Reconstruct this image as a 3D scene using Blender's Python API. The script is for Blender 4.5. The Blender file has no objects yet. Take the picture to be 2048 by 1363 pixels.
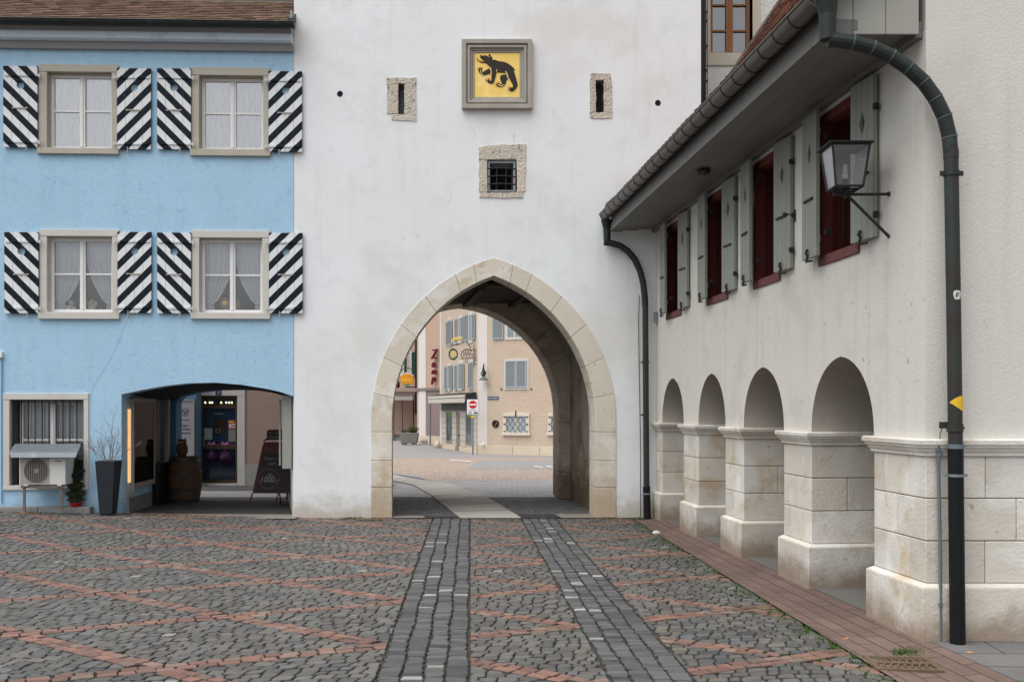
import bpy, bmesh, math, random
from mathutils import Vector, Matrix, noise as mnoise
from mathutils.geometry import tessellate_polygon
R = math.radians
random.seed(7)
SC = bpy.context.scene
COL = SC.collection
F, HZ, CH = 1991.0, 815.0, 1.6          # focal length (px of the 2048 photo), horizon row, eye height

# ---------------------------------------------------------------- geometry helpers
class Face:
    """vertical plane: P0 + u*U, outward normal N, height z"""
    def __init__(s, p0, U):
        s.p = Vector(p0[:2]); s.U = Vector(U[:2]).normalized(); s.N = Vector((s.U.y, -s.U.x))
        s.ang = math.atan2(s.U.y, s.U.x)
    def pt(s, u, z, d=0.0):
        q = s.p + s.U*u + s.N*d
        return Vector((q.x, q.y, z))
    def hit(s, px, py=HZ, d=0.0):
        rx = (px-1024)/F; p = s.p + s.N*d
        # p + U u = t (rx,1)
        det = s.U.x*(-1) - (-rx)*s.U.y
        u = ((-p.x)*(-1) - (-rx)*(-p.y))/det
        t = p.y + s.U.y*u
        return u, CH-(py-HZ)*t/F
    def rect(s, x0, x1, y0, y1, d=0.0):
        """photo-measured rectangle -> (u0,u1,z0,z1) on this plane"""
        yc = (y0+y1)/2; 
        u0, za = s.hit(x0, y1, d); u1, zb = s.hit(x1, y1, d)
        _, zc = s.hit(x0, y0, d); _, zd = s.hit(x1, y0, d)
        return u0, u1, (za+zb)/2, (zc+zd)/2
    def off(s, u=0, d=0):
        q = s.p+s.U*u+s.N*d
        return Face(q, s.U)

LOC = Face((0, 0), (1, 0))
WORLD = {}
def wl(o): return WORLD.get(o.name, Vector((0, 0, 0))) if o else Vector((0, 0, 0))

class MB:
    def __init__(s): s.v = []; s.f = []; s.m = []; s.cols = []; s.cur = 0
    def add(s, vs, fs, m=None):
        b = len(s.v); s.v += [tuple(v) for v in vs]
        for f in fs: s.f.append(tuple(i+b for i in f)); s.m.append(s.cur if m is None else m)
        return s
    def hexa(s, c, m=None):
        return s.add(c, [(0,1,2,3),(7,6,5,4),(0,4,5,1),(1,5,6,2),(2,6,7,3),(3,7,4,0)], m)
    def box(s, fc, u0, u1, z0, z1, d0, d1, m=None):
        c = [fc.pt(u0,z0,d0),fc.pt(u1,z0,d0),fc.pt(u1,z0,d1),fc.pt(u0,z0,d1),
             fc.pt(u0,z1,d0),fc.pt(u1,z1,d0),fc.pt(u1,z1,d1),fc.pt(u0,z1,d1)]
        return s.hexa(c, m)
    def plan(s, poly, z0, z1, m=None):
        n = len(poly)
        vs = [(p[0],p[1],z0) for p in poly]+[(p[0],p[1],z1) for p in poly]
        fs = [tuple(range(n))[::-1], tuple(range(n,2*n))]+[(i,(i+1)%n,n+(i+1)%n,n+i) for i in range(n)]
        return s.add(vs, fs, m)
    def prism(s, fc, outer, holes=(), d0=-.1, d1=0.0, m=None, mh=None, back=True):
        loops = [outer]+list(holes); flat = [p for l in loops for p in l]
        tris = tessellate_polygon([[Vector((p[0],p[1],0)) for p in l] for l in loops])
        n = len(flat)
        vs = [fc.pt(p[0],p[1],d1) for p in flat]+[fc.pt(p[0],p[1],d0) for p in flat]
        s.add(vs, [tuple(t) for t in tris]+([tuple(i+n for i in t) for t in tris] if back else []), m)
        b = len(s.v)-2*n; k = 0
        for li, l in enumerate(loops):
            L = len(l)
            for i in range(L):
                j = (i+1) % L
                s.f.append((b+k+i, b+k+j, b+k+j+n, b+k+i+n)); s.m.append((mh if (li and mh is not None) else (s.cur if m is None else m)))
            k += L
        return s
    def tube(s, pts, r, n=8, m=None, cap=True, rs=None):
        pts = [Vector(p) for p in pts]; rings = []
        t0 = (pts[1]-pts[0]).normalized()
        a = Vector((0,0,1)) if abs(t0.z) < .9 else Vector((1,0,0))
        nrm = t0.cross(a).normalized()
        vs = []
        for i, p in enumerate(pts):
            t = (pts[min(i+1,len(pts)-1)]-pts[max(i-1,0)]).normalized()
            nrm = (nrm-t*nrm.dot(t)).normalized(); bn = t.cross(nrm)
            rr = rs[i] if rs else r
            if 0 < i < len(pts)-1:
                c = (p-pts[i-1]).normalized().dot(t); rr = rr/max(.7, c)
            vs += [p+nrm*math.cos(6.28318*k/n)*rr+bn*math.sin(6.28318*k/n)*rr for k in range(n)]
        L = len(pts)
        fs = [(i*n+k, i*n+(k+1)%n, (i+1)*n+(k+1)%n, (i+1)*n+k) for i in range(L-1) for k in range(n)]
        if cap: fs += [tuple(range(n))[::-1], tuple(range((L-1)*n, L*n))]
        return s.add(vs, fs, m)
    def lathe(s, c, prof, n=20, m=None, sx=1, sy=1):
        vs = []
        for r, z in prof:
            vs += [(c[0]+r*sx*math.cos(6.28318*k/n), c[1]+r*sy*math.sin(6.28318*k/n), c[2]+z) for k in range(n)]
        L = len(prof)
        fs = [(i*n+k, i*n+(k+1)%n, (i+1)*n+(k+1)%n, (i+1)*n+k) for i in range(L-1) for k in range(n)]
        fs += [tuple(range(n))[::-1], tuple(range((L-1)*n, L*n))]
        return s.add(vs, fs, m)
    def disc(s, fc, u, z, r, d0, d1, n=20, m=None, rz=None):
        rz = rz or r
        return s.prism(fc, [(u+r*math.cos(6.28318*k/n), z+rz*math.sin(6.28318*k/n)) for k in range(n)], (), d0, d1, m)
    def ring(s, fc, u, z, r, rr, d0, d1, n=24, m=None, k=1.0):
        o = [(u+r*math.cos(6.28318*i/n), z+k*r*math.sin(6.28318*i/n)) for i in range(n)]
        h = [(u+rr*math.cos(6.28318*i/n), z+k*rr*math.sin(6.28318*i/n)) for i in range(n)]
        return s.prism(fc, o, [h], d0, d1, m)
    def sphere(s, c, r, n=10, m=None, sc=(1,1,1)):
        prof = []
        vs = []; 
        for i in range(n//2+1):
            a = math.pi*i/(n//2)
            rr = max(.001, math.sin(a))
            vs += [(c[0]+sc[0]*r*rr*math.cos(6.28318*k/n), c[1]+sc[1]*r*rr*math.sin(6.28318*k/n), c[2]-sc[2]*r*math.cos(a)) for k in range(n)]
        L = n//2+1
        fs = [(i*n+k, i*n+(k+1)%n, (i+1)*n+(k+1)%n, (i+1)*n+k) for i in range(L-1) for k in range(n)]
        return s.add(vs, fs, m)
    def build(s, name, mats, parent=None, bevel=0, smooth=False, local=False, loc=None, rotz=0, normals=True, seg=2):
        me = bpy.data.meshes.new(name)
        org = wl(parent)
        vs = s.v if local else [(v[0]-org.x, v[1]-org.y, v[2]-org.z) for v in s.v]
        me.from_pydata(vs, [], s.f); 
        if not isinstance(mats, (list, tuple)): mats = [mats]
        for mm in mats: me.materials.append(mm)
        me.polygons.foreach_set('material_index', s.m)
        if s.cols:
            at = me.color_attributes.new('Col', 'FLOAT_COLOR', 'CORNER')
            flat = []
            for f, c in zip(s.f, s.cols):
                for _ in f: flat += [c[0], c[1], c[2], 1.0]
            at.data.foreach_set('color', flat)
        if smooth: me.polygons.foreach_set('use_smooth', [True]*len(s.f))
        me.update()
        if normals:
            b = bmesh.new(); b.from_mesh(me); bmesh.ops.recalc_face_normals(b, faces=b.faces); b.to_mesh(me); b.free()
        o = bpy.data.objects.new(name, me); COL.objects.link(o)
        if parent: o.parent = parent
        if local and loc is not None:
            o.location = Vector(loc)-org; o.rotation_euler.z = rotz; WORLD[o.name] = Vector(loc)
        else: WORLD[o.name] = org
        if bevel:
            md = o.modifiers.new('bevel', 'BEVEL'); md.width = bevel; md.segments = seg; md.limit_method = 'ANGLE'; md.angle_limit = R(40)
        if smooth == 'auto':
            pass
        return o

def split_build(mb, name, *a, **k):
    """build every connected piece of the collected mesh as its own object"""
    par = list(range(len(mb.v)))
    def find(x):
        while par[x] != x: par[x] = par[par[x]]; x = par[x]
        return x
    for f in mb.f:
        for i in f[1:]:
            a_, b_ = find(f[0]), find(i)
            if a_ != b_: par[a_] = b_
    groups = {}
    for f, m in zip(mb.f, mb.m): groups.setdefault(find(f[0]), []).append((f, m))
    out = []
    for g in groups.values():
        q = MB(); ix = {}
        for f, m in g:
            for i in f:
                if i not in ix: ix[i] = len(q.v); q.v.append(mb.v[i])
            q.f.append(tuple(ix[i] for i in f)); q.m.append(m)
        out.append(q.build(name, *a, **k))
    return out

def tag(o, label=None, cat=None, group=None, kind=None):
    if label: o['label'] = label
    if cat: o['category'] = cat
    if group: o['group'] = group
    if kind: o['kind'] = kind
    return o
def thing(name, loc, label, cat, group=None):
    o = bpy.data.objects.new(name, None); COL.objects.link(o); o.location = loc
    o.empty_display_size = .2
    WORLD[o.name] = Vector(loc); return tag(o, label, cat, group)
def copy_part(o, parent, loc, rotz=None):
    c = o.copy(); COL.objects.link(c); c.parent = parent
    c.location = Vector(loc)-wl(parent); WORLD[c.name] = Vector(loc)
    if rotz is not None: c.rotation_euler.z = rotz
    for ch in [x for x in bpy.data.objects if x.parent == o]:
        d = ch.copy(); COL.objects.link(d); d.parent = c
    return c
def text(fc, u, z, d, s, size, name, mat, parent, depth=.004, shear=0, bold=0, align='CENTER', sx=1.0, local=False):
    cu = bpy.data.curves.new('t', 'FONT'); cu.body = s; cu.size = size; cu.extrude = depth; cu.shear = shear; cu.offset = bold
    cu.align_x = align; cu.align_y = 'CENTER'
    to = bpy.data.objects.new('t', cu); COL.objects.link(to)
    dg = bpy.context.evaluated_depsgraph_get(); dg.update()
    me = bpy.data.meshes.new_from_object(to.evaluated_get(dg))
    mb = MB()
    vs = [fc.pt(u+v.co.x*sx, z+v.co.y, d+v.co.z) for v in me.vertices]
    mb.add(vs, [tuple(p.vertices) for p in me.polygons])
    bpy.data.objects.remove(to); bpy.data.curves.remove(cu); bpy.data.meshes.remove(me)
    return mb.build(name, mat, parent, local=local)
def offset_poly(poly, d):
    """grow a counter-clockwise polygon outward by d"""
    n = len(poly); out = []
    for i in range(n):
        a, b, c = Vector(poly[i-1]), Vector(poly[i]), Vector(poly[(i+1) % n])
        e1 = (b-a).normalized(); e2 = (c-b).normalized()
        n1 = Vector((e1.y, -e1.x)); n2 = Vector((e2.y, -e2.x))
        k = n1.dot(n2); bis = (n1+n2)/(1+k)
        out.append(tuple(b+bis*d))
    return out
def area(p): return .5*sum(p[i-1][0]*p[i][1]-p[i][0]*p[i-1][1] for i in range(len(p)))
def ccw(p): return p if area(p) > 0 else p[::-1]

# ---------------------------------------------------------------- materials
MT = {}
def nodes(name):
    m = bpy.data.materials.new(name); m.use_nodes = True; MT[name] = m
    nt = m.node_tree; N = nt.nodes; L = nt.links
    return m, N, L, N['Principled BSDF']
def mth(N, L, op, a, b=None, c=None, clamp=False):
    n = N.new('ShaderNodeMath'); n.operation = op; n.use_clamp = clamp
    for i, x in enumerate((a, b, c)):
        if x is None: continue
        if isinstance(x, (int, float)): n.inputs[i].default_value = x
        else: L.new(x, n.inputs[i])
    return n.outputs[0]
def mixc(N, L, fac, a, b, bt='MIX'):
    n = N.new('ShaderNodeMix'); n.data_type = 'RGBA'; n.blend_type = bt
    if isinstance(fac, (int, float)): n.inputs[0].default_value = fac
    else: L.new(fac, n.inputs[0])
    for i, x in ((6, a), (7, b)):
        if isinstance(x, (tuple, list)): n.inputs[i].default_value = (x[0], x[1], x[2], 1)
        else: L.new(x, n.inputs[i])
    return n.outputs[2]
def nse(N, L, vec, scale, detail=4, rough=.55, dist=0, sc3=None):
    if sc3:
        mp = N.new('ShaderNodeMapping'); mp.inputs['Scale'].default_value = sc3; L.new(vec, mp.inputs[0]); vec = mp.outputs[0]
    n = N.new('ShaderNodeTexNoise'); n.inputs['Scale'].default_value = scale; n.inputs['Detail'].default_value = detail
    n.inputs['Roughness'].default_value = rough; n.inputs['Distortion'].default_value = dist
    L.new(vec, n.inputs['Vector']); return n.outputs[0]
def smooth(N, L, x, lo, hi):
    n = N.new('ShaderNodeMapRange'); n.interpolation_type = 'SMOOTHSTEP'; n.inputs[1].default_value = lo; n.inputs[2].default_value = hi
    L.new(x, n.inputs[0]); return n.outputs[0]
def scalec(N, L, col, f):
    n = N.new('ShaderNodeVectorMath'); n.operation = 'SCALE'
    if isinstance(col, (tuple, list)): n.inputs[0].default_value = col[:3]
    else: L.new(col, n.inputs[0])
    L.new(f, n.inputs[3]); return n.outputs[0]
def mat(name, col, rough=.85, var=.1, vs=2.5, bump=.15, bs=60, bd=.01, patches=(), streak=0, island=0, metal=0, attr=False, local=False, spec=.22, dirt=None, scratch=None, alpha=None, coarse=0):
    m, N, L, P = nodes(name)
    pos = N.new('ShaderNodeTexCoord').outputs['Object'] if local else N.new('ShaderNodeNewGeometry').outputs['Position']
    if attr:
        a = N.new('ShaderNodeAttribute'); a.attribute_name = 'Col'; c = a.outputs['Color']
    else:
        c = N.new('ShaderNodeRGB'); c.outputs[0].default_value = (*col, 1); c = c.outputs[0]
    for (pc, sc, lo, hi, amt) in patches:
        f = smooth(N, L, nse(N, L, pos, sc, 5, .6, .3), lo, hi)
        c = mixc(N, L, mth(N, L, 'MULTIPLY', f, amt), c, pc)
    if streak:
        f = smooth(N, L, nse(N, L, pos, 1.0, 4, .6, 0, (7, 7, .45)), .5, .78)
        c = mixc(N, L, mth(N, L, 'MULTIPLY', f, streak), c, tuple(x*.55 for x in col))
    if scratch:      # short dark scratch marks in rough-cast render
        sc_, w_, colr, amt = scratch
        n1 = nse(N, L, pos, sc_, 2, .5, 1.2)
        rid = mth(N, L, 'ABSOLUTE', mth(N, L, 'SUBTRACT', n1, .5))
        ln = mth(N, L, 'SUBTRACT', 1.0, smooth(N, L, rid, w_*.3, w_))
        mk = smooth(N, L, nse(N, L, pos, sc_*.8, 2, .6), .56, .66)
        c = mixc(N, L, mth(N, L, 'MULTIPLY', mth(N, L, 'MULTIPLY', ln, mk), amt), c, colr)
    if dirt:         # dirt = (colour, height, amount): splash-back grime of uneven height
        sep = N.new('ShaderNodeSeparateXYZ'); L.new(pos, sep.inputs[0])
        h = mth(N, L, 'ADD', sep.outputs[2], mth(N, L, 'MULTIPLY', mth(N, L, 'SUBTRACT', nse(N, L, pos, 3.5, 5, .65), .5), -dirt[1]*1.6))
        f = mth(N, L, 'SUBTRACT', 1.0, smooth(N, L, h, dirt[1]*.1, dirt[1]))
        c = mixc(N, L, mth(N, L, 'MULTIPLY', f, dirt[2]), c, dirt[0])
    v = mth(N, L, 'MULTIPLY_ADD', nse(N, L, pos, vs, 6, .65), 2*var, 1-var)
    if island:
        g = N.new('ShaderNodeNewGeometry')
        v = mth(N, L, 'MULTIPLY', v, mth(N, L, 'MULTIPLY_ADD', g.outputs['Random Per Island'], 2*island, 1-island))
    c = scalec(N, L, c, v)
    L.new(c, P.inputs['Base Color'])
    P.inputs['Roughness'].default_value = rough; P.inputs['Metallic'].default_value = metal
    P.inputs['Specular IOR Level'].default_value = spec
    if bump:
        b = N.new('ShaderNodeBump'); b.inputs['Strength'].default_value = bump; b.inputs['Distance'].default_value = bd
        hgt = nse(N, L, pos, bs, 5, .6)
        if coarse: hgt = mth(N, L, 'MULTIPLY_ADD', nse(N, L, pos, bs*.08, 3, .5), coarse, hgt)
        L.new(hgt, b.inputs['Height'])
        L.new(b.outputs[0], P.inputs['Normal'])
    return m
def emis(name, col, st):
    m, N, L, P = nodes(name); P.inputs['Base Color'].default_value = (*col, 1)
    P.inputs['Emission Color'].default_value = (*col, 1); P.inputs['Emission Strength'].default_value = st; return m
def glass(name, tint=(.9, .93, .95), refl=.16, rough=.02):
    m, N, L, P = nodes(name); out = N['Material Output']; N.remove(P)
    t = N.new('ShaderNodeBsdfTransparent'); t.inputs[0].default_value = (*tint, 1)
    g = N.new('ShaderNodeBsdfGlossy'); g.inputs['Roughness'].default_value = rough
    lw = N.new('ShaderNodeFresnel'); lw.inputs[0].default_value = 1.5
    mx = N.new('ShaderNodeMixShader'); L.new(mth(N, L, 'ADD', lw.outputs[0], refl-.04, clamp=True), mx.inputs[0])
    L.new(t.outputs[0], mx.inputs[1]); L.new(g.outputs[0], mx.inputs[2]); L.new(mx.outputs[0], out.inputs[0]); return m
# limewashed tower plaster: cool white with faint warm patches, hairline streaks
tower_m = mat('tower_plaster', (.80,.825,.84), .92, .05, 1.1, .16, 9, .02, patches=(((.70,.675,.63),.6,.5,.66,.55),((.83,.85,.87),.8,.48,.60,.6),((.72,.73,.75),2.6,.55,.62,.35),((.50,.49,.47),6,.68,.78,.4)), streak=.13, dirt=((.42,.37,.29),.42,.75), coarse=1.2, scratch=(1.6,.0045,(.52,.51,.49),.6))
blue_m = mat('blue_roughcast', (.405,.615,.785), .9, .09, 1.6, .5, 45, .012, patches=(((.42,.61,.76),2.2,.5,.7,.5),((.31,.51,.70),5,.55,.72,.55)), streak=.14, scratch=(22,.045,(.20,.36,.52),.6), dirt=((.17,.25,.33),.35,.6))
arc_m = mat('arcade_plaster', (.66,.635,.58), .9, .06, 1.5, .30, 38, .012, patches=(((.54,.51,.46),1.8,.52,.72,.5),((.28,.22,.16),13,.64,.72,.7)), streak=.25)
end_m = mat('roughcast_plaster', (.665,.64,.59), .92, .07, 1.3, .42, 60, .010, patches=(((.58,.545,.49),1.1,.48,.66,.55),((.45,.41,.36),9,.66,.74,.5)), streak=.15, coarse=.10)
neigh_m = mat('old_plaster', (.72,.70,.66), .92, .08, 2.5, .6, 20, .02, patches=(((.56,.51,.44),3,.5,.7,.4),((.4,.37,.33),9,.62,.75,.4)), streak=.15)
lime_m = mat('arch_limestone', (.66,.61,.515), .8, .10, 2.5, .45, 26, .012, patches=(((.75,.72,.66),1.7,.48,.60,.8),((.52,.40,.25),2.3,.56,.68,.6),((.34,.27,.19),14,.62,.70,.5),((.30,.28,.25),6,.68,.74,.5)), island=.07, dirt=((.38,.27,.16),.9,.65))
pier_m = mat('pier_limestone', (.645,.605,.53), .82, .12, 2.2, .45, 40, .014, patches=(((.53,.41,.26),2.2,.52,.68,.8),((.76,.745,.70),1.8,.5,.64,.8),((.30,.22,.14),10,.64,.72,.6)), island=.15, dirt=((.27,.20,.14),.34,.85), coarse=.5)
rough_m = mat('rough_old_stone', (.60,.545,.46), .9, .16, 9, 1.0, 28, .03, patches=(((.62,.58,.50),5,.5,.7,.6),((.13,.12,.10),16,.57,.66,.8)), island=.10, coarse=.5)
fram_m = mat('sandstone_frame', (.47,.435,.365), .85, .07, 4, .25, 60, .008, patches=(((.56,.53,.47),2.5,.5,.7,.6),), island=.05)
gfram_m = mat('pale_sandstone_frame', (.60,.58,.53), .85, .06, 4, .2, 60, .008, patches=(((.50,.46,.38),3,.55,.75,.5),))
emb_m = mat('carved_frame_stone', (.37,.345,.30), .8, .10, 5, .3, 60, .006, patches=(((.46,.43,.39),3,.5,.7,.6),), streak=.2)
mort_m = mat('mortar', (.17,.155,.13), .95, .2, 12)
white_m = mat('white_window_paint', (.78,.78,.77), .5, .05, 6, .08, 40, patches=(((.62,.55,.47),9,.66,.74,.5),))
dwhite = mat('sheet_white', (.62,.62,.60), .5, .06, 4, .05)
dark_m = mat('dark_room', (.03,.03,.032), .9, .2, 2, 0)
void_m = mat('dark_recess', (.02,.02,.02), .95, .2, 2, 0)
curt_m = mat('pale_curtain', (.86,.85,.84), .9, .05, 6, .1)
curl_m = mat('curtain_line', (.20,.18,.19), .9, .05)
net_m = mat('net_curtain', (.80,.81,.82), .9, .12, 14, .1)
frill_m = mat('net_curtain_frill', (.85,.85,.86), .9, .12, 60, .3)
gl_m = glass('window_glass', (.97,.98,.99), refl=.10)
glu_m = glass('bright_window_glass', (1,1,1), refl=.36)
gl2_m = glass('showcase_glass', (.5,.52,.52), .05)
gl3_m = glass('lantern_glass', (.93,.94,.95), .10)
glr_m = glass('reflecting_glass', (.35,.38,.4), .32)
gutd_m = mat('dark_copper', (.036,.042,.039), .45, .3, 8, .1, 30, patches=(((.05,.10,.085),6,.55,.75,.5),), metal=.35)
gutb_m = mat('brown_copper', (.12,.105,.092), .42, .18, 6, .08, 30, patches=(((.09,.08,.07),3,.5,.7,.5),), metal=.45)
patina = mat('patina_seam', (.10,.13,.12), .7, .4, 60, .3)
pipe_m = mat('dark_pipe', (.045,.042,.040), .5, .25, 6, .06, patches=(((.03,.06,.05),4,.5,.7,.6),), metal=.2)
black_m = mat('black_plastic_pipe', (.008,.009,.010), .45, .2, 5, .03)
iron_m = mat('iron', (.032,.032,.034), .6, .2, 20, .15, metal=.3)
zinc_m = mat('zinc_sheet', (.24,.27,.29), .45, .12, 5, .1, metal=.5, patches=(((.42,.43,.42),6,.55,.7,.5),))
zincpipe = mat('galvanised_pipe', (.17,.21,.25), .5, .12, 8, .05, metal=.4)
cornice_m = mat('cornice_paint', (.56,.65,.73), .6, .06, 3, .08, patches=(((.30,.33,.36),3,.5,.72,.6),))
corn2_m = mat('cornice_grey', (.33,.33,.34), .7, .1, 3, .1)
eave_m = mat('eave_boards', (.185,.18,.17), .7, .12, 3, .15, 30, patches=(((.14,.10,.075),6,.60,.72,.7),((.17,.17,.17),1.5,.45,.7,.6)), streak=.1)
verge_m = mat('verge_boards', (.37,.36,.32), .75, .08, 3, .15, patches=(((.36,.31,.24),4,.6,.75,.6),), streak=.2)
tile_m = mat('brown_roof_tiles', (.21,.135,.10), .85, .15, 9, .4, 50, patches=(((.17,.155,.07),2.2,.5,.72,.5),((.36,.30,.25),14,.66,.78,.4)), island=.32)
tile2_m = mat('red_roof_tiles', (.17,.075,.048), .85, .3, 9, .4, 50, patches=(((.10,.07,.06),2.5,.5,.7,.6),), island=.35)
red_m = mat('dark_red_paint', (.085,.022,.018), .85, .12, 6, .25, 30, spec=.1)
glare_m = glass('glare_lantern_pane', (.95,.96,.97), .42, .5)  # clear side panes, reflection raised to stand in for bright grazing sky
redf_m = mat('red_brown_frame_paint', (.15,.042,.033), .8, .2, 8, .25, 30, spec=.15, patches=(((.20,.09,.08),9,.58,.72,.5),))
redsill = mat('worn_red_sill', (.15,.06,.055), .75, .2, 12, .3, 30, patches=(((.28,.18,.17),9,.58,.72,.5),))
gold_m = mat('gold_leaf', (.86,.60,.17), .38, .10, 9, .08, 50, metal=.55, patches=(((.95,.75,.32),5,.5,.66,.6),))
bear_m = mat('bear_paint', (.035,.026,.022), .5, .3, 12, .1)
claw_m = mat('red_enamel', (.42,.10,.04), .5, .1)
wood_m = mat('brown_window_wood', (.30,.135,.06), .5, .12, 6, .08, 40)
oldwood = mat('dark_old_timber', (.05,.04,.032), .85, .35, 5, .5, 30, coarse=.5)
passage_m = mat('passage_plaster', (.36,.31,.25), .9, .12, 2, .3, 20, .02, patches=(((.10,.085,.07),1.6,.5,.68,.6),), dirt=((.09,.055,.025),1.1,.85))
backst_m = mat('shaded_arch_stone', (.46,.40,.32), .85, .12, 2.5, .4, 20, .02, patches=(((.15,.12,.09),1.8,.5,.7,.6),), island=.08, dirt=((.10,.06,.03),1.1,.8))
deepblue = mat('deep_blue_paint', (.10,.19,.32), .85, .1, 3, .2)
anthr = mat('anthracite_planter', (.022,.028,.036), .6, .12, 6, .15, 60)
twig_m = mat('twig_bark', (.23,.17,.14), .85, .25, 30, .1)
ac_m = mat('ac_white', (.62,.62,.58), .5, .05, 5, .03, patches=(((.35,.34,.30),14,.66,.72,.5),))
acg_m = mat('ac_beige_grille', (.36,.34,.30), .55, .05, 5, .03)
pinkw = mat('pink_render', (.38,.27,.225), .92, .06, 2, .7, 25, .02, coarse=.4)
greyp = mat('grey_plinth', (.34,.33,.30), .9, .1, 4, .3)
brass = mat('brown_door_metal', (.11,.078,.042), .5, .1, 6, .05, metal=.4)
barrelm = mat('barrel_oak', (.105,.066,.042), .8, .25, 8, .3, 30, streak=.3, island=.1)
hoop_m = mat('barrel_hoop', (.06,.06,.065), .5, .2, 9, .1, metal=.5)
owl_m = mat('owl_brown', (.10,.060,.025), .8, .4, 25, .5, 40)
purple = mat('purple_tinsel', (.03,.006,.03), .5, .4, 60, .5, 80, metal=.1)
maroon = mat('maroon_frame', (.045,.008,.009), .5, .12, 6, .03)
chalk = mat('chalk_panel', (.012,.011,.012), .6, .35, 30, .05, patches=(((.045,.042,.045),28,.56,.66,.5),))
paleink = mat('pale_ink', (.30,.29,.30), .8, .1)
paper = mat('white_paper', (.62,.62,.60), .7, .05)
redpr = mat('red_print', (.55,.06,.05), .6, .05)
yelpr = mat('yellow_print', (.75,.48,.04), .6, .08, 20)
signred = mat('sign_red', (.60,.015,.02), .4, .03)
signwh = mat('sign_white', (.78,.78,.78), .4, .03)
signblu = mat('sign_blue', (.03,.06,.12), .4, .03)
potred = mat('red_plastic_pot', (.55,.02,.02), .4, .05)
conif = mat('conifer_needles', (.048,.080,.030), .8, .3, 30, .1, island=.45)
leafm = mat('weed_leaf', (.055,.105,.022), .8, .3, 30, 0, island=.5)
bushm = mat('bush_leaf', (.08,.11,.035), .8, .3, 20, 0, island=.45)
concr = mat('concrete_slab', (.24,.215,.19), .85, .12, 2.5, .3, 40, patches=(((.15,.14,.13),1.5,.5,.7,.6),))
kerb_m = mat('granite_kerb', (.26,.26,.25), .9, .2, 25, .6, 60, patches=(((.08,.09,.06),5,.5,.7,.5),), island=.08)
troughm = mat('concrete_trough', (.22,.21,.19), .9, .2, 6, .4)
peach = mat('peach_render', (.54,.44,.345), .92, .08, 3.5, .6, 7, .05, patches=(((.50,.385,.30),.8,.5,.7,.6),))
rose = mat('rose_render', (.50,.345,.27), .92, .05, 1, .2, 12)
mauve = mat('mauve_render', (.26,.19,.175), .92, .06, 1, .2, 12)
pilast = mat('pale_pilaster', (.66,.625,.585), .9, .05, 1.5, .1)
winst = mat('window_surround_pale', (.60,.56,.52), .85, .05, 2, .1)
shutb = mat('blue_grey_shutter', (.33,.39,.42), .6, .08, 3, .05)
shutb2 = mat('blue_grey_louvre', (.22,.25,.265), .6, .08, 3, .05)
shutg = mat('green_shutter', (.02,.065,.045), .6, .1, 3, .05)
plinth_y = mat('yellow_limestone', (.60,.52,.40), .85, .12, 2, .3, patches=(((.45,.30,.14),1.3,.56,.72,.6),), island=.07)
shopst = mat('shopfront_stone', (.50,.455,.39), .85, .05, 2, .1, island=.04)
shopgl = mat('shop_glass', (.05,.07,.07), .06, .5, .8, 0, spec=.9, patches=(((.20,.24,.25),.9,.5,.6,.8),))
wingl = mat('far_window_glass', (.22,.26,.29), .08, .3, 1.2, 0, spec=.8)
awnw = mat('awning_fabric', (.55,.52,.45), .8, .05)
awnd = mat('awning_dark', (.03,.03,.032), .7, .1)
zemp = mat('maroon_letters', (.14,.015,.02), .5, .05)
orange = mat('orange_sign_paint', (.70,.30,.02), .5, .25, 3)
drain_m = mat('cast_iron_grate', (.16,.115,.075), .7, .3, 12, .3, metal=.3)
pathm = mat('pale_concrete_path', (.40,.38,.34), .85, .10, 2.0, .2, 40, patches=(((.20,.185,.17),1.1,.52,.7,.5),))
black_slate = mat('asphalt_patch', (.045,.045,.045), .9, .2, 20, .4)
butt = mat('cigarette_filter', (.62,.30,.10), .8, .1)

def stripe_mat(name, sg):
    m, N, L, P = nodes(name)
    pos = N.new('ShaderNodeTexCoord').outputs['Object']
    sp = N.new('ShaderNodeSeparateXYZ'); L.new(pos, sp.inputs[0]); x, z = sp.outputs[0], sp.outputs[2]
    s = mth(N, L, 'MULTIPLY_ADD', x, sg, z)
    s = mth(N, L, 'ADD', s, mth(N, L, 'MULTIPLY', nse(N, L, pos, 30, 2), .004))
    fr = mth(N, L, 'FRACT', mth(N, L, 'ADD', mth(N, L, 'DIVIDE', s, .255), 10.13))
    st = mth(N, L, 'GREATER_THAN', fr, .5)
    c = mixc(N, L, st, (.76,.77,.78), (.008,.013,.022))
    ch = smooth(N, L, nse(N, L, pos, 22, 5, .7, 0, (1.6,1,.8)), .665, .69)      # chipped paint
    c = mixc(N, L, mth(N, L, 'MULTIPLY', ch, .8), c, (.33,.25,.19))
    pl = mth(N, L, 'FRACT', mth(N, L, 'ADD', mth(N, L, 'DIVIDE', x, .121), 5.0))
    ln = mth(N, L, 'LESS_THAN', pl, .035)
    c = mixc(N, L, mth(N, L, 'MULTIPLY', ln, .75), c, (.06,.065,.07))
    c = scalec(N, L, c, mth(N, L, 'MULTIPLY_ADD', nse(N, L, pos, 6, 5), .12, .94))
    L.new(c, P.inputs['Base Color']); P.inputs['Roughness'].default_value = .6; P.inputs['Specular IOR Level'].default_value = .15
    b = N.new('ShaderNodeBump'); b.inputs['Strength'].default_value = .5; b.inputs['Distance'].default_value = .004
    L.new(mth(N, L, 'SUBTRACT', nse(N, L, pos, 30, 3), mth(N, L, 'MULTIPLY', ln, 2.0)), b.inputs['Height']); L.new(b.outputs[0], P.inputs['Normal'])
    return m
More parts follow.
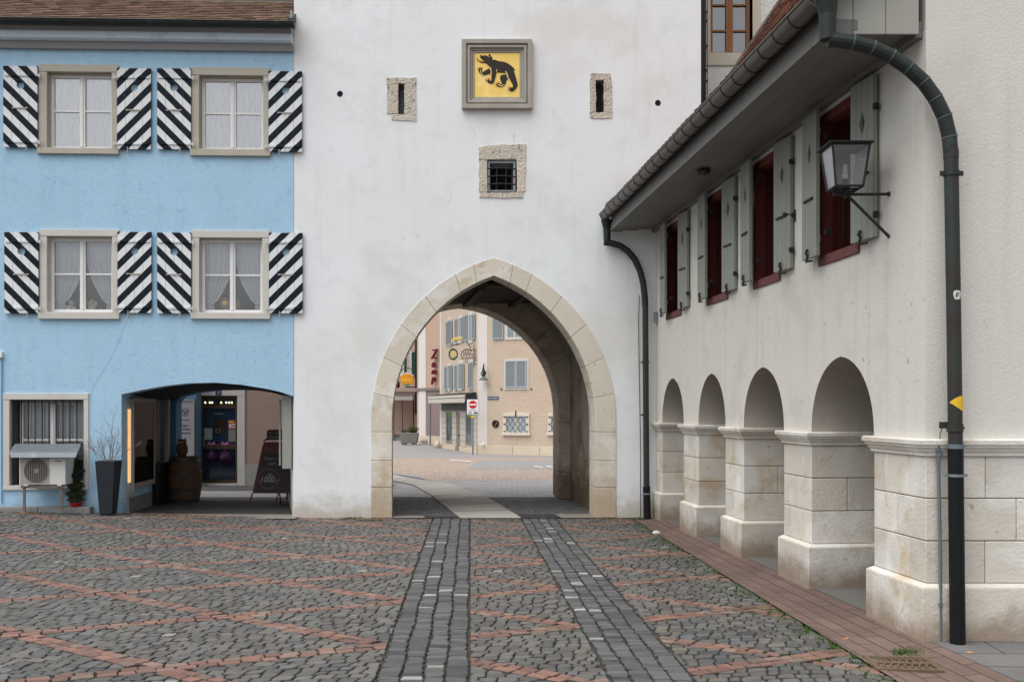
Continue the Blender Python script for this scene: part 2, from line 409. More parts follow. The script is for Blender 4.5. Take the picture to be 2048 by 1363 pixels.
def plank_mat(name, col, w):
    m, N, L, P = nodes(name)
    pos = N.new('ShaderNodeTexCoord').outputs['Object']
    sp = N.new('ShaderNodeSeparateXYZ'); L.new(pos, sp.inputs[0]); x = sp.outputs[0]
    pl = mth(N, L, 'FRACT', mth(N, L, 'ADD', mth(N, L, 'DIVIDE', x, w), 5.0))
    ln = mth(N, L, 'LESS_THAN', pl, .05)
    wr = smooth(N, L, nse(N, L, pos, 3, 6, .7, 0, (14, 14, .8)), .52, .75)
    c = mixc(N, L, mth(N, L, 'MULTIPLY', wr, .5), col, tuple(q*.45 for q in col))
    c = mixc(N, L, mth(N, L, 'MULTIPLY', ln, .8), c, (.03,.03,.028))
    c = scalec(N, L, c, mth(N, L, 'MULTIPLY_ADD', nse(N, L, pos, 5, 5), .2, .9))
    L.new(c, P.inputs['Base Color']); P.inputs['Roughness'].default_value = .7
    b = N.new('ShaderNodeBump'); b.inputs['Strength'].default_value = .5; b.inputs['Distance'].default_value = .005
    L.new(mth(N, L, 'SUBTRACT', nse(N, L, pos, 20, 4), mth(N, L, 'MULTIPLY', ln, 2.0)), b.inputs['Height']); L.new(b.outputs[0], P.inputs['Normal'])
    return m
strA = stripe_mat('striped_shutter_falling', 1.0)
strB = stripe_mat('striped_shutter_rising', -1.0)
plank = plank_mat('grey_green_planks', (.27,.28,.245), .085)

def cobble_mat(name, c1, c2, scale, sx=1.0, joint=(.03,.03,.028), jw=.06, bd=.02, noisec=None, rnd=.9, rot=0):
    """worn setts seen from afar: voronoi cells with joints"""
    m, N, L, P = nodes(name)
    pos = N.new('ShaderNodeNewGeometry').outputs['Position']
    mp = N.new('ShaderNodeMapping'); mp.inputs['Scale'].default_value = (scale*sx, scale, 0); mp.inputs['Rotation'].default_value = (0,0,rot); L.new(pos, mp.inputs[0])
    def vor(ft):
        v = N.new('ShaderNodeTexVoronoi'); v.feature = ft; v.inputs['Scale'].default_value = 1; v.inputs['Randomness'].default_value = rnd
        L.new(mp.outputs[0], v.inputs['Vector']); return v
    a = vor('F1'); e = vor('DISTANCE_TO_EDGE')
    sp = N.new('ShaderNodeSeparateColor'); L.new(a.outputs['Color'], sp.inputs[0])
    c = mixc(N, L, sp.outputs[0], c1, c2)
    if noisec:
        c = mixc(N, L, mth(N, L, 'MULTIPLY', smooth(N, L, nse(N, L, pos, noisec[1], 4), .45, .65), noisec[2]), c, noisec[0])
    j = mth(N, L, 'SUBTRACT', 1.0, smooth(N, L, e.outputs['Distance'], jw*.4, jw))
    c = mixc(N, L, j, c, joint)
    L.new(c, P.inputs['Base Color']); P.inputs['Roughness'].default_value = .8
    b = N.new('ShaderNodeBump'); b.inputs['Strength'].default_value = .7; b.inputs['Distance'].default_value = bd
    L.new(smooth(N, L, e.outputs['Distance'], 0, .35), b.inputs['Height']); L.new(b.outputs[0], P.inputs['Normal'])
    return m
def slab_mat(name, c1, c2, w, h, joint=(.05,.05,.05), rot=0, mw=.008, off=.5):
    m, N, L, P = nodes(name)
    pos = N.new('ShaderNodeNewGeometry').outputs['Position']
    mp = N.new('ShaderNodeMapping'); mp.inputs['Rotation'].default_value = (0,0,rot); L.new(pos, mp.inputs[0])
    b = N.new('ShaderNodeTexBrick'); b.inputs['Color1'].default_value = (*c1,1); b.inputs['Color2'].default_value = (*c2,1); b.inputs['Mortar'].default_value = (*joint,1)
    b.inputs['Scale'].default_value = 1; b.inputs['Mortar Size'].default_value = mw; b.inputs['Brick Width'].default_value = w; b.inputs['Row Height'].default_value = h; b.offset = off
    b.inputs['Mortar Smooth'].default_value = .3
    L.new(mp.outputs[0], b.inputs[0])
    c = scalec(N, L, b.outputs[0], mth(N, L, 'MULTIPLY_ADD', nse(N, L, pos, 4, 7, .7), .7, .65))
    c2_ = mixc(N, L, mth(N, L, 'MULTIPLY', smooth(N, L, nse(N, L, pos, 1.3, 5), .5, .7), .4), c, tuple(q*.5 for q in c1))
    L.new(c2_, P.inputs['Base Color']); P.inputs['Roughness'].default_value = .8
    bm = N.new('ShaderNodeBump'); bm.inputs['Strength'].default_value = .5; bm.inputs['Distance'].default_value = .006
    L.new(mth(N, L, 'SUBTRACT', nse(N, L, pos, 45, 4), mth(N, L, 'MULTIPLY', b.outputs[1], 1.5)), bm.inputs['Height']); L.new(bm.outputs[0], P.inputs['Normal'])
    return m
latst = mat('pale_lattice_stone', (.66,.61,.52), .85, .08, 3, .2)
stone_m = mat('setts', (1,1,1), .62, .28, 16, .55, 55, .006, attr=True, spec=.45, coarse=.8, patches=(((.055,.052,.045),2.2,.52,.72,.38),((.10,.11,.06),1.1,.6,.75,.3)))
bed_m = mat('joint_dirt', (.058,.053,.042), .95, .35, 30, .6, 60, patches=(((.035,.055,.012),1.6,.55,.72,.8),((.06,.05,.04),25,.6,.75,.5)))
pass_set = cobble_mat('dark_passage_setts', (.10,.10,.10), (.16,.158,.155), 9, 1.0, noisec=((.17,.17,.17),22,.35))
blue_pav = slab_mat('blue_grey_pavers', (.28,.27,.27), (.33,.32,.32), .24, .12, (.16,.16,.16), mw=.006)
red_set = cobble_mat('reddish_setts', (.38,.28,.22), (.47,.40,.33), 7.5, 1.0, joint=(.20,.15,.12), jw=.10)
grey_set = cobble_mat('grey_setts_far', (.26,.25,.24), (.33,.32,.31), 7, 1.0, joint=(.16,.15,.14))
asph = mat('far_pavement', (.28,.265,.265), .85, .1, 3, .2)
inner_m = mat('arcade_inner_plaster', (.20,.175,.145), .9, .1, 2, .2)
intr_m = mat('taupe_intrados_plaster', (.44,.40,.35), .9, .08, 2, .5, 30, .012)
earth = mat('ground_earth', (.13,.125,.12), .95, .15, 1, .2)
endslab = slab_mat('grey_pavement_slabs', (.125,.122,.12), (.155,.15,.147), .62, .33, (.05,.05,.05), rot=.06)
border_m = slab_mat('red_gutter_slabs', (.135,.085,.07), (.175,.115,.094), .42, .13, (.05,.042,.036), rot=-(R(90)+.0965), mw=.007)
arcfl_m = mat('arcade_floor_concrete', (.16,.15,.138), .85, .12, 2, .2)
# ================================================================= GROUND
def sstep(x, a, b):
    t = min(1, max(0, (x-a)/(b-a))); return t*t*(3-2*t)
def graise(x, y): return .03*max(0, -(x+3.0))*sstep(y, 8.5, 13.6)
def gz(y):
    if y < 18: return 0.0
    if y < 50: return -.9*(y-18)/32
    return -.9
AX = lambda y: 2.83-.0965*(y-6.81)               # arcade wall line x(y)
def sheet(name, x0, x1, ys, off, m, nx=1):
    mb = MB()
    for a, b in zip(ys[:-1], ys[1:]):
        for i in range(nx):
            xa = x0+(x1-x0)*i/nx; xb = x0+(x1-x0)*(i+1)/nx
            mb.add([(xa,a,gz(a)+off),(xb,a,gz(a)+off),(xb,b,gz(b)+off),(xa,b,gz(b)+off)], [(0,1,2,3)])
    return tag(mb.build(name, m, normals=False), kind='structure')
sheet('ground', -320, 320, [-320, 18, 50, 420], -.06, earth)
sheet('rear_square_setts', -40, 40, [24.9, 38, 50, 56.5], -.008, red_set)
sheet('rear_square_paving', -30, 30, [17.9, 24.9], -.008, blue_pav)
sheet('rear_pavement', -40, 40, [50, 90], -.004, asph)
sheet('rear_square_side_setts', -1.5, 30, [33, 45], -.004, grey_set)
# bed with joints under the plaza setts
mb = MB(); nx, ny = 40, 24; X0, X1, Y0, Y1 = -16, 3.6, -6, 14.55
for i in range(nx+1):
    for j in range(ny+1):
        x = X0+(X1-X0)*i/nx; y = Y0+(Y1-Y0)*j/ny; mb.v.append((x, y, -.019+graise(x, y)))
for i in range(nx):
    for j in range(ny):
        a = i*(ny+1)+j; mb.f.append((a, a+ny+1, a+ny+2, a+1)); mb.m.append(0)
tag(mb.build('plaza_joint_bed', bed_m, normals=False), kind='structure')

# --- setts as real stones
def clip(poly, hp):
    a, b, c = hp; out = []
    for i in range(len(poly)):
        p, q = poly[i-1], poly[i]
        dp = a*p[0]+b*p[1]-c; dq = a*q[0]+b*q[1]-c
        if (dp >= 0) != (dq >= 0):
            t = dp/(dp-dq); out.append((p[0]+(q[0]-p[0])*t, p[1]+(q[1]-p[1])*t))
        if dq >= 0: out.append(q)
    return out
stones = MB()
rs = random.Random(3)
def inset(poly, d):
    n = len(poly); cx = sum(p[0] for p in poly)/n; cy = sum(p[1] for p in poly)/n; out = []
    for x, y in poly:
        l = math.hypot(x-cx, y-cy); k = max(.2, 1-d/max(l, .001)); out.append((cx+(x-cx)*k, cy+(y-cy)*k))
    return out
def stone(poly, col, gap=.006, hgt=0.0, tiltv=.006):
    # merge tiny edges
    q = []
    for p in poly:
        if not q or math.hypot(p[0]-q[-1][0], p[1]-q[-1][1]) > .012: q.append(p)
    if len(q) > 2 and math.hypot(q[0][0]-q[-1][0], q[0][1]-q[-1][1]) < .012: q.pop()
    if len(q) < 3 or abs(area(q)) < .0022: return
    q = ccw(q); n = len(q)
    o = inset(q, gap); m1 = inset(q, gap+.003); m2 = inset(q, gap+.010)
    cx = sum(p[0] for p in q)/n; cy = sum(p[1] for p in q)/n
    h = hgt+rs.uniform(-.003, .003)+graise(cx, cy); tx = rs.uniform(-1, 1)*tiltv/.06; ty = rs.uniform(-1, 1)*tiltv/.06
    T = lambda p, z: (p[0], p[1], z+h+(p[0]-cx)*tx*.5+(p[1]-cy)*ty*.5)
    vs = [T(p, -.022) for p in o]+[T(p, -.005) for p in m1]+[T(p, 0) for p in m2]
    fs = [(i, (i+1)%n, n+(i+1)%n, n+i) for i in range(n)]+[(n+i, n+(i+1)%n, 2*n+(i+1)%n, 2*n+i) for i in range(n)]+[tuple(range(2*n, 3*n))]
    stones.add(vs, fs); dk = tuple(.038+.18*c for c in col); md = tuple(.012+.72*c for c in col); stones.cols += [dk]*n+[md]*n+[col]
def grey():
    t = rs.random(); v = rs.uniform(.070, .130)
    if t < .0025: return (.27, .25, .215)
    if t < .09: return (v*1.22, v*1.1, v*.92)
    if t < .12: return (v*.6, v*.6, v*.63)
    w_ = rs.uniform(.94, 1.06); return (v*1.05*w_, v*1.0, v*.93/w_)
def redc():
    v = rs.uniform(.38, .66)
    return (.37*v, .195*v, .145*v) if rs.random() < .7 else (.37*v, .245*v, .19*v)
def stripc():
    t = rs.random(); v = rs.uniform(.060, .112)
    if t < .004: return (.42, .41, .37)
    if t < .03: return (.27, .28, .28)
    if t < .2: return (v*.62, v*.62, v*.68)
    return (v, v*1.0, v*1.01)
# the two wheel strips: left edges measured on the ground
def xs(y, a0, a1): return a0+(a1-a0)*(14.4-y)/(14.4-5.81)
SL = (-1.14, -.795); SLr = (-.612, -.255); SR = (.136, .587); SRr = (.622, 1.075)
YB, YT = 2.5, 14.40
def line_hp(f, side):   # halfplane x >= f(y) (side=1) or x <= f(y)
    xa, xb = f(0), f(10); dx = (xb-xa)/10
    return (side, -side*dx, side*xa)
fLl = lambda y: xs(y, *SL); fLr = lambda y: xs(y, *SLr); fRl = lambda y: xs(y, *SR); fRr = lambda y: xs(y, *SRr)
BRD = lambda y: 2.25-.060*(y-5.81)   # left edge of the red gutter band
regs = [[line_hp(lambda y: fLl(y)-.008, -1)],
        [line_hp(lambda y: fLr(y)+.008, 1), line_hp(lambda y: fRl(y)-.008, -1)],
        [line_hp(lambda y: fRr(y)+.008, 1), line_hp(BRD, -1)]]
common = [(0, 1, YB), (0, -1, -YT)]
def inreg(poly, hps):
    for h in hps+common:
        poly = clip(poly, h)
        if len(poly) < 3: return None
    return poly
PX, PY, SHR, CX0, CY0 = 1.33, 1.53, -.13, -.85, 6.72
def lat(x, y): return ((x-CX0)/PX, (y-CY0-SHR*(x-CX0))/PY)      # lattice coords
def unlat(u, v): 
    x = CX0+u*PX; return (x, CY0+v*PY+SHR*(x-CX0))
def vis(x, y): return y > 3.2 and x > -.56*y-1.6 and x < .3*y+2.2
# red double rows: lines v = +-u/2 + k
dirs = []
RW = .080                                    # width of one red row
for sg in (1, -1):
    a = unlat(0, 0); b = unlat(2, sg)
    D = Vector((b[0]-a[0], b[1]-a[1])); Ln = D.length; D /= Ln; Nn = Vector((-D.y, D.x)); dirs.append((sg, D, Nn, Ln))
redhp = {}
def line_point(sg, k): return Vector(unlat(0, k))
for sg, D, Nn, Ln in dirs:
    for k in range(-9, 14):
        P = line_point(sg, k)
        for row in (-1, 0):
            t = -14+rs.random()*.1
            while t < 14:
                w = rs.uniform(.10, .15); c = P+D*(t+w/2)+Nn*(row+.5)*RW
                if vis(c.x, c.y) or vis(c.x, c.y-.5):
                    j = lambda: rs.uniform(-.009, .009)
                    q = [P+D*(t+j())+Nn*(row*RW+j()*.7), P+D*(t+w+j())+Nn*(row*RW+j()*.7), P+D*(t+w+j())+Nn*((row+1)*RW+j()*.7), P+D*(t+j())+Nn*((row+1)*RW+j()*.7)]
                    q = [tuple(x) for x in q]
                    if sg == -1:   # give way at crossings to the other family
                        u, v = lat(c.x, c.y); f = v-u/2; dist = abs(f-round(f))*PY*abs(dirs[0][2].y)
                        if dist < RW*1.25: t += w; continue
                    for hps in regs:
                        pl = inreg(q, hps)
                        if pl: stone(pl, redc(), .004, .001, .004)
                t += w
# grey fields: one set of clipped rows for each diamond
wob = lambda x, y: mnoise.noise(Vector((x*.9, y*.9, 3.1)))
for iu in range(-8, 4):
    for iv2 in range(-16, 18):
        if (iu+iv2) % 2: continue
        cu, cv = iu, iv2/2.0+.0
        # diamond centred where v-u/2 and v+u/2 are half-integers
        cu, cv = iu+1.0*0, iv2/2.0
        if abs((cv-cu/2)-round(cv-cu/2)) < .1: cv += .5
        cxy = Vector(unlat(cu, cv))
        if not (vis(cxy.x, cxy.y) or vis(cxy.x, cxy.y+1) or vis(cxy.x+1, cxy.y)) or cxy.y > 15.4: continue
        hps = []
        for sg, D, Nn, Ln in dirs:
            k1 = math.floor(cv-sg*cu/2); 
            for k, s in ((k1, 1), (k1+1, -1)):
                P = line_point(sg, k); n = Nn if Nn.y > 0 else -Nn
                hps.append((s*n.x, s*n.y, s*(n.dot(P))+RW*1.0+.004))
        r = -8
        rh = .088
        ph = rs.random()*6
        for r in range(-12, 13):
            t = -1.6+rs.random()*.12; 
            def yy(x, rr): return cxy.y+rr*rh+.055*math.cos((x-cxy.x)*6.28/1.33*.8)+.05*wob(x, cxy.y+rr*rh)+.03*(x-cxy.x)*math.sin(ph)
            bj = [rs.uniform(-.01, .01) for _ in range(3)]
            while t < 1.6:
                w = rs.uniform(.075, .128)
                x0, x1 = cxy.x+t, cxy.x+t+w
                # corners with noise shared through position hashing
                def cn(x, rr):
                    nv = mnoise.noise_vector(Vector((x*17.3, rr*5.7+cxy.x, cxy.y)))
                    return (x+nv.x*.020+.012*(rr-r), yy(x, rr)+nv.y*.018)
                q = [cn(x0, r), cn(x1, r), cn(x1, r+1), cn(x0, r+1)]
                # chamfer the corners a little
                qq = []
                for i in range(4):
                    p, a_, b_ = q[i], q[i-1], q[(i+1) % 4]; k = rs.uniform(.08, .22)
                    qq += [(p[0]+(a_[0]-p[0])*k, p[1]+(a_[1]-p[1])*k), (p[0]+(b_[0]-p[0])*k*.8, p[1]+(b_[1]-p[1])*k*.8)]
                pl = qq
                for h in hps:
                    pl = clip(pl, h)
                    if len(pl) < 3: break
                if len(pl) >= 3:
                    for rg in regs:
                        p2 = inreg(pl, rg)
                        if p2: stone(p2, grey(), .003)
                t += w
# wheel strips: four rows of broad setts
for fl, fr in ((fLl, fLr), (fRl, fRr)):
    for i in range(4):
        y = YB+rs.random()*.1
        while y < YT-.03:
            h = rs.uniform(.062, .098); y1 = min(y+h, YT)
            jj = lambda: rs.uniform(-.007, .007)
            X = lambda yy_, k: fl(yy_)+(fr(yy_)-fl(yy_))*k/4+.006*math.sin(yy_*5+k*2)
            q = [(X(y, i)+jj(), y+jj()), (X(y, i+1)+jj(), y+jj()), (X(y1, i+1)+jj(), y1+jj()), (X(y1, i)+jj(), y1+jj())]
            qq = []
            for a in range(4):
                p, a_, b_ = q[a], q[a-1], q[(a+1) % 4]; k = rs.uniform(.05, .12)
                qq += [(p[0]+(a_[0]-p[0])*k, p[1]+(a_[1]-p[1])*k), (p[0]+(b_[0]-p[0])*k, p[1]+(b_[1]-p[1])*k)]
            stone(qq, stripc(), .0042, .002, .004)
            y = y1
# single row of red setts along the tower foot
y = YT+.006; x = -9
while x < 1.65:
    w = rs.uniform(.11, .16); stone([(x, y), (x+w, y), (x+w, y+.075), (x, y+.075)], redc(), .003, 0, .003); x += w
st = stones.build('plaza_setts', stone_m, normals=False, smooth=False); tag(st, kind='structure')

# red dished gutter along the arcade
mb = MB(); N_ = 40
prof = [(0, .002), (.12, -.006), (.26, -.012), (.40, -.006), (.53, .004), (.60, .012)]
ysg = [1.5+i*(14.42-1.5)/N_ for i in range(N_+1)]
for y in ysg:
    for k, (dx, z) in enumerate(prof):
        w = (AX(y)+.0-BRD(y)) if y > 6.81 else (AX(y)+.0-BRD(y))
        mb.v.append((BRD(y)+.002+dx/.60*(w-.002), y, z+.004))
for i in range(N_):
    for k in range(len(prof)-1):
        a = i*len(prof)+k; mb.f.append((a, a+1, a+len(prof)+1, a+len(prof))); mb.m.append(0)
tag(mb.build('red_drainage_channel', border_m, normals=False, smooth=True), kind='structure')
# pavement in front of the end wall and arcade floor
mb = MB(); q = [(AX(1.5)+.01, 1.5), (14, 1.5), (14, 6.86), (AX(6.86)+.01, 6.86)]; mb.plan(q, -.055, .016); tag(mb.build('slab_pavement', endslab), kind='structure')
mb = MB(); q = [(AX(6.9)+.012, 6.9), (7.2, 6.9), (6.6, 14.42), (AX(14.42)+.012, 14.42)]; mb.plan(q, -.055, .022); tag(mb.build('arcade_floor', arcfl_m), kind='structure')
# gate passage floor, threshold, pale path curving left behind
def gfloor(name, poly, off, m):
    mb = MB(); mb.add([(x, y, gz(y)+off) for x, y in poly], [tuple(range(len(poly)))]); return tag(mb.build(name, m, normals=False), kind='structure')
def g2(px, py):
    s = (py-HZ)/F
    if CH/s <= 18: y = CH/s
    else: y = (CH-.50625)/(s-.028125)
    return ((px-1024)/F*y, y)
gfloor('passage_setts', [(-3.1, 14.49), (2.4, 14.49), (2.0, 17.92), (-3.6, 17.92)], -.003, pass_set)
path_pts = [(921,1036.5),(875.5,1001),(852,984),(828,970),(806,965),(784,961),(700,951),(700,941),(784,948),(843,960),(878,963),(904,968),(945,984.6),(986,1001),(1044,1036.5)]
pth = [g2(*p) for p in path_pts]
mb = MB()
# triangulated strip between the two edges so that it follows the slope
Lf = pth[:7]; Rt = pth[::-1][:8]
def lerp_edge(E, n):
    d = [0]
    for a, b in zip(E[:-1], E[1:]): d.append(d[-1]+math.hypot(a[0]-b[0], a[1]-b[1]))
    out = []
    for i in range(n+1):
        t = d[-1]*i/n
        for k in range(len(d)-1):
            if t <= d[k+1]+1e-9:
                f = (t-d[k])/(d[k+1]-d[k]); out.append((E[k][0]+(E[k+1][0]-E[k][0])*f, E[k][1]+(E[k+1][1]-E[k][1])*f)); break
    return out
n = 15; LL = lerp_edge(Lf, n*2); RR = lerp_edge(Rt, n*2)
for i in range(n*2):
    a, b, c, d = LL[i], RR[i], RR[i+1], LL[i+1]
    g = .035 if i % 2 == 0 else 0
    sh = lambda p, q, t: (p[0]+(q[0]-p[0])*t, p[1]+(q[1]-p[1])*t)
    a2, b2 = sh(a, d, g*2), sh(b, c, g*2)
    mb.add([(x, y, gz(y)+.010) for x, y in (a2, b2, c, d)], [(0,1,2,3)])
tag(mb.build('pale_slab_path', pathm, normals=False), kind='structure')
gfloor('path_joint_bed', [LL[0]]+RR[:14]+LL[:14][::-1], .004, mort_m)
for (a, b) in (((740,1036.3),(848,1031)), ((1112,1031),(1190,1036.3))):
    pass
def flat(name, pts, off, m): 
    return gfloor(name, [g2(*p) for p in pts], off, m)
flat('threshold_slab', [(786,1036.4),(851,1036.4),(845,1031.5),(786,1032)], .012, concr)
flat('threshold_slab', [(1123,1036.4),(1192,1036.4),(1178,1028.5),(1110,1028.5)], .012, concr)
flat('asphalt_strip', [(851.5,1036.4),(920,1036.4),(912,1031.5),(846,1031.5)], .009, black_slate)
flat('asphalt_strip', [(1044,1036.4),(1122.5,1036.4),(1109,1028.5),(1030,1028.5)], .009, black_slate)
flat('road_marking', [(900,918.5),(942,921.5),(942,922.8),(900,919.8)], .006, signwh)
flat('road_marking', [(1068,931),(1086,933.5),(1086,934.8),(1068,932.3)], .006, signwh)
flat('road_marking', [(1092,931),(1106,932.5),(1106,933.8),(1092,932.3)], .006, signwh)
flat('blue_kerb_line', [(760,943.5),(784,946),(850,957),(846,957.6),(784,948),(760,945)], .016, mat('blue_line_paint', (.16,.27,.42), .8, .1))
dkfl_m = cobble_mat('dark_inner_setts', (.045,.042,.038), (.07,.066,.06), 9, 1.0)
# alley behind the blue house
mb = MB(); mb.add([(-14,14.2,.05),(-3.1,14.2,.02),(-3.1,17.2,.0),(-14,17.2,.05)], [(0,1,2,3)])
tag(mb.build('alley_threshold_floor', concr, normals=False), kind='structure')
mb = MB(); mb.add([(-14,14.85,.052),(-3.1,14.85,.022),(-3.1,17.2,.004),(-14,17.2,.054)], [(0,1,2,3)])
tag(mb.build('alley_inner_floor', dkfl_m, normals=False), kind='structure')
mb = MB(); mb.add([(-14,17.2,.0),(-2.6,17.2,.0),(-2.6,22.3,-.12),(-14,22.3,-.12)], [(0,1,2,3)])
tag(mb.build('alley_setts', cobble_mat('alley_sett_material', (.07,.066,.062), (.10,.097,.09), 8, 1.0), normals=False), kind='structure')

# weeds along the gutter edge and at wall feet
def weeds(name, label, spots, m, h=.035):
    mb = MB(); rw = random.Random(11)
    for (x, y, n, sp) in spots:
        for _ in range(n):
            px_, py_ = x+rw.gauss(0, sp), y+rw.gauss(0, sp*.8); hh = h*rw.uniform(.4, 1.3); a = rw.random()*6.28; w = .004+rw.random()*.006
            dx, dy = math.cos(a), math.sin(a); z0 = -.02+graise(px_, py_)
            mb.add([(px_-dy*w, py_+dx*w, z0), (px_+dy*w, py_-dx*w, z0), (px_+dx*hh*.6+dy*w*.6, py_+dy*hh*.6, z0+hh)], [(0,1,2)])
    return tag(mb.build(name, m, normals=False), label, 'weeds', kind='stuff')
rr = random.Random(5); sp = []
for i in range(900):
    y = 4.2+rr.random()**1.0*10.0; dens = mnoise.noise(Vector((y*1.7, 0, 0)))
    if dens+rr.random()*.7 < .12: continue
    sp.append((BRD(y)-.01-rr.random()**2.6*.32, y, 26, .020))
weeds('moss_and_grass', 'green moss and grass blades in the joints beside the red channel', sp, leafm, .026)
sp = [(-5.0+rr.uniform(-.3,.3), 14.2, 30, .05) for _ in range(5)]+[(-2.2+rr.uniform(-.2,.25), 14.36, 40, .05) for _ in range(9)]+[(rr.uniform(-7.4,-6), 14.02, 14, .05) for _ in range(12)]+[(1.5+rr.uniform(-.25,.35), 14.33, 40, .04) for _ in range(12)]
weeds('wall_foot_weeds', 'low green weeds growing at the foot of the house and tower walls', sp, leafm, .045)
sp = [(2.62+rr.uniform(-.1,.12), 6.52+rr.uniform(-.12,.14), 26, .03) for _ in range(22)]
weeds('grate_moss', 'tuft of green moss between the drain grate and the corner plinth', sp, leafm, .03)
sp = [(rr.uniform(-5,-.9), rr.uniform(5.9,11), 5, .02) for _ in range(160)]
weeds('joint_moss', 'sparse green moss in the open joints of the diamond paving', sp, leafm, .012)

# drain grates: sloping slotted cast iron in the channel
def grate(cx, cy, w, l, ang, label, z):
    fc = lambda u, v: (cx+u*math.cos(ang)-v*math.sin(ang), cy+u*math.sin(ang)+v*math.cos(ang))
    g = thing('drain_grate', (cx, cy, z), label, 'drain grate', 'cast iron drain grates')
    mb = MB()
    # slatted plate: rim + curved ribs
    for (u0, u1, v0, v1) in ((-w/2, w/2, -l/2, -l/2+.03), (-w/2, w/2, l/2-.03, l/2), (-w/2, -w/2+.03, -l/2+.03, l/2-.03), (w/2-.03, w/2, -l/2+.03, l/2-.03), (-w/2+.03, w/2-.03, -.012, .012)):
        mb.plan([fc(u0, v0), fc(u1, v0), fc(u1, v1), fc(u0, v1)], z-.02, z)
    for half in (0, 1):
        v0, v1 = (-l/2+.03, -.012) if half == 0 else (.012, l/2-.03)
        k = 8
        for i in range(k):
            u = -w/2+.03+(w-.06)*(i+.5)/k
            pts = []
            for j in range(5):
                t = j/4; v = v0+(v1-v0)*t; bow = .026*math.sin(t*3.14)*(1 if half else -1); pts.append((u+bow-.007, v))
            q = pts+[(a+.014, b) for a, b in pts[::-1]]
            mb.plan([fc(*p) for p in q], z-.018, z-.002)
    mb.build('slotted_plate', drain_m, g, bevel=.002)
    mb = MB(); mb.plan([fc(-w/2+.01, -l/2+.01), fc(w/2-.01, -l/2+.01), fc(w/2-.01, l/2-.01), fc(-w/2+.01, l/2-.01)], z-.035, z-.025); mb.build('dark_shaft', void_m, g)
grate(2.44, 6.22, .40, .34, -.1, 'rusty slotted drain grate in the red channel near the corner plinth', .012)
grate(-2.05, 14.18, .36, .16, 0, 'small dark drain grate at the white tower foot left of the gate', .02)
# litter
b1 = MB(); b1.tube([(2.93, 6.42, .024), (2.965, 6.415, .024)], .006, 8); tag(b1.build('cigarette_butt', butt), 'orange cigarette butt on the grey slabs near the black pipe foot', 'cigarette butt', 'litter on the ground')
b1 = MB(); b1.tube([(2.30, 6.9, .0), (2.335, 6.92, .0)], .006, 8); tag(b1.build('cigarette_butt', butt), 'orange cigarette butt lying on the red channel above the grate', 'cigarette butt', 'litter on the ground')
b1 = MB(); b1.sphere((1.83, 12.62, .015), .045, 8, sc=(1.2,.8,.7)); tag(b1.build('crumpled_paper', paper), 'crumpled white paper lying in the red channel by the first piers', 'litter', 'litter on the ground')
# ================================================================= GATE TOWER
TY = 14.48; TW = Face((0, TY), (1, 0)); tx = lambda px: (px-1024)/137.5; tz = lambda py: CH+(HZ-py)/137.5
tower = thing('gate_tower', (-.2, TY, 0), 'white plastered gate tower with a pointed stone archway', 'tower')
def garch(cx, hw, spring, apex, n=18, bulge=.03, base=0.0):
    """pointed arch outline, left foot -> apex -> right foot"""
    rise = apex-spring; Rr = (hw*hw+rise*rise)/(2*hw); amax = math.asin(min(1, rise/Rr)); left = []
    for i in range(n+1):
        a = amax*i/n; k = bulge*math.sin(math.pi*i/n)
        left.append((cx-hw+Rr*(1-math.cos(a))-k*.8*math.cos(a), spring+Rr*math.sin(a)+k*math.sin(a)))
    return [(cx-hw, base)]+left+[(2*cx-x, z) for x, z in left[::-1][1:]]+[(cx+hw, base)]
acx = tx(987); out_a = garch(acx, 245/137.5, tz(850), tz(515)); in_a = garch(acx, 203/137.5, tz(850), tz(551))
XL, XR, ZT = tx(588), tx(1402), 12.0
rw = random.Random(2)
def rough(poly, j):
    out = []
    for i in range(len(poly)):
        a, b = poly[i], poly[(i+1) % len(poly)]; n = max(1, int(math.hypot(b[0]-a[0], b[1]-a[1])/.06))
        for k in range(n):
            t = k/n; out.append((a[0]+(b[0]-a[0])*t+rw.uniform(-j, j), a[1]+(b[1]-a[1])*t+rw.uniform(-j, j)))
    return out
def pr(l): return [(tx(x), tz(y)) for x, y in l]
sl1 = (796, 809, 167, 228); sl2 = (1192, 1208, 160, 225); bw = (975, 1033, 320, 385)
holes = [pr([(a-1,c-1),(b+1,c-1),(b+1,d+1),(a-1,d+1)]) for a,b,c,d in (sl1, sl2, bw)]
putlog = [(680,188), (1316,206)]
holes += [[(tx(x)+.045*math.cos(i*6.283/10), tz(y)+.048*math.sin(i*6.283/10)) for i in range(10)] for x, y in putlog]
outer = [(XL-.03, 0), (XL-.012, .35), (XL, .9), (XL, ZT), (XR, ZT), (XR, 0)]+out_a[::-1]
# (walk the arch from right foot to left foot)
mb = MB(); mb.prism(TW, outer, holes, -.5, 0); mb.build('wall', tower_m, tower)
# rest of the tower body
mb = MB(); mb.box(TW, XL, XL+.4, 3.45, ZT, -3.9, -.5); mb.box(TW, XR-.4, XR, 3.45, ZT, -3.9, -.5); mb.box(TW, XL+.4, XR-.4, ZT-.3, ZT, -3.9, -.5)
split_build(mb,'side_wall', tower_m, tower)
mb = MB(); mb.box(TW, XL+.41, XR-.41, 3.6, ZT-.4, -1.05, -1.0); mb.build('dark_interior', void_m, tower)
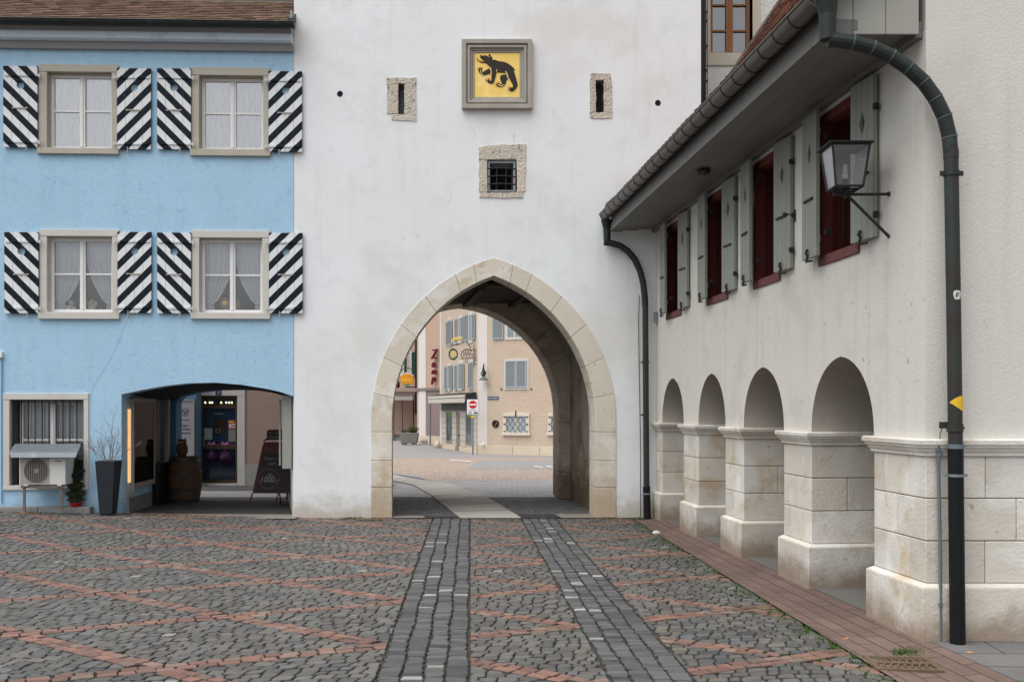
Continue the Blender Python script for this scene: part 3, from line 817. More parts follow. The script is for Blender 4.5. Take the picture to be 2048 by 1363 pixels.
# voussoirs
mb = MB(); SK = -.09
def shear(mb, k0, x_per_y=SK):
    for i in range(k0, len(mb.v)):
        x, y, z = mb.v[i]; mb.v[i] = (x+(y-TY)*x_per_y, y, z)
def jd(px, py): return (tx(px), tz(py))
def ring_blocks(mb, I, O, cuts, d0, d1, gap=.005):
    """I,O equally indexed outlines; cuts = fractional indices of joints"""
    def at(L, t):
        i = min(int(t), len(L)-2); f = t-i; return (L[i][0]+(L[i+1][0]-L[i][0])*f, L[i][1]+(L[i+1][1]-L[i][1])*f)
    for a, b in zip(cuts[:-1], cuts[1:]):
        def seg(t): i = min(int(t), len(O)-2); return max(.02, math.hypot(O[i][0]-O[i+1][0], O[i][1]-O[i+1][1]))
        ga, gb = .0028/seg(a+1e-4), .0028/seg(b-1e-4)
        ts = [a+ga]+[k for k in range(int(a)+1, int(math.ceil(b))) if a+.05 < k < b-.05]+[b-gb]
        mb.prism(TW, [at(O, t) for t in ts]+[at(I, t) for t in ts[::-1]], (), d0, d1)
n_ = len(in_a); half = (n_-1)/2
lc = [0, .33, .62, .93, 3.6, 6.6, 9.6, 12.6, 15.6]
sc_ = [c for c in lc]; cuts = sc_+[18.0]  # up to near apex
cutsR = [n_-1-c for c in sc_][::-1]
allc = sc_+[17.3]+[n_-1-17.3]+cutsR
ring_blocks(mb, in_a, out_a, allc, -.5, .012)
shear(mb, 0); mb.build('arch_voussoirs', lime_m, tower, bevel=.006)
mb = MB(); ins = [(x+(acx-x)*-.0+.006*(1 if x < acx else -1)*-1, z-.0) for x, z in in_a]
mo = [(a[0]*.02+b[0]*.98, a[1]*.02+b[1]*.98) for a, b in zip(in_a, out_a)]; mi = [(a[0]*.97+b[0]*.03, a[1]*.97+b[1]*.03) for a, b in zip(in_a, out_a)]
mb.prism(TW, mo+mi[::-1], (), -.49, .004); shear(mb, 0); mb.build('arch_mortar', mort_m, tower)
# passage chamber (skewed to the left going back)
def sk(x, y): return x+(y-TY)*SK
yb0, yb1 = 17.46, 18.3
cxr = 1.62
mb = MB(); mb.plan(ccw([(1.30, TY+.5), (2.3, TY+.5), (2.1, yb0), (1.02, yb0)]), 0, 3.45)
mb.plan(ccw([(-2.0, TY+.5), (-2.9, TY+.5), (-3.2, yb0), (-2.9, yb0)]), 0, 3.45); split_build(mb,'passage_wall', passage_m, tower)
mb = MB(); k = 16
for i in range(k):
    y0 = TY+.5+(yb0-TY-.5)*i/k
    x0, x1 = -3.0, 2.4
    mb.box(Face((0, y0), (1, 0)), x0, x1, 3.42+(.008 if i % 2 else 0), 3.47, -(yb0-TY-.5)/k+.008, 0)
mb.build('timber_ceiling', oldwood, tower)
mb = MB()
for xx in (-2.2, -1.4, -.6, .2, 1.0): mb.plan(ccw([(xx+.1, TY+.5), (xx+.2, TY+.5), (xx-.17, yb0), (xx-.27, yb0)]), 3.36, 3.42)
split_build(mb,'ceiling_beam', oldwood, tower)
# rear arch
bc = -.91; BW = Face((0, yb0), (1, 0)); rin = garch(bc, 1.74, 1.45, 3.42); rout = garch(bc, 2.10, 1.45, 3.85)
TWs = TW; 
mb = MB(); outer2 = [(-3.42, 0), (-3.42, ZT-1), (XR, ZT-1), (XR, 0)]+rout[::-1]
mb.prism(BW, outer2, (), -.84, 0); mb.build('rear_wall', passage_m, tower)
mb = MB(); TW_ = TW; TW = BW; ring_blocks(mb, rin, rout, allc, -.86, .015); TW = TW_
k0 = 0
for i in range(len(mb.v)):
    x, y, z = mb.v[i]; mb.v[i] = (x-(y-yb0)*.09, y, z)
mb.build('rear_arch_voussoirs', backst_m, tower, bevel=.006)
# slit windows
def slit(sl, stones_, seed, infill):
    a, b, c, d = sl
    w = MB()
    for s_ in stones_: w.prism(TW, rough(pr(s_), .006), (), -.12, .012)
    o = w.build('slit_window', rough_m, tower, bevel=.004)
    g = MB(); g.box(TW, tx(a)+.012, tx(b)-.012, tz(d), tz(c), -.20, -.19); g.build('pane', infill, o)
    g = MB(); n = 5
    for i in range(1, 4): x = tx(a)+(tx(b)-tx(a))*i/4; g.tube([(x, TY+.05, tz(d)), (x, TY+.05, tz(c))], .004, 5)
    for i in range(9): z = tz(d)+(tz(c)-tz(d))*(i+.5)/9; g.tube([(tx(a), TY+.05, z), (tx(b), TY+.05, z)], .003, 5)
    g.build('wire_mesh', iron_m, o)
slit(sl1, [[(773,156),(832,156),(832,167),(773,167)], [(774,167.6),(796,167.6),(796,228),(774,228)], [(809,167.6),(832,167.6),(832,229),(809,229)], [(783,229),(832,229.5),(832,242),(783,240)]], 1, zinc_m)
slit(sl2, [[(1180,147),(1221,147),(1221,160),(1180,160)], [(1180,160.5),(1192,160.5),(1192,225),(1180,225)], [(1208,160.5),(1223,160.5),(1224,225),(1208,225)], [(1179,225.5),(1224,225.5),(1224,236),(1186,238),(1179,234)]], 2, void_m)
w = MB()
for s_ in ([(957,296),(975,291),(1010,290),(1052,289),(1052,317),(957,320)], [(958,321),(974,321),(974,384),(958,384)], [(1034,318),(1051,318),(1050,384),(1034,384)], [(959,385.5),(1045,385.5),(1045,395),(990,396),(959,394)]):
    w.prism(TW, rough(pr(s_), .007), (), -.14, .015)
bwin = w.build('barred_window', rough_m, tower, bevel=.004)
g = MB(); fx0, fx1, fz0, fz1 = tx(975), tx(1031), tz(383), tz(321)
for (u0, u1, z0, z1) in ((fx0, fx0+.035, fz0, fz1), (fx1-.035, fx1, fz0, fz1), (fx0+.035, fx1-.035, fz1-.035, fz1), (fx0+.035, fx1-.035, fz0, fz0+.025)):
    g.box(TW, u0, u1, z0, z1, -.07, -.02)
g.build('metal_frame', zinc_m, bwin, bevel=.003)
g = MB()
for i in range(1, 3): x = fx0+(fx1-fx0)*(i/3+.0); g.tube([(x-.005, TY+.03, fz0), (x, TY+.02, (fz0+fz1)/2), (x, TY+.03, fz1)], .009, 6)
for i in range(1, 4): z = fz0+(fz1-fz0)*i/4; g.tube([(fx0, TY+.02, z), ((fx0+fx1)/2, TY+.012, z+.006), (fx1, TY+.02, z-.005)], .009, 6)
g.build('grille', iron_m, bwin)
g = MB()
for i in range(14): x = fx0+.04+(fx1-fx0-.08)*i/13; g.tube([(x, TY+.08, fz0), (x, TY+.08, fz1)], .0018, 4)
for i in range(14): z = fz0+.03+(fz1-fz0-.06)*i/13; g.tube([(fx0, TY+.08, z), (fx1, TY+.08, z)], .0018, 4)
g.build('wire_mesh', iron_m, bwin)
g = MB()
for (u0, u1, z0, z1) in ((fx0+.03, fx0+.045, fz0, fz1), (fx1-.06, fx1-.03, fz0, fz1), (fx0+.045, fx1-.06, fz1-.08, fz1-.07), (fx0+.045, fx1-.06, fz0+.03, fz0+.04)): g.box(TW, u0, u1, z0, z1, -.18, -.15)
g.build('inner_sash', mat('red_brown_sash', (.16,.07,.05), .6), bwin)
# putlog plugs
for x, y in putlog:
    g = MB(); g.disc(TW, tx(x), tz(y), .05, -.06, -.03, 10); g.build('putlog_hole', mat('putlog_dark', (.03,.03,.035), .9), tower)

# coat of arms
arms = thing('coat_of_arms', (tx(995), TY, tz(221)), 'square gilded relief of a black bear in a carved stone frame', 'coat of arms')
def frame_ring(px0, px1, py0, py1, w, d0, d1, mb):
    o = pr([(px0,py1),(px1,py1),(px1,py0),(px0,py0)]); i = pr([(px0+w,py1-w),(px1-w,py1-w),(px1-w,py0+w),(px0+w,py0+w)])
    mb.prism(TW, o, [i], d0, d1)
mb = MB()
frame_ring(924, 1064.5, 82, 220, 9.0, 0, .085, mb); frame_ring(933, 1055.5, 91, 211, 2.5, 0, .05, mb); frame_ring(935.5, 1053, 93.5, 208.5, 5, 0, .07, mb)
frame_ring(940.5, 1048, 98.5, 203.5, 4, 0, .04, mb); frame_ring(944.5, 1044, 102, 200, 5, 0, .025, mb)
mb.build('stone_frame', emb_m, arms, bevel=.007)
mb = MB(); mb.prism(TW, pr([(949,198),(1040.5,198),(1040.5,100.5),(949,100.5)]), (), .0, .012); gp = mb.build('gold_panel', gold_m, arms)
bz = lambda l: pr([(915+x/8.52, 70+y/8.52) for x, y in l])
body = [(395,345),(430,368),(470,356),(510,370),(532,388),(550,398),(575,430),(600,436),(625,430),(655,436),(690,456),(780,465),(850,490),(910,530),(955,572),(982,608),(968,614),(944,584),(965,640),(985,700),(1005,770),(1028,860),(1010,905),(970,950),(925,972),(890,950),(883,918),(905,898),(930,906),(946,890),(940,850),(900,780),(870,720),(855,670),(830,655),(760,650),(690,645),(668,636),(655,700),(630,790),(605,835),(560,837),(515,815),(503,785),(525,764),(547,770),(552,790),(575,788),(580,720),(578,650),(565,590),(540,540),(500,500),(460,482),(390,480),(395,473),(440,470),(465,455),(430,430),(400,408),(385,385)]
leg1 = [(540,578),(500,600),(430,642),(413,636),(425,604),(412,578),(385,570),(358,590),(360,625),(385,665),(430,695),(490,685),(562,662),(565,620)]
leg2 = [(835,682),(780,685),(735,700),(723,740),(740,790),(757,838),(730,850),(715,832),(690,825),(670,850),(680,885),(740,896),(800,872),(822,840),(830,790),(858,764),(850,710)]
mb = MB()
for l in (body, leg1, leg2): mb.prism(TW, bz(l), (), .006, .024)
for cx_, cy_, r_ in ((548,360,19),(573,404,24)): mb.prism(TW, bz([(cx_+r_*math.cos(i*.5236), cy_+r_*math.sin(i*.5236)) for i in range(12)]), (), .006, .0265)
mb.build('bear_relief', bear_m, arms)
mb = MB()
mb.prism(TW, bz([(325,400),(337,396),(347,425),(370,445),(420,450),(460,463),(440,474),(400,464),(355,458),(333,435)]), (), .006, .021)
mb.build('tongue', claw_m, arms); mb = MB()
for cx_, cy_, a0, a1 in ((390,600,200,320),(525,785,170,300),(695,850,150,300),(905,925,100,240)):
    for i in range(5):
        a = R(a0+(a1-a0)*i/4); ca, sa = math.cos(a), math.sin(a); 
        mb.prism(TW, bz([(cx_+ca*28-sa*5, cy_+sa*28+ca*5), (cx_+ca*62, cy_+sa*62), (cx_+ca*28+sa*5, cy_+sa*28-ca*5)]), (), .006, .019)
split_build(mb,'claw', claw_m, arms)
mb = MB()
for l in ([(388,600),(396,600),(400,650),(436,690),(424,693),(392,655)],[(663,600),(678,600),(672,640),(664,640)],[(810,625),(824,625),(850,668),(862,740),(846,735),(838,672)],[(697,840),(708,850),(735,875),(800,850),(803,858),(738,890),(700,866)],[(556,560),(566,565),(580,620),(583,690),(572,690),(570,625)]): mb.prism(TW, bz(l), (), .006, .0275)
split_build(mb,'gold_line', gold_m, arms)
# ================================================================= BLUE HOUSE
BL = Face((-3.175, TY-.005), (math.cos(R(2.0)), math.sin(R(2.0))))
house = thing('blue_house', (-6, 14.5, 0), 'sky blue rendered house with black and white striped shutters', 'house')
bh = lambda l, d=0: [BL.hit(x, y, d) for x, y in l]
ZE = BL.hit(300, 100)[1]
uL = -6.2
wins = [(95,224,145,297),(399,527,152,299),(95,225,473,624),(399,525,476,625)]
surr = [(78,238,130,309),(383,540,136,313),(80,239,459,638),(384,540,461,638)]
gwin = (20,168,799,970)
arch = bh([(243,788),(285,779),(330,771),(375,766),(430,764.5),(484,769),(530,776.5),(560,783),(588,792)])
z0b = 0.0
u243 = arch[0][0]; u588 = 0.0
arch[-1] = (0.0, arch[-1][1])
holes = []
for a,b,c,d in wins+[gwin]:
    u0,u1,z0,z1 = BL.rect(a,b,c,d); e4 = .005; holes.append([(u0-e4,z0-e4),(u1+e4,z0-e4),(u1+e4,z1+e4),(u0-e4,z1+e4)])
outer = [(uL,-.05),(u243,-.05)]+arch+[(0.0,ZE+.05),(uL,ZE+.05)]
mb = MB(); mb.prism(BL, outer, holes, -.32, 0, m=0, mh=0); mb.build('wall', blue_m, house)
# rest of the building body (upper storeys over the passage) and left return
mb = MB(); mb.box(BL, uL, uL+.3, 0, ZE, -3.0, -.32); mb.box(BL, -.3, 0, 2.5, ZE, -2.6, -.32)
split_build(mb,'side_wall', blue_m, house)
mb = MB(); mb.box(BL, uL+.3, -.3, 2.5, 2.6, -2.6, -.33); mb.box(BL, uL+.3, -.3, 4.2, 4.3, -2.6, -.33); mb.box(BL, uL+.3, -.3, 2.6, ZE, -1.4, -1.35); mb.box(BL, uL+.3, u243-.25, 0, 2.5, -1.4, -1.35)
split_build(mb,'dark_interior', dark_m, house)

def casement(u0,u1,z0,z1, d=-.10, bars=True, upper=False):
    w = MB(); t = .045; zm = (z0+z1)/2+.02; um = (u0+u1)/2
    w.box(BL,u0,u0+t,z0,z1,d-.05,d); w.box(BL,u1-t,u1,z0,z1,d-.05,d); w.box(BL,u0+t,u1-t,z1-t,z1,d-.05,d); w.box(BL,u0+t,u1-t,z0,z0+t*1.1,d-.05,d)
    w.box(BL,um-.04,um+.04,z0+t*1.1,z1-t,d-.05,d+.004); w.box(BL,um-.014,um+.014,z0+t*1.1,z1-t,d+.004,d+.018)
    if bars:
        w.box(BL,u0+t,um-.04,zm-.013,zm+.013,d-.04,d-.004); w.box(BL,um+.04,u1-t,zm-.013,zm+.013,d-.04,d-.004)
    o = w.build('window', white_m, house, bevel=.004)
    g = MB(); g.box(BL,u0+t,um-.04,z0+t,z1-t,d-.03,d-.026); g.box(BL,um+.04,u1-t,z0+t,z1-t,d-.03,d-.026); g.build('pane', glu_m if upper else gl_m, o)
    return o
def wavy_sheet(mb, u0, u1, z0, z1, d, amp, wl_, n=60, m=0, seed=0):
    rg = random.Random(seed); ph = rg.random()*6; vs = []; fs = []
    for i in range(n+1):
        u = u0+(u1-u0)*i/n
        dd = d+amp*math.sin(u/wl_*6.28+ph)+amp*.5*math.sin(u/wl_*2.7*6.28)
        vs += [BL.pt(u, z0, dd), BL.pt(u, z1, dd)]
    for i in range(n): fs.append((2*i,2*i+2,2*i+3,2*i+1))
    mb.add(vs, fs, m)
def ribbon(mb, pts, w, d, m):
    vs = []
    for (u, z) in pts: vs += [BL.pt(u-w/2, z, d), BL.pt(u+w/2, z, d)]
    mb.add(vs, [(2*i,2*i+1,2*i+3,2*i+2) for i in range(len(pts)-1)], m)
for k, (wn, sr) in enumerate(zip(wins, surr)):
    u0,u1,z0,z1 = BL.rect(*wn); U0,U1,Z0,Z1 = BL.rect(*sr)
    fm = fram_m if k < 2 else gfram_m
    mb = MB(); top = .028
    mb.box(BL,U0,u0,z0,z1,-.05,.022); mb.box(BL,u1,U1,z0,z1,-.05,.022); mb.box(BL,U0,U1,z1+.002,Z1,-.05,.026); mb.box(BL,U0-.01,U1+.01,Z0,z0-.002,-.28,.05)
    so = mb.build('window_surround', fm, house, bevel=.006)
    mb = MB(); mb.box(BL,u0,u0+.006,z0,z1,-.3,-.051); mb.box(BL,u1-.006,u1,z0,z1,-.3,-.051); mb.box(BL,u0+.006,u1-.006,z1-.006,z1,-.3,-.051); mb.build('reveal_lining', fm, so)
    o = casement(u0+.008,u1-.008,z0,z1-.008,upper=k<2)
    rg = random.Random(k+5)
    if k < 2:
        mb = MB(); wavy_sheet(mb,u0+.02,u1-.02,z0+.02,z1-.02,-.215,.022,.17,80,0,k)
        n = 9
        for i in range(n):
            uc = u0+.09+(u1-u0-.15)*i/(n-1)+rg.uniform(-.01,.01); ph = rg.random()*6.28; f = rg.uniform(.5,.62)
            if abs(i-4) < .5: continue
            a_ = rg.uniform(.018,.03)
            ribbon(mb,[(uc+a_*math.sin(z/f*6.28+ph), z) for z in [z0+.03+(z1-z0-.06)*j/40 for j in range(41)]],.008,-.185,1)
        mb.build('curtain', [curt_m, curl_m], o, normals=False)
    else:
        mb = MB(); um = (u0+u1)/2
        for sgn in (-1, 1):
            uo = u0+.03 if sgn < 0 else u1-.03; H = z1-z0; zt = z0+H*.17
            def inner(z):
                t = (z1-z)/(z1-zt); t = min(1, max(0, t))
                return um-sgn*(-1)*0 + sgn*(.02+ (t**2.4)*.26)
            nz, nu = 22, 34; vs = []
            for j in range(nz+1):
                z = z1-.03-(z1-.03-zt)*j/nz; ui = inner(z)
                for i in range(nu+1):
                    s_ = i/nu; u = ui+(uo-ui)*s_
                    vs.append(BL.pt(u, z, -.22+.016*math.sin(s_*nu*.95+.15*math.sin(z*7))))
            fs = [(j*(nu+1)+i, j*(nu+1)+i+1, (j+1)*(nu+1)+i+1, (j+1)*(nu+1)+i) for j in range(nz) for i in range(nu)]
            mb.add(vs, fs, 0)
            # tail below the tie
            vs = []; 
            for j in range(5):
                z = zt-(zt-z0-.02)*j/4; sp_ = .5+.5*j/4; ui = inner(zt)
                for i in range(nu+1):
                    s_ = i/nu; c_ = (ui*.45+uo*.55); u = c_+(s_-.5)*(uo-ui)*(.75+.25*j/4)
                    vs.append(BL.pt(u, z, -.22+.014*math.sin(s_*nu*.95)))
            fs = [(j*(nu+1)+i, j*(nu+1)+i+1, (j+1)*(nu+1)+i+1, (j+1)*(nu+1)+i) for j in range(4) for i in range(nu)]
            mb.add(vs, fs, 0)
            # frill along the inner edge and tie band
            zz = [z1-.04-(z1-.04-zt)*j/60 for j in range(61)]
            vs = []
            for j, z in enumerate(zz): 
                ui = inner(z)-sgn*.004; wv = .012*math.sin(j*1.9); vs += [BL.pt(ui-sgn*.022, z, -.205+wv), BL.pt(ui+sgn*.012, z, -.205)]
            mb.add(vs, [(2*i,2*i+1,2*i+3,2*i+2) for i in range(60)], 1)
            pts = [(inner(zt)+(uo-inner(zt))*t, zt-.035*math.sin(t*3.14)+.05*t*t) for t in [q/12 for q in range(13)]]
            vs = []
            for (u, z) in pts: vs += [BL.pt(u, z-.02, -.195), BL.pt(u, z+.02, -.195)]
            mb.add(vs, [(2*i,2*i+1,2*i+3,2*i+2) for i in range(12)], 1)
        mb.build('curtain', [net_m, frill_m], o, normals=False, smooth=True)
# shutters: local meshes, mirrored stripes
SW, SHH = .486, 1.165
def shutter_mesh(name, m, mirror):
    mb = MB(); W, Hh = SW, SHH
    cx_, cz_ = W*.5, Hh*.765
    hole = [(cx_+.055*math.cos(i*6.283/16), cz_+.055*math.sin(i*6.283/16)) for i in range(16)]
    mb.prism(LOC, [(0,0),(W,0),(W,Hh),(0,Hh)], [hole], 0, .028)
    for z in (.06, Hh-.15): mb.box(LOC, .02, W-.02, z, z+.04, .028, .044)
    o = mb.build(name, m, house, local=True, loc=(0,0,0), rotz=BL.ang, bevel=.003)
    h = MB()
    xs_ = W if not mirror else 0
    for z in (.06, Hh-.15):
        s_ = 1 if not mirror else -1
        h.box(LOC, min(xs_-s_*.02, xs_+s_*.045), max(xs_-s_*.02, xs_+s_*.045), z, z+.022, .044, .056); h.box(LOC, xs_+s_*.035-.01, xs_+s_*.035+.01, z-.02, z+.035, .03, .058)
    split_build(h,'hinge', dwhite, o, local=True)
    h = MB(); h.box(LOC, W*.28, W*.72, Hh*.475, Hh*.475+.014, .034, .044); h.box(LOC, W*.28, W*.28+.02, Hh*.47, Hh*.49, .028, .046); h.box(LOC, W*.72-.02, W*.72, Hh*.47, Hh*.49, .028, .046); h.build('latch_bar', mat('latch_metal_'+name[-1], (.42,.38,.33), .6), o, local=True)
    h = MB(); xk = W*(.68 if not mirror else .32); h.box(LOC, xk-.006, xk+.006, -.05, .03, .03, .042); h.sphere((xk, -.036, -.055), .014, 8); h.build('shutter_dog', mat('dog_metal_'+name[-1], (.40,.37,.34), .6), o, local=True)
    return o
rects = [((9,78,135,296),0),((236,304,141,300),1),((316,384,141,300),0),((538,604,147,305),1),((10,80,466,627),0),((237,304,467,626),1),((317,384,468,627),0),((539,605,470,627),1)]
base = {}
for (rc, side) in rects:
    u0,u1,z0,z1 = BL.rect(*rc)
    p = BL.pt(u0 if side else u1-SW, z0, .022)
    if side: p = BL.pt(u0, z0, .022)
    if side not in base:
        o = shutter_mesh('shutter', strB if side else strA, bool(side)); base[side] = o
        o.location = p-wl(house); WORLD[o.name] = p
    else: copy_part(base[side], house, p)
# ground floor window with bars
u0,u1,z0,z1 = BL.rect(*gwin); U0,U1,Z0,Z1 = BL.rect(7,178,786,979)
mb = MB(); mb.box(BL,U0,u0,z0,z1,-.05,.02); mb.box(BL,u1,U1,z0,z1,-.05,.02); mb.box(BL,U0,U1,z1+.002,Z1,-.05,.024); mb.box(BL,U0,U1,Z0,z0-.002,-.28,.03)
mb.build('window_surround', gfram_m, house, bevel=.006)
mb = MB(); mb.box(BL,u0,u0+.006,z0,z1,-.3,-.051); mb.box(BL,u1-.006,u1,z0,z1,-.3,-.051); mb.box(BL,u0+.006,u1-.006,z1-.006,z1,-.3,-.051); mb.build('reveal_lining', mat('dark_reveal',(.16,.15,.14),.8), house)
o = casement(u0+.05,u1-.04,z0+.03,z1-.02,-.20,False)
zr = BL.hit(100,880)[1]
mb = MB(); mb.box(BL,u0+.05,(u0+u1)/2-.045,zr-.015,zr+.015,-.24,-.205); mb.box(BL,(u0+u1)/2+.045,u1-.05,zr-.015,zr+.015,-.24,-.205); split_build(mb,'glazing_bar', white_m, o)
mb = MB(); wavy_sheet(mb,u0+.06,u1-.06,z0+.35,z1-.03,-.30,.02,.10,120,0,3); mb.build('curtain', net_m, o, normals=False)
mb = MB(); n = 11
for i in range(n): u = u0+.03+(u1-u0-.06)*i/(n-1); mb.box(BL,u-.0065,u+.0065,z0+.01,z1-.01,-.075,-.062)
mb.box(BL,u0+.002,u1-.002,zr-.075,zr-.055,-.06,-.052); mb.box(BL,u0+.002,u1-.002,z1-.05,z1-.035,-.06,-.052)
split_build(mb,'window_bar', iron_m, house)
# eaves: cornice boards, soffit, gutter, roof
def swept(prof, ua, ub, m, name, par, nm=False):
    mb = MB(); n = len(prof)
    vs = [BL.pt(ua, z, d) for d, z in prof]+[BL.pt(ub, z, d) for d, z in prof]
    mb.add(vs, [(i, (i+1)%n, n+(i+1)%n, n+i) for i in range(n)]+[tuple(range(n)), tuple(range(n, 2*n))]); return mb.build(name, m, par, bevel=.003)
c_ = ZE
swept([(0,c_-.015),(.06,c_-.015),(.10,c_+.075),(0,c_+.075)], uL, -.002, corn2_m, 'cornice_lower', house)
swept([(0,c_+.077),(.15,c_+.077),(.185,c_+.10),(.185,c_+.195),(0,c_+.195)], uL, .0, cornice_m, 'cornice', house)
swept([(0,c_+.197),(.17,c_+.197),(.225,c_+.30),(0,c_+.30)], uL, .003, corn2_m, 'cornice_upper', house)
gz_ = c_+.30; gd = .30
mb = MB(); n = 10; pf = [(gd+.072*math.cos(math.pi+math.pi*i/n), gz_+.072*math.sin(math.pi+math.pi*i/n)) for i in range(n+1)]
pf2 = [(gd+.066*math.cos(math.pi+math.pi*i/n), gz_+.066*math.sin(math.pi+math.pi*i/n)) for i in range(n+1)][::-1]
al = pf+pf2; L_ = len(al); vs = [BL.pt(uL,z,d) for d,z in al]+[BL.pt(.07,z,d) for d,z in al]
mb.add(vs, [(i,(i+1)%L_,L_+(i+1)%L_,L_+i) for i in range(L_)]+[tuple(range(L_)),tuple(range(L_,2*L_))])
mb.tube([BL.pt(uL,gz_,gd+.072), BL.pt(.07,gz_,gd+.072)], .010, 8)
mb.plan([tuple(BL.pt(.064,0,d)[:2]) for d in (gd-.07,)]+[tuple(BL.pt(.07,0,gd-.07)[:2]), tuple(BL.pt(.07,0,gd+.07)[:2]), tuple(BL.pt(.064,0,gd+.07)[:2])], gz_-.05, gz_)
mb.build('gutter', gutd_m, house, smooth=False)
mb = MB()
for i in range(7): u = -.35-.9*i; mb.tube([BL.pt(u, z, d) for d, z in [(gd+.074*math.cos(math.pi+math.pi*k/8), gz_+.074*math.sin(math.pi+math.pi*k/8)) for k in range(9)]], .006, 6)
split_build(mb,'gutter_bracket', gutd_m, house)
pitch = R(30)
def roof_tiles(mb, fc, ua, ub, d_, z_, pit, rows, wt=.165, ex=.155, seed=1, lift=.034):
    rg = random.Random(seed); cp, sp_ = math.cos(pit), math.sin(pit); nt = int((ub-ua)/wt)
    for r in range(rows):
        s0 = r*ex
        for i in range(-1, nt+1):
            uc = ua+(i+(.5 if r % 2 else 0))*wt; a, b = max(ua, uc+.002), min(ub, uc+wt-.002)
            if b-a < .03: continue
            j = rg.uniform(-.004,.004); lf = lift+rg.uniform(-.003,.003); L_ = ex*1.9
            # rounded lower edge
            pts = [(a, s0+.03), (a+(b-a)*.2, s0+.008+j), ((a+b)/2, s0+j), (b-(b-a)*.2, s0+.008+j), (b, s0+.03), (b, s0+L_), (a, s0+L_)]
            top = []; bot = []
            for (u, s_) in pts:
                h = lf*(1-(s_-s0)/L_)+.004
                for lst, hh in ((top, h+.014), (bot, h)):
                    lst.append(fc.pt(u, z_+s_*sp_+hh*cp, d_-s_*cp+hh*sp_))
            m_ = len(pts); mb.add(top+bot, [tuple(range(m_))]+[(k,(k+1)%m_,m_+(k+1)%m_,m_+k) for k in range(m_)])
mb = MB(); mb.add([BL.pt(uL,c_+.26,.26),BL.pt(-.02,c_+.26,.26),BL.pt(-.02,c_+.26+3.2*math.sin(pitch),.26-3.2*math.cos(pitch)),BL.pt(uL,c_+.26+3.2*math.sin(pitch),.26-3.2*math.cos(pitch)),
  BL.pt(uL,c_+.24,.25),BL.pt(-.02,c_+.24,.25),BL.pt(-.02,c_+.2+3.2*math.sin(pitch),.25-3.2*math.cos(pitch)),BL.pt(uL,c_+.2+3.2*math.sin(pitch),.25-3.2*math.cos(pitch))], [(0,1,2,3),(4,5,6,7),(0,1,5,4),(1,2,6,5),(2,3,7,6),(3,0,4,7)])
roof = mb.build('roof', oldwood, house)
mb = MB(); roof_tiles(mb, BL, uL, -.02, .31, c_+.275, pitch, 12); mb.build('roof_tiles', tile_m, roof)
mb = MB(); sp_, cp = math.sin(pitch), math.cos(pitch)
mb.add([BL.pt(u, z_, d) for u, z_, d in ((-.025,c_+.22,.33),(.03,c_+.22,.33),(.03,c_+.36,.33),(-.025,c_+.36,.33),(-.025,c_+.22+2.4*sp_,.33-2.4*cp),(.03,c_+.22+2.4*sp_,.33-2.4*cp),(.03,c_+.36+2.4*sp_,.33-2.4*cp),(-.025,c_+.36+2.4*sp_,.33-2.4*cp))], [(0,1,2,3),(4,5,6,7),(0,1,5,4),(1,2,6,5),(2,3,7,6),(3,0,4,7)])
mb.build('verge_flashing', gutd_m, roof)
mb = MB(); mb.box(BL,.005,.03,c_+.33,c_+.48,.22,.30); mb.build('verge_clip', zinc_m, roof)
# thin cable and conduit on the wall
mb = MB(); mb.tube([BL.pt(*BL.hit(258,632),.004), BL.pt(*BL.hit(222,715),.004), BL.pt(*BL.hit(190,765),.004), BL.pt(*BL.hit(160,845),.03)], .0012, 5); mb.build('thin_cable', mat('grey_cable', (.34,.48,.60), .7), house)
mb = MB(); mb.tube([BL.pt(*BL.hit(4.5,715),.02), BL.pt(*BL.hit(4.5,1005),.02)], .010, 8); mb.build('conduit', mat('blue_conduit', (.20,.36,.52), .6), house)
mb = MB(); a_,b_,e_,f_ = BL.rect(-4,7,703,715); mb.box(BL,a_,b_,e_,f_,0,.05); mb.build('junction_box', white_m, house, bevel=.004)
# kerb stone at the house foot
mb = MB(); ua, ub = BL.hit(-60,1018)[0], BL.hit(188,1018)[0]; u = ua
while u < ub-.05:
    w_ = min(ub, u+1.02); mb.box(BL, u+.003, w_-.003, -.04, .185-.0*u, .0, .15); u = w_
tag(mb.build('house_kerb', kerb_m, bevel=.012), kind='structure')

# ----- passage through the blue house
PLx = lambda y: -5.70-.075*(y-14.48)
PRx = lambda y: -3.19-.25*(y-14.48)
mb = MB()
mb.plan(ccw([(PLx(14.85),14.85),(PLx(17.2),17.2),(PLx(17.2)-.3,17.2),(PLx(14.85)-.3,14.85)]), .25, 2.5); lw = mb.build('passage_side_wall', blue_m, house)
mb = MB(); mb.plan(ccw([(PLx(14.85)+.01,14.85),(PLx(17.2)+.01,17.2),(PLx(17.2)-.31,17.2),(PLx(14.85)-.31,14.85)]), -.05, .249); mb.plan(ccw([(-5.7+.008,14.42),(PLx(14.85)+.01,14.849),(PLx(14.85)-.28,14.849),(-5.98,14.42)]), -.05, .10); mb.build('passage_plinth', concr, house)
mb = MB(); mb.plan(ccw([(PRx(14.52),14.56),(PRx(18.4),18.4),(PRx(18.4)+.5,18.4),(PRx(14.52)+.5,14.99)]), -.05, 2.6); mb.build('passage_right_wall', tower_m, house)
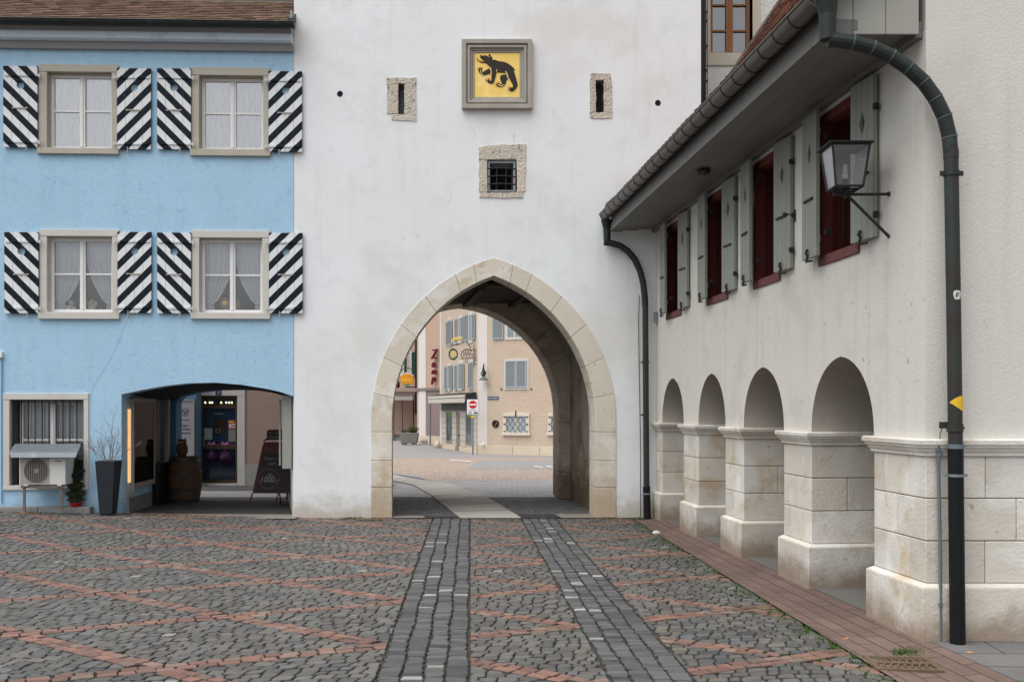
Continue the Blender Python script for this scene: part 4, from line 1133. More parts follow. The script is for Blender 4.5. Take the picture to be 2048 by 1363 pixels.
# vaulted ceiling (flat segmental)
mb = MB(); fa = [(BL.pt(u,z,-.33)) for u, z in arch]
bk = [(339,803),(362,792),(395,784),(440,779.5),(484,779),(520,781),(545,785),(563,790),(575,794)]
BK = Face((0,17.2),(1,0)); fb = [BK.pt(*BK.hit(x,y)) for x, y in bk]
for i in range(8): mb.add([fa[i],fa[i+1],fb[i+1],fb[i], fa[i]+Vector((0,0,.1)),fa[i+1]+Vector((0,0,.1)),fb[i+1]+Vector((0,0,.1)),fb[i]+Vector((0,0,.1))], [(0,1,2,3),(4,5,6,7),(0,1,5,4),(1,2,6,5),(2,3,7,6),(3,0,4,7)])
mb.build('vault', mat('vault_shade_colour', (.018,.024,.034), .9, .2), house)  # near-black colour puts the passage's deep shade into the vault
# rear wall of the passage with the second arch opening
bo = [BK.hit(x,y) for x, y in bk]
uA, uB = BK.hit(352,900)[0], BK.hit(572,900)[0]
ro = [(uA,-.05)]+[(max(uA, min(uB, u)), z) for u, z in bo]+[(uB,-.05)]
out2 = [(-9,-.05)]+ro+[(-3.0,-.05),(-3.0,8.5),(-9,8.5)]  # unseen upper part of the wall raised to shade the alley
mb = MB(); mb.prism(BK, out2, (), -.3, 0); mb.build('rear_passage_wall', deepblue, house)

# display cases on the left passage wall: built on that wall's own plane
PW = Face((PLx(14.48), 14.48), (-(PLx(15.48)-PLx(14.48))*-1, 1)); PW = Face((PLx(14.48),14.48), (-.075,1))
uy = lambda y: (y-14.48)/PW.U.y
PW0 = PW; PW = PW.off(d=.04)
lit = thing('lit_display_case', (PLx(14.7),14.7,.35), 'narrow lit display case at the front of the blue passage', 'display case')
mb = MB(); mb.box(PW,uy(14.50),uy(14.86),.28,.36,0,.05); mb.box(PW,uy(14.50),uy(14.86),1.66,1.73,0,.05); mb.box(PW,uy(14.50),uy(14.53),.36,1.66,0,.05); mb.box(PW,uy(14.83),uy(14.86),.36,1.66,0,.05); mb.build('case_frame', mat('case_grey', (.33,.35,.37), .5), lit, bevel=.003)
mb = MB(); mb.box(PW,uy(14.53),uy(14.83),.36,1.66,-.01,.012); mb.build('back_panel', mat('case_back', (.55,.45,.33), .6), lit)
mb = MB(); mb.box(PW,uy(14.60),uy(14.70),.50,1.58,.030,.048); mb.build('lamp_tube', emis('warm_tube', (1.0,.58,.27), .42), lit)
PW = PW0
bigc = thing('glass_showcase', (PLx(15.5),15.5,.4), 'large glass showcase with cream frame on the left passage wall', 'display case')
creamf = mat('cream_case_frame', (.34,.30,.23), .6)
mb = MB(); a_, b_ = uy(14.90), uy(16.08)
mb.box(PW,a_,b_,.38,.46,0,.06); mb.box(PW,a_,b_,1.68,1.75,0,.06); mb.box(PW,a_,a_+.05,.46,1.68,0,.06); mb.box(PW,b_-.05,b_,.46,1.68,0,.06); mb.build('case_frame', creamf, bigc, bevel=.003)
mb = MB(); mb.box(PW,a_+.05,b_-.05,.46,1.68,-.0,.01); mb.build('back_panel', dark_m, bigc)
mb = MB(); mb.box(PW,a_+.05,b_-.05,.46,1.68,.045,.05); mb.build('glass_pane', gl2_m, bigc)
board = thing('wall_panel', (PLx(16.3),16.3,.7), 'tan and dark blue wall panel between showcase and pillar', 'panel')
mb = MB(); mb.box(PW,uy(16.12),uy(16.4),.72,1.72,0,.04); mb.build('tan_board', mat('tan_board', (.20,.165,.125), .8), board)
mb = MB(); mb.box(PW,uy(16.41),uy(16.72),.72,1.72,0,.03); mb.build('blue_board', mat('blue_board', (.03,.055,.085), .6), board)
mb = MB(); mb.box(PW,uy(16.75),uy(16.82),.02,1.74,.0,.09); mb.build('cream_post', creamf, board)
bin_ = MB(); bin_.box(PW,uy(16.08),uy(16.72),.01,.70,.01,.10); tag(bin_.build('black_cabinet', black_m, bevel=.012), 'black cabinet standing on the floor beside the wine barrel', 'cabinet')
# metal meter cabinet on the right jamb
CB = Face((0,14.64),(1,0)); 
a_,b_,e_,f_ = CB.rect(564,583,790,937)
cab = thing('wall_cabinet', CB.pt(a_,e_,0), 'narrow pale metal wall cabinet on the right side of the blue passage', 'cabinet')
mb = MB(); mb.box(CB,a_,b_,e_,f_,-.32,0); mb.build('cabinet_body', mat('cabinet_grey', (.30,.295,.27), .6, .06, 3), cab, bevel=.008)
mb = MB(); g0,g1,h0,h1 = CB.rect(558,561,798,930,-.3); mb.box(CB,g0,g1,h0,h1,-.34,-.30); mb.build('glass_door_edge', mat('cabinet_edge', (.35,.36,.34), .4), cab)

# ================================================================= SHOP BEHIND THE ALLEY
SHP = Face((0,22.0),(1,0))
shop = thing('pink_house', (-5.5,22,-.12), 'pink rendered house with a stone door frame seen through the blue passage', 'house')
u0,u1,z0,z1 = SHP.rect(397,475,791,971); 
du0,du1,dz0,dz1 = u0,u1,-.12,z1
mb = MB(); mb.prism(SHP, [(-9.5,-.15),(du0,-.15),(du0,dz1),(du1,dz1),(du1,-.15),(-3.2,-.15),(-3.2,9),(-9.5,9)], (), -.3, 0); mb.build('wall', pinkw, shop)
mb = MB(); fw = .17; mb.box(SHP,du0-fw*.75,du0,-.12,dz1,-.1,.03); mb.box(SHP,du1,du1+fw,-.12,dz1,-.1,.03); mb.box(SHP,du0-fw*.75,du1+fw,dz1+.002,dz1+.16,-.1,.033); mb.build('door_frame', gfram_m, shop, bevel=.005)
mb = MB(); mb.box(SHP,du1+fw+.002,-3.2,-.12,SHP.hit(0,929)[1],0,.025); mb.build('plinth', greyp, shop, bevel=.004)
mb = MB(); mb.box(SHP,du0,du1,-.13,-.07,-.3,.06); mb.build('doorstep', gfram_m, shop)
zk = SHP.hit(0,893)[1]; zt_ = SHP.hit(0,812)[1]
mb = MB(); t = .07
mb.box(SHP,du0,du0+t,-.07,dz1,-.14,-.08); mb.box(SHP,du1-t,du1,-.07,dz1,-.14,-.08); mb.box(SHP,du0+t,du1-t,dz1-t,dz1,-.14,-.08); mb.box(SHP,du0+t,du1-t,-.07,.0,-.14,-.08); mb.box(SHP,du0+t,du1-t,zk-.05,zk+.06,-.14,-.08); mb.box(SHP,du0+t,du1-t,zt_-.05,zt_+.05,-.14,-.08)
door = mb.build('door', brass, shop, bevel=.004)
mb = MB(); mb.box(SHP,du0+t,du1-t,0,dz1-t,-.12,-.115); mb.build('pane', mat('dark_blue_door_glass', (.018,.035,.06), .08, .5, 2, 0, spec=.6), door)
mb = MB(); mb.box(SHP,du0+t+.02,du0+t+.035,.75,.95,-.08,-.05); mb.build('handle', zinc_m, door)
mb = MB()
for x in (410,419,424,442,452,458,463):
    u, z = SHP.hit(x+ .5, 804.5,-.1); mb.sphere(SHP.pt(u, z, -.10), .016, 8, sc=(1,1,1.3))
split_build(mb,'light_bulb', emis('warm_bulbs', (1.0,.80,.45), 2.2), door)
def sticker(px, m, name, d=-.112): 
    a,b,c,e = SHP.rect(*px); k = MB(); k.box(SHP,a,b,c,e,d,d+.003); return k.build(name, m, door)
s1 = sticker((405.5,421.5,856,879), mat('mint_notice', (.30,.40,.36), .7, .1, 30), 'notice'); s2 = sticker((454,470,840,858), redpr, 'red_notice'); s3 = sticker((454,470,859,883), mat('dim_notice', (.24,.25,.22), .7, .12, 30), 'notice')
s4 = sticker((424,449,837,868), mat('dark_bag_print', (.035,.022,.012), .7, .3, 12), 'dark_poster'); sticker((455,464,841,845), yelpr, 'yellow_strip', -.108)
k = MB(); a_,e_ = SHP.hit(436,861,-.108); k.ring(SHP,a_,e_,.055,.045,-.11,-.107,20,k=.85); k.build('round_print', paleink, door)
for (x0_,x1_,y0_,y1_) in ((455,460.5,847,856),(462,465,846,850),(466,469,846,850),(462,465,852,856),(466,469,852,856)): sticker((x0_,x1_,y0_,y1_), paper, 'price_print', -.1075)
a_,e_ = SHP.hit(437,827,-.108); text(SHP,a_,e_,-.11,'CIGARS',.06,'door_lettering',paleink,door)
# purple balls hanging on the door
for (x,y,r,lab) in ((423,914,.135,'smaller purple tinsel ball with pink bow hanging on the left of the door'),(450,916,.155,'larger purple tinsel ball hanging on the right of the door')):
    u, z = SHP.hit(x, y, .05); P_ = SHP.pt(u, z, .04+r*.0)
    tb = thing('hanging_ball', P_, lab, 'ball', 'purple balls on the shop door'); mb = MB(); mb.sphere(P_, r, 16)
    rg = random.Random(4)
    for i in range(len(mb.v)):
        v = Vector(mb.v[i])-P_; mb.v[i] = tuple(P_+v*rg.uniform(.9,1.06))
    mb.build('tinsel_ball', purple, tb)
    mb = MB(); zt2 = SHP.hit(x,886,.05)[1]; mb.tube([P_+Vector((0,0,r)), (P_.x, P_.y, zt2)], .004, 5)
    pk = mat('pink_ribbon', (.40,.13,.34), .4)
    for s_ in (-1,1): mb.add([(P_.x,P_.y-.01,zt2),(P_.x+s_*.07,P_.y-.02,zt2+.05),(P_.x+s_*.08,P_.y-.015,zt2-.02),(P_.x+s_*.01,P_.y-.02,zt2-.03)], [(0,1,2,3)])
    mb.build('bow', pk, tb)
# number plate
u, z = SHP.hit(438,784); mb = MB(); mb.box(SHP,u-.065,u+.065,z-.06,z+.06,.034,.042); np_ = mb.build('number_plate', signblu, shop); text(SHP,u,z,.0425,'2',.10,'number',signwh,np_)
# banner on the blue strip left of the door
BN = Face((0,21.6),(1,0)); a_,b_,e_,f_ = BN.rect(353,387,800,950)
mb = MB(); mb.box(BN,a_-.9,b_+.05,-.12,3,-.38,-.02); mb.build('blue_wall_strip', mat('alley_blue', (.09,.17,.28), .85), shop)
ban = thing('cigar_banner', BN.pt(a_,e_,0), 'tall white banner with text beside the barrel and owl', 'banner')
a_,b_,e_,f_ = BN.rect(355,386,801,948)
mb = MB(); mb.box(BN,a_,b_,e_,f_,-.01,.004); mb.build('cloth_panel', mat('banner_white', (.30,.285,.30), .8), ban)
mb = MB(); mb.box(BN,a_-.03,a_,e_,f_,-.01,.02); mb.box(BN,b_,b_+.03,e_,f_,-.01,.02); mb.box(BN,a_-.03,b_+.03,f_,f_+.03,-.01,.02); mb.build('banner_frame', creamf, ban)
ink = mat('banner_ink', (.10,.085,.10), .8)
uc = (a_+b_)/2
for i, s_ in enumerate(('Cigars','in Perfect','Harmony')): text(BN,uc,BN.hit(0,850+7.5*i)[1],.006,s_,.058,'banner_text',ink,ban)
text(BN,uc,BN.hit(0,839)[1],.006,'HAVANA CLASSICS',.022,'banner_text',ink,ban)
mb = MB(); zc_ = BN.hit(0,824)[1]; mb.ring(BN,uc,zc_,.085,.072,.004,.007); 
for s_ in (-1,1): mb.prism(BN,[(uc,zc_-.055),(uc+s_*.012,zc_-.055),(uc+s_*.05,zc_+.03),(uc+s_*.07,zc_+.05),(uc+s_*.03,zc_+.045),(uc,zc_-.01)],(),.004,.008)
mb.build('round_emblem', ink, ban)
# barrel + owl
bx, by = (369.5-1024)/F*16.88, 16.88
bar = thing('wine_barrel', (bx,by,0), 'old oak wine barrel with dark hoops in the passage', 'barrel')
mb = MB(); Hb = .77; prof = []
for i in range(15):
    t = i/14; prof.append((.235+.045*math.sin(math.pi*t), Hb*t))
n = 22
for k in range(n):
    a0 = 6.28318*k/n+.004; a1 = 6.28318*(k+1)/n-.004; vs = []
    for r_, z_ in prof: vs += [(bx+r_*math.cos(a0),by+r_*math.sin(a0),z_+.005),(bx+r_*math.cos(a1),by+r_*math.sin(a1),z_+.005),(bx+(r_-.03)*math.cos(a1),by+(r_-.03)*math.sin(a1),z_+.005),(bx+(r_-.03)*math.cos(a0),by+(r_-.03)*math.sin(a0),z_+.005)]
    fs = []
    for i in range(14): b = i*4; fs += [(b+j,b+(j+1)%4,b+4+(j+1)%4,b+4+j) for j in range(4)]
    fs += [(0,1,2,3),(56,57,58,59)]; mb.add(vs, fs)
mb.build('staves', barrelm, bar)
mb = MB(); mb.lathe((bx,by,0), [(.21,Hb-.03),(.21,Hb-.015)], 24); mb.lathe((bx,by,0), [(.24,.02),(.24,.03)], 24); mb.build('barrel_head', barrelm, bar)
for t0,t1 in ((.02,.09),(.27,.32),(.66,.71),(.90,.985)):
    mb = MB(); r0 = .235+.045*math.sin(math.pi*t0)+.004; r1 = .235+.045*math.sin(math.pi*t1)+.004; rm = max(r0,r1)
    mb.lathe((bx,by,0), [(r0,Hb*t0),(r1,Hb*t1),(r1-.006,Hb*t1),(r0-.006,Hb*t0)], 28); mb.build('hoop', hoop_m, bar)
ox = (364-1024)/F*16.82; oy = 16.82
owl = thing('owl_figure', (ox,oy,Hb), 'small brown owl figure standing on the wine barrel', 'figure')
mb = MB(); mb.lathe((ox,oy,Hb+.002), [(.045,0),(.07,.02),(.092,.09),(.098,.15),(.085,.20),(.07,.225),(.078,.25),(.07,.28),(.04,.30)], 16, sx=1, sy=.85); mb.build('body', owl_m, owl, smooth=True)
for s_ in (-1,1):
    mb = MB(); mb.add([(ox+s_*.03,oy-.03,Hb+.28),(ox+s_*.07,oy,Hb+.265),(ox+s_*.045,oy+.03,Hb+.275),(ox+s_*.068,oy,Hb+.335)], [(0,1,3),(1,2,3),(2,0,3),(0,1,2)]); mb.build('ear_tuft', owl_m, owl)
    mb = MB(); mb.sphere((ox+s_*.028,oy-.062,Hb+.255), .014, 8); mb.build('eye', yelpr, owl)
    mb = MB(); mb.sphere((ox+s_*.075,oy,Hb+.13), .05, 10, sc=(.5,.8,1.7)); mb.build('wing', owl_m, owl, smooth=True)
mb = MB(); mb.add([(ox-.01,oy-.07,Hb+.25),(ox+.01,oy-.07,Hb+.25),(ox,oy-.09,Hb+.225),(ox,oy-.06,Hb+.225)], [(0,1,2),(0,3,2),(1,3,2),(0,1,3)]); mb.build('beak', yelpr, owl)
# sandwich board
SB = Face((0,15.75),(1,0)); s15 = F/15.75
zz = lambda y: CH-(y-HZ)/s15; xx_ = lambda x: (x-1024)/s15
sb = thing('sandwich_board', (xx_(530),15.75,.02), 'dark red framed sandwich board standing in the blue passage', 'sandwich board')
lean = .18
def slab(pts, dth, m, name, dz=0):
    """points in photo px; leaned panel (top further from the camera)"""
    vs = []
    for off in (0, dth):
        for x, y in pts: z = zz(y); vs.append((xx_(x), 15.75-off-dz+ (z-.05)*lean, z))
    n = len(pts); k = MB(); tr = tessellate_polygon([[Vector((p[0],p[1],0)) for p in pts]])
    k.add(vs, [tuple(t) for t in tr]+[tuple(i+n for i in t) for t in tr]+[(i,(i+1)%n,n+(i+1)%n,n+i) for i in range(n)])
    return k.build(name, m, sb)
fo = [(504,986),(520,892),(524,884),(592,884),(584,986)]
slab(fo, .02, maroon, 'frame'); slab([(509,983),(523.5,908),(584,908),(578,983)], .006, chalk, 'chalk_panel', .02)
slab([(528,879),(528,862),(531,859),(592,859),(592,879)], .025, maroon, 'header_frame')
slab([(533,867.5),(533,864),(590,864),(590,867.5)], .004, mat('header_strip', (.07,.08,.085), .5), 'header_strip', .026)
slab([(533,880-3),(533,872),(590,872),(590,877)], .004, MT['header_strip'], 'header_strip', .026)
k = MB()
for (xa,ya,xb,yb,o1,o2) in ((504,986,500,1002,0,0),(556,986,552,1002,0,0)): k.tube([(xx_(xa),15.75+(zz(ya)-.05)*lean-.01,zz(ya)),(xx_(xb),15.73,zz(yb+3))], .011, 6)
k.tube([(xx_(520),15.98,zz(884)),(xx_(524),15.98,zz(879)),(xx_(560),15.98,zz(879))], .011, 6)
split_build(k,'front_leg', maroon, sb)
k = MB(); k.tube([(xx_(538),16.02,zz(884)),(xx_(544),16.35,.03)], .011, 6); k.tube([(xx_(575),16.02,zz(884)),(xx_(580),16.35,.03)], .011, 6); split_build(k,'rear_leg', maroon, sb)
LB_ = lambda dz: None
class Lean(Face):
    def pt(s, u, z, d=0): return Vector((u, 15.75-.027-d+(z-.05)*lean, z))
LN = Lean((0,15.75),(1,0))
pi2 = mat('board_ink', (.16,.155,.16), .8)
text(LN,xx_(524),zz(900),.0,'SWISSLOS',.11,'board_lettering',mat('dim_red_ink',(.16,.05,.05),.7),sb,align='LEFT',shear=.15)
text(LN,xx_(541),zz(922),.0,'Gewinne\ncash',.075,'board_lettering',pi2,sb,shear=.2)
text(LN,xx_(538),zz(950),.0,'20x',.075,'board_lettering',pi2,sb,shear=.2)
text(LN,xx_(537),zz(959),.0,'1000.-',.12,'board_lettering',pi2,sb,shear=.2,bold=.002)
k = MB(); k.ring(LN,xx_(536),zz(957),.17,.155,0,.003,28,k=.95); k.build('drawn_circle', mat('dim_red_ring',(.12,.03,.035),.7), sb)
text(LN,xx_(536),zz(866),.003,'MIO   1',.05,'header_number',black_m,sb,align='LEFT'); text(LN,xx_(536),zz(875),.003,'a.C.   110.0',.05,'header_number',black_m,sb,align='LEFT')

# ================================================================= THINGS IN FRONT OF THE BLUE HOUSE
# air conditioner
g0,g1,h0,h1 = BL.rect(38,131,914,969,.42)
ac = thing('air_conditioner', BL.pt(g0,h0,.3), 'white outdoor air conditioner unit under a grey metal hood', 'air conditioner')
mb = MB(); mb.box(BL,g0,g1,h0,h1,.12,.42); mb.build('casing', ac_m, ac, bevel=.010)
gu, gz2 = BL.hit(72.5,941,.43); mb = MB(); fl_, fr_ = BL.hit(40,941,.43)[0], BL.hit(98,941,.43)[0]
mb.ring(BL,gu,gz2,.178,.170,.421,.432,32); 
mb.prism(BL,[(fl_,h0+.02),(fr_,h0+.02),(fr_,h1-.012),(fl_,h1-.012)],[[(gu+.171*math.cos(i*6.283/28), gz2+.171*math.sin(i*6.283/28)) for i in range(28)]],.416,.425)
mb.build('fan_surround', acg_m, ac, bevel=.002)
mb = MB(); mb.disc(BL,gu,gz2,.17,.4205,.4215,28); mb.build('dark_fan_opening', mat('fan_dark', (.09,.085,.075), .7), ac)
mb = MB()
for i in range(-5,6): x = gu+i*.031; hh = math.sqrt(max(.0001,.17**2-(i*.031)**2)); mb.box(BL,x-.003,x+.003,gz2-hh,gz2+hh,.424,.43)
mb.disc(BL,gu,gz2,.035,.422,.427,16)
for i in range(4):
    r_ = .06+i*.03; mb.ring(BL,gu,gz2,r_,r_-.002,.4235,.426,24)
mb.build('fan_grille', mat('grille_grey', (.27,.26,.24), .6), ac)
mb = MB(); a_,e_ = BL.hit(116,921,.43); mb.box(BL,a_-.045,a_+.04,e_-.01,e_+.008,.421,.424); mb.build('name_badge', mat('badge_grey',(.2,.2,.19),.6), ac)
mb = MB(); hood = []
prf = [(.02,BL.hit(80,887,.05)[1]),(.16,BL.hit(80,893,.1)[1]),(.30,BL.hit(80,899,.3)[1]),(.50,BL.hit(80,904,.5)[1]),(.52,BL.hit(80,914,.5)[1])]
lw_ = [BL.hit(x,900,d)[0] for x,d in ((30,.02),(25,.16),(22,.3),(19,.5),(22,.52))]; rw_ = [BL.hit(x,900,d)[0] for x,d in ((161,.02),(160,.16),(157,.3),(155,.5),(151,.52))]
vs = []
for (d,z),l_,r_ in zip(prf,lw_,rw_): vs += [BL.pt(l_,z,d),BL.pt(r_,z,d),BL.pt(l_,z-.004,d-.003),BL.pt(r_,z-.004,d-.003)]
fs = []
for i in range(4): b = 4*i; fs += [(b,b+1,b+5,b+4),(b+2,b+3,b+7,b+6),(b,b+2,b+6,b+4),(b+1,b+3,b+7,b+5)]
fs += [(0,1,3,2),(16,17,19,18)]; mb.add(vs, fs); mb.build('metal_hood', zinc_m, ac)
mb = MB(); zl = h0-.012
mb.box(BL,g0+.02,g1+.02,zl-.035,zl,.38,.41); mb.box(BL,g0+.02,g1+.02,zl-.035,zl,.14,.17)
for x in (49,123.5): 
    u_ = BL.hit(x,980,.39)[0]
    mb.box(BL,u_-.016,u_+.016,.15,zl-.035,.385,.405); mb.box(BL,u_-.016,u_+.016,zl-.03,zl,.0,.42)
mb.build('support_frame', mat('stand_steel', (.17,.15,.14), .6, .2, 10, metal=.3), ac)
mb = MB()
for x in (52,119): u_ = BL.hit(x,971,.42)[0]; mb.box(BL,u_-.03,u_+.03,zl-.001,zl+.014,.36,.43)
split_build(mb,'foot', paper, ac)
mb = MB(); p0 = BL.pt(g1-.01,h0+.12,.2); pts = [p0, p0+Vector((.05,.05,.0)), p0+Vector((.09,.10,.05)), p0+Vector((.10,.16,.06)), p0+Vector((.09,.32,.03))]; mb.tube(pts, .025, 8); mb.build('insulated_pipe', black_m, ac)
# conifer in a red pot on the kerb
cu, cz = BL.hit(148,1016,.16); cp_ = BL.pt(cu, .185, .10)
con = thing('potted_conifer', cp_, 'small green conifer in a red pot on the kerb', 'potted plant')
mb = MB(); mb.lathe(cp_, [(.055,0),(.075,.03),(.088,.045),(.088,.055),(.08,.055)], 20); mb.build('pot', potred, con)
mb = MB(); mb.tube([cp_+Vector((0,0,.04)), cp_+Vector((0,0,.52))], .01, 6); mb.build('stem', twig_m, con)
mb = MB(); rg = random.Random(8); Hc = .60
for _ in range(9500):
    t = rg.random()**.85; z = .055+Hc*t*.98
    rad = (.145*(1-t)**.62*min(1,(t+.04)*9)) * (.8+.28*math.sin(t*34+rg.random()))
    a = rg.random()*6.283; r_ = rad*math.sqrt(rg.uniform(.25,1.08)); c = cp_+Vector((math.cos(a)*r_, math.sin(a)*r_, z))
    dirv = Vector((math.cos(a)*.6, math.sin(a)*.6, .75)).normalized(); dirv = (dirv+Vector((rg.gauss(0,.3),rg.gauss(0,.3),rg.gauss(0,.2)))).normalized()
    sd = dirv.cross(Vector((rg.gauss(0,1),rg.gauss(0,1),rg.gauss(0,1)))).normalized()*.0035; l_ = rg.uniform(.016,.034)
    mb.add([c-sd, c+sd, c+dirv*l_], [(0,1,2)])
mb.build('foliage', conif, con, normals=False)
# tall planter
pc = Face((0,14.12),(1,0)); pu = (218-1024)/F*14.12
plz = CH-(1027-HZ)*14.12/F; pt_z = CH-(921.5-HZ)*13.98/F
plan_ = thing('tall_planter', (pu,14.12,plz), 'tall tapered anthracite planter with bare twigs', 'planter')
def fr(zt_, hw_, cxp): return [(cxp-hw_,14.12-hw_,zt_),(cxp+hw_,14.12-hw_,zt_),(cxp+hw_,14.12+hw_,zt_),(cxp-hw_,14.12+hw_,zt_)]
bt = fr(plz,.090,pu-.012); tp = fr(pt_z,.140,pu-.004); ti = fr(pt_z,.124,pu-.004); tl = fr(pt_z-.05,.122,pu-.004)
mb = MB(); mb.add(bt+tp+ti+tl, [(0,3,2,1)]+[(i,(i+1)%4,4+(i+1)%4,4+i) for i in range(4)]+[(4+i,4+(i+1)%4,8+(i+1)%4,8+i) for i in range(4)]+[(8+i,8+(i+1)%4,12+(i+1)%4,12+i) for i in range(4)]+[(12,13,14,15)])
mb.build('pot', anthr, plan_, bevel=.008)
mb = MB(); rg = random.Random(21)
def twig(p, d, l, r, lev):
    pts = [p]; q = p.copy(); dd = d.copy(); n_s = 5
    for i in range(n_s):
        dd = (dd+Vector((rg.gauss(0,.10),rg.gauss(0,.10),rg.gauss(0,.07)))).normalized(); q = q+dd*l/n_s; pts.append(q.copy())
        if lev < 3 and i > 0 and rg.random() < (.75 if lev < 2 else .4):
            a = rg.random()*6.28; nd = (dd+Vector((math.cos(a),math.sin(a)*.7,.15))*rg.uniform(.45,.8)).normalized(); twig(q.copy(), nd, l*rg.uniform(.35,.55), r*.6, lev+1)
    mb.tube(pts, r, 5, rs=[max(.0012,r*(1-.7*i/n_s)) for i in range(n_s+1)])
top0 = Vector((pu+.005,14.12,pt_z-.05))
for i in range(13):
    a = i/13*6.28+rg.random()*.4; tilt = rg.uniform(.25,1.15) if i else .1
    d_ = Vector((math.cos(a)*tilt, math.sin(a)*tilt*.6, 1)).normalized(); twig(top0+Vector((rg.uniform(-.07,.07),rg.uniform(-.07,.07),0)), d_, rg.uniform(.28,.42), .0045, 0)
twig(top0, Vector((-.02,0,1)), .58, .006, 0)
mb.build('twigs', twig_m, plan_)
mb = MB(); mb.box(pc, pu-.125, pu+.117, pt_z-.05, pt_z-.03, -.12, .12); mb.build('soil', mat('soil', (.05,.035,.025), .95, .4, 30), plan_)
# window ornaments (behind the lower left and lower right curtains)
def at(px, py, d): 
    u, z = BL.hit(px, py, d); return BL.pt(u, z, d)
zs = BL.rect(*wins[2])[2]+.02
def figurine(px, parts, label, nm, cat):
    u = BL.hit(px, 620, -.18)[0]; P_ = BL.pt(u, zs, -.18); t_ = thing(nm, P_, label, cat, 'ornaments on the window sills')
    for i, (name, off, r, sc_, m_) in enumerate(parts):
        k = MB(); k.sphere(P_+Vector(off), r, 12, sc=sc_); k.build(name, m_, t_, smooth=True)
wcer = mat('white_ceramic', (.62,.64,.60), .35, .1, 20); ycer = mat('cream_ceramic', (.60,.55,.35), .4, .1, 20)
figurine(140,[('body',(0,0,.05),.06,(1,.7,.9),wcer),('head',(.02,0,.135),.04,(1,.8,1),wcer),('bud',(-.05,0,.06),.035,(1,.8,1),wcer),('bud',(.06,0,.055),.035,(1,.8,1),wcer)],'white round ceramic ornament behind the lower left window','ceramic_ornament','ornament')
figurine(184,[('body',(0,0,.06),.055,(1,.7,1.3),ycer),('head',(0,0,.155),.032,(1,.9,1),ycer),('wing',(-.05,.01,.12),.04,(.8,.4,1.1),ycer),('wing',(.05,.01,.12),.04,(.8,.4,1.1),ycer)],'cream winged ceramic ornament behind the lower left window','ceramic_angel','ornament')
figurine(168,[('body',(0,0,.05),.035,(1,.7,1.5),mat('yellow_ceramic',(.55,.45,.10),.4))],'small yellow ornament beside the mullion of the lower left window','ceramic_ornament','ornament')
zs = BL.rect(*wins[3])[2]+.02
figurine(451,[('ball',(0,0,.13),.09,(1,.7,1),mat('straw_weave',(.42,.33,.19),.8,.4,60,.6,90)),('stand',(0,0,.02),.05,(1,.7,.4),ycer)],'woven straw ball left of the mullion in the lower right window','straw_ornament','ornament')
figurine(471,[('ball',(0,0,.12),.085,(1,.7,1),MT['straw_weave']),('stand',(0,0,.02),.05,(1,.7,.4),ycer)],'woven straw ball right of the mullion in the lower right window','straw_ornament','ornament')
# ================================================================= ARCADE BUILDING
AR = Face((AX(TY), TY), (AX(6.81)-AX(TY), 6.81-TY)); AN = math.hypot(AX(6.81)-AX(TY), 6.81-TY)
EW = Face((2.83, 6.81), (1, 0))
arc = thing('arcade_building', (2.9, 10.5, 0), 'cream plastered arcade house with limestone piers and grey green shutters', 'building')
ops = [(1324.5,1367.5,1344,759),(1397,1451,1423,750),(1487.5,1568,1525,738),(1623,1748,1686,717)]
TH = .62; ZI = 1.385
arcs = []
for a, b, ax_, ay in ops:
    u0 = AR.hit(a)[0]; u1 = AR.hit(b)[0]; za = AR.hit(ax_, ay)[1]; arcs.append((u0, u1, za))
wpx = [(1334,1364),(1415.5,1457),(1509,1562),(1640,1720)]
wu = [(AR.hit(a)[0], AR.hit(b)[0]) for a, b in wpx]
WZ0, WZ1 = 2.90, 4.02
outer = [(0.0, ZI)]
for u0, u1, za in arcs:
    n = 16; hw = (u1-u0)/2; cx_ = (u0+u1)/2; rise = za-ZI; pts = []
    for i in range(n*2+1):
        a = math.pi*i/(2*n); x = -math.cos(a); z = math.sin(a)**.93
        pts.append((cx_+hw*x, ZI+rise*z+ (.02*(1-abs(x))**2 if abs(x) < 1 else 0)))
    outer += pts
outer += [(AN-.01, ZI), (AN-.01, 4.19), (0, 4.19)]
holes = [[(a+.055,WZ0-.006),(b-.045,WZ0-.006),(b-.045,WZ1+.006),(a+.055,WZ1+.006)] for a, b in wu]
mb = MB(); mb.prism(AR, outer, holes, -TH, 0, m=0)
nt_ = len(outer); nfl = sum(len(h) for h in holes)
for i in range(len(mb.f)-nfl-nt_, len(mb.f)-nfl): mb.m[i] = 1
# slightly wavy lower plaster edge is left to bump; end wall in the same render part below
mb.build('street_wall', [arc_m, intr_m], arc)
# corner geometry in plan
def pl(u, d): p = AR.pt(u, 0, d); return (p.x, p.y)
def line_x(y, d=0): # x on the arcade plane offset d outward at y
    p = AR.pt(0,0,d); q = AR.pt(1,0,d); t = (y-p.y)/(q.y-p.y); return p.x+(q.x-p.x)*t
uC = arcs[3][1]      # near edge of last opening
corner = ccw([pl(uC,0), (line_x(6.81),6.81), (7.2,6.81), (7.2,7.5), (pl(uC,-TH)[0]+.2, 7.5), pl(uC,-TH)])
mb = MB(); mb.plan(ccw([(line_x(6.81),6.808),(7.2,6.808),(7.2,7.3),(line_x(7.3)+.03,7.3),(line_x(6.9)+.004,6.9)]), ZI, 4.19)
# gable above
mb.prism(Face((0,6.808),(1,0)), [(line_x(6.81),4.19),(7.2,4.19),(7.2,9),(5.2,7.9),(3.4,5.2),(line_x(6.81),4.6)], (), -.4, 0)
mb.build('end_wall', end_m, arc)
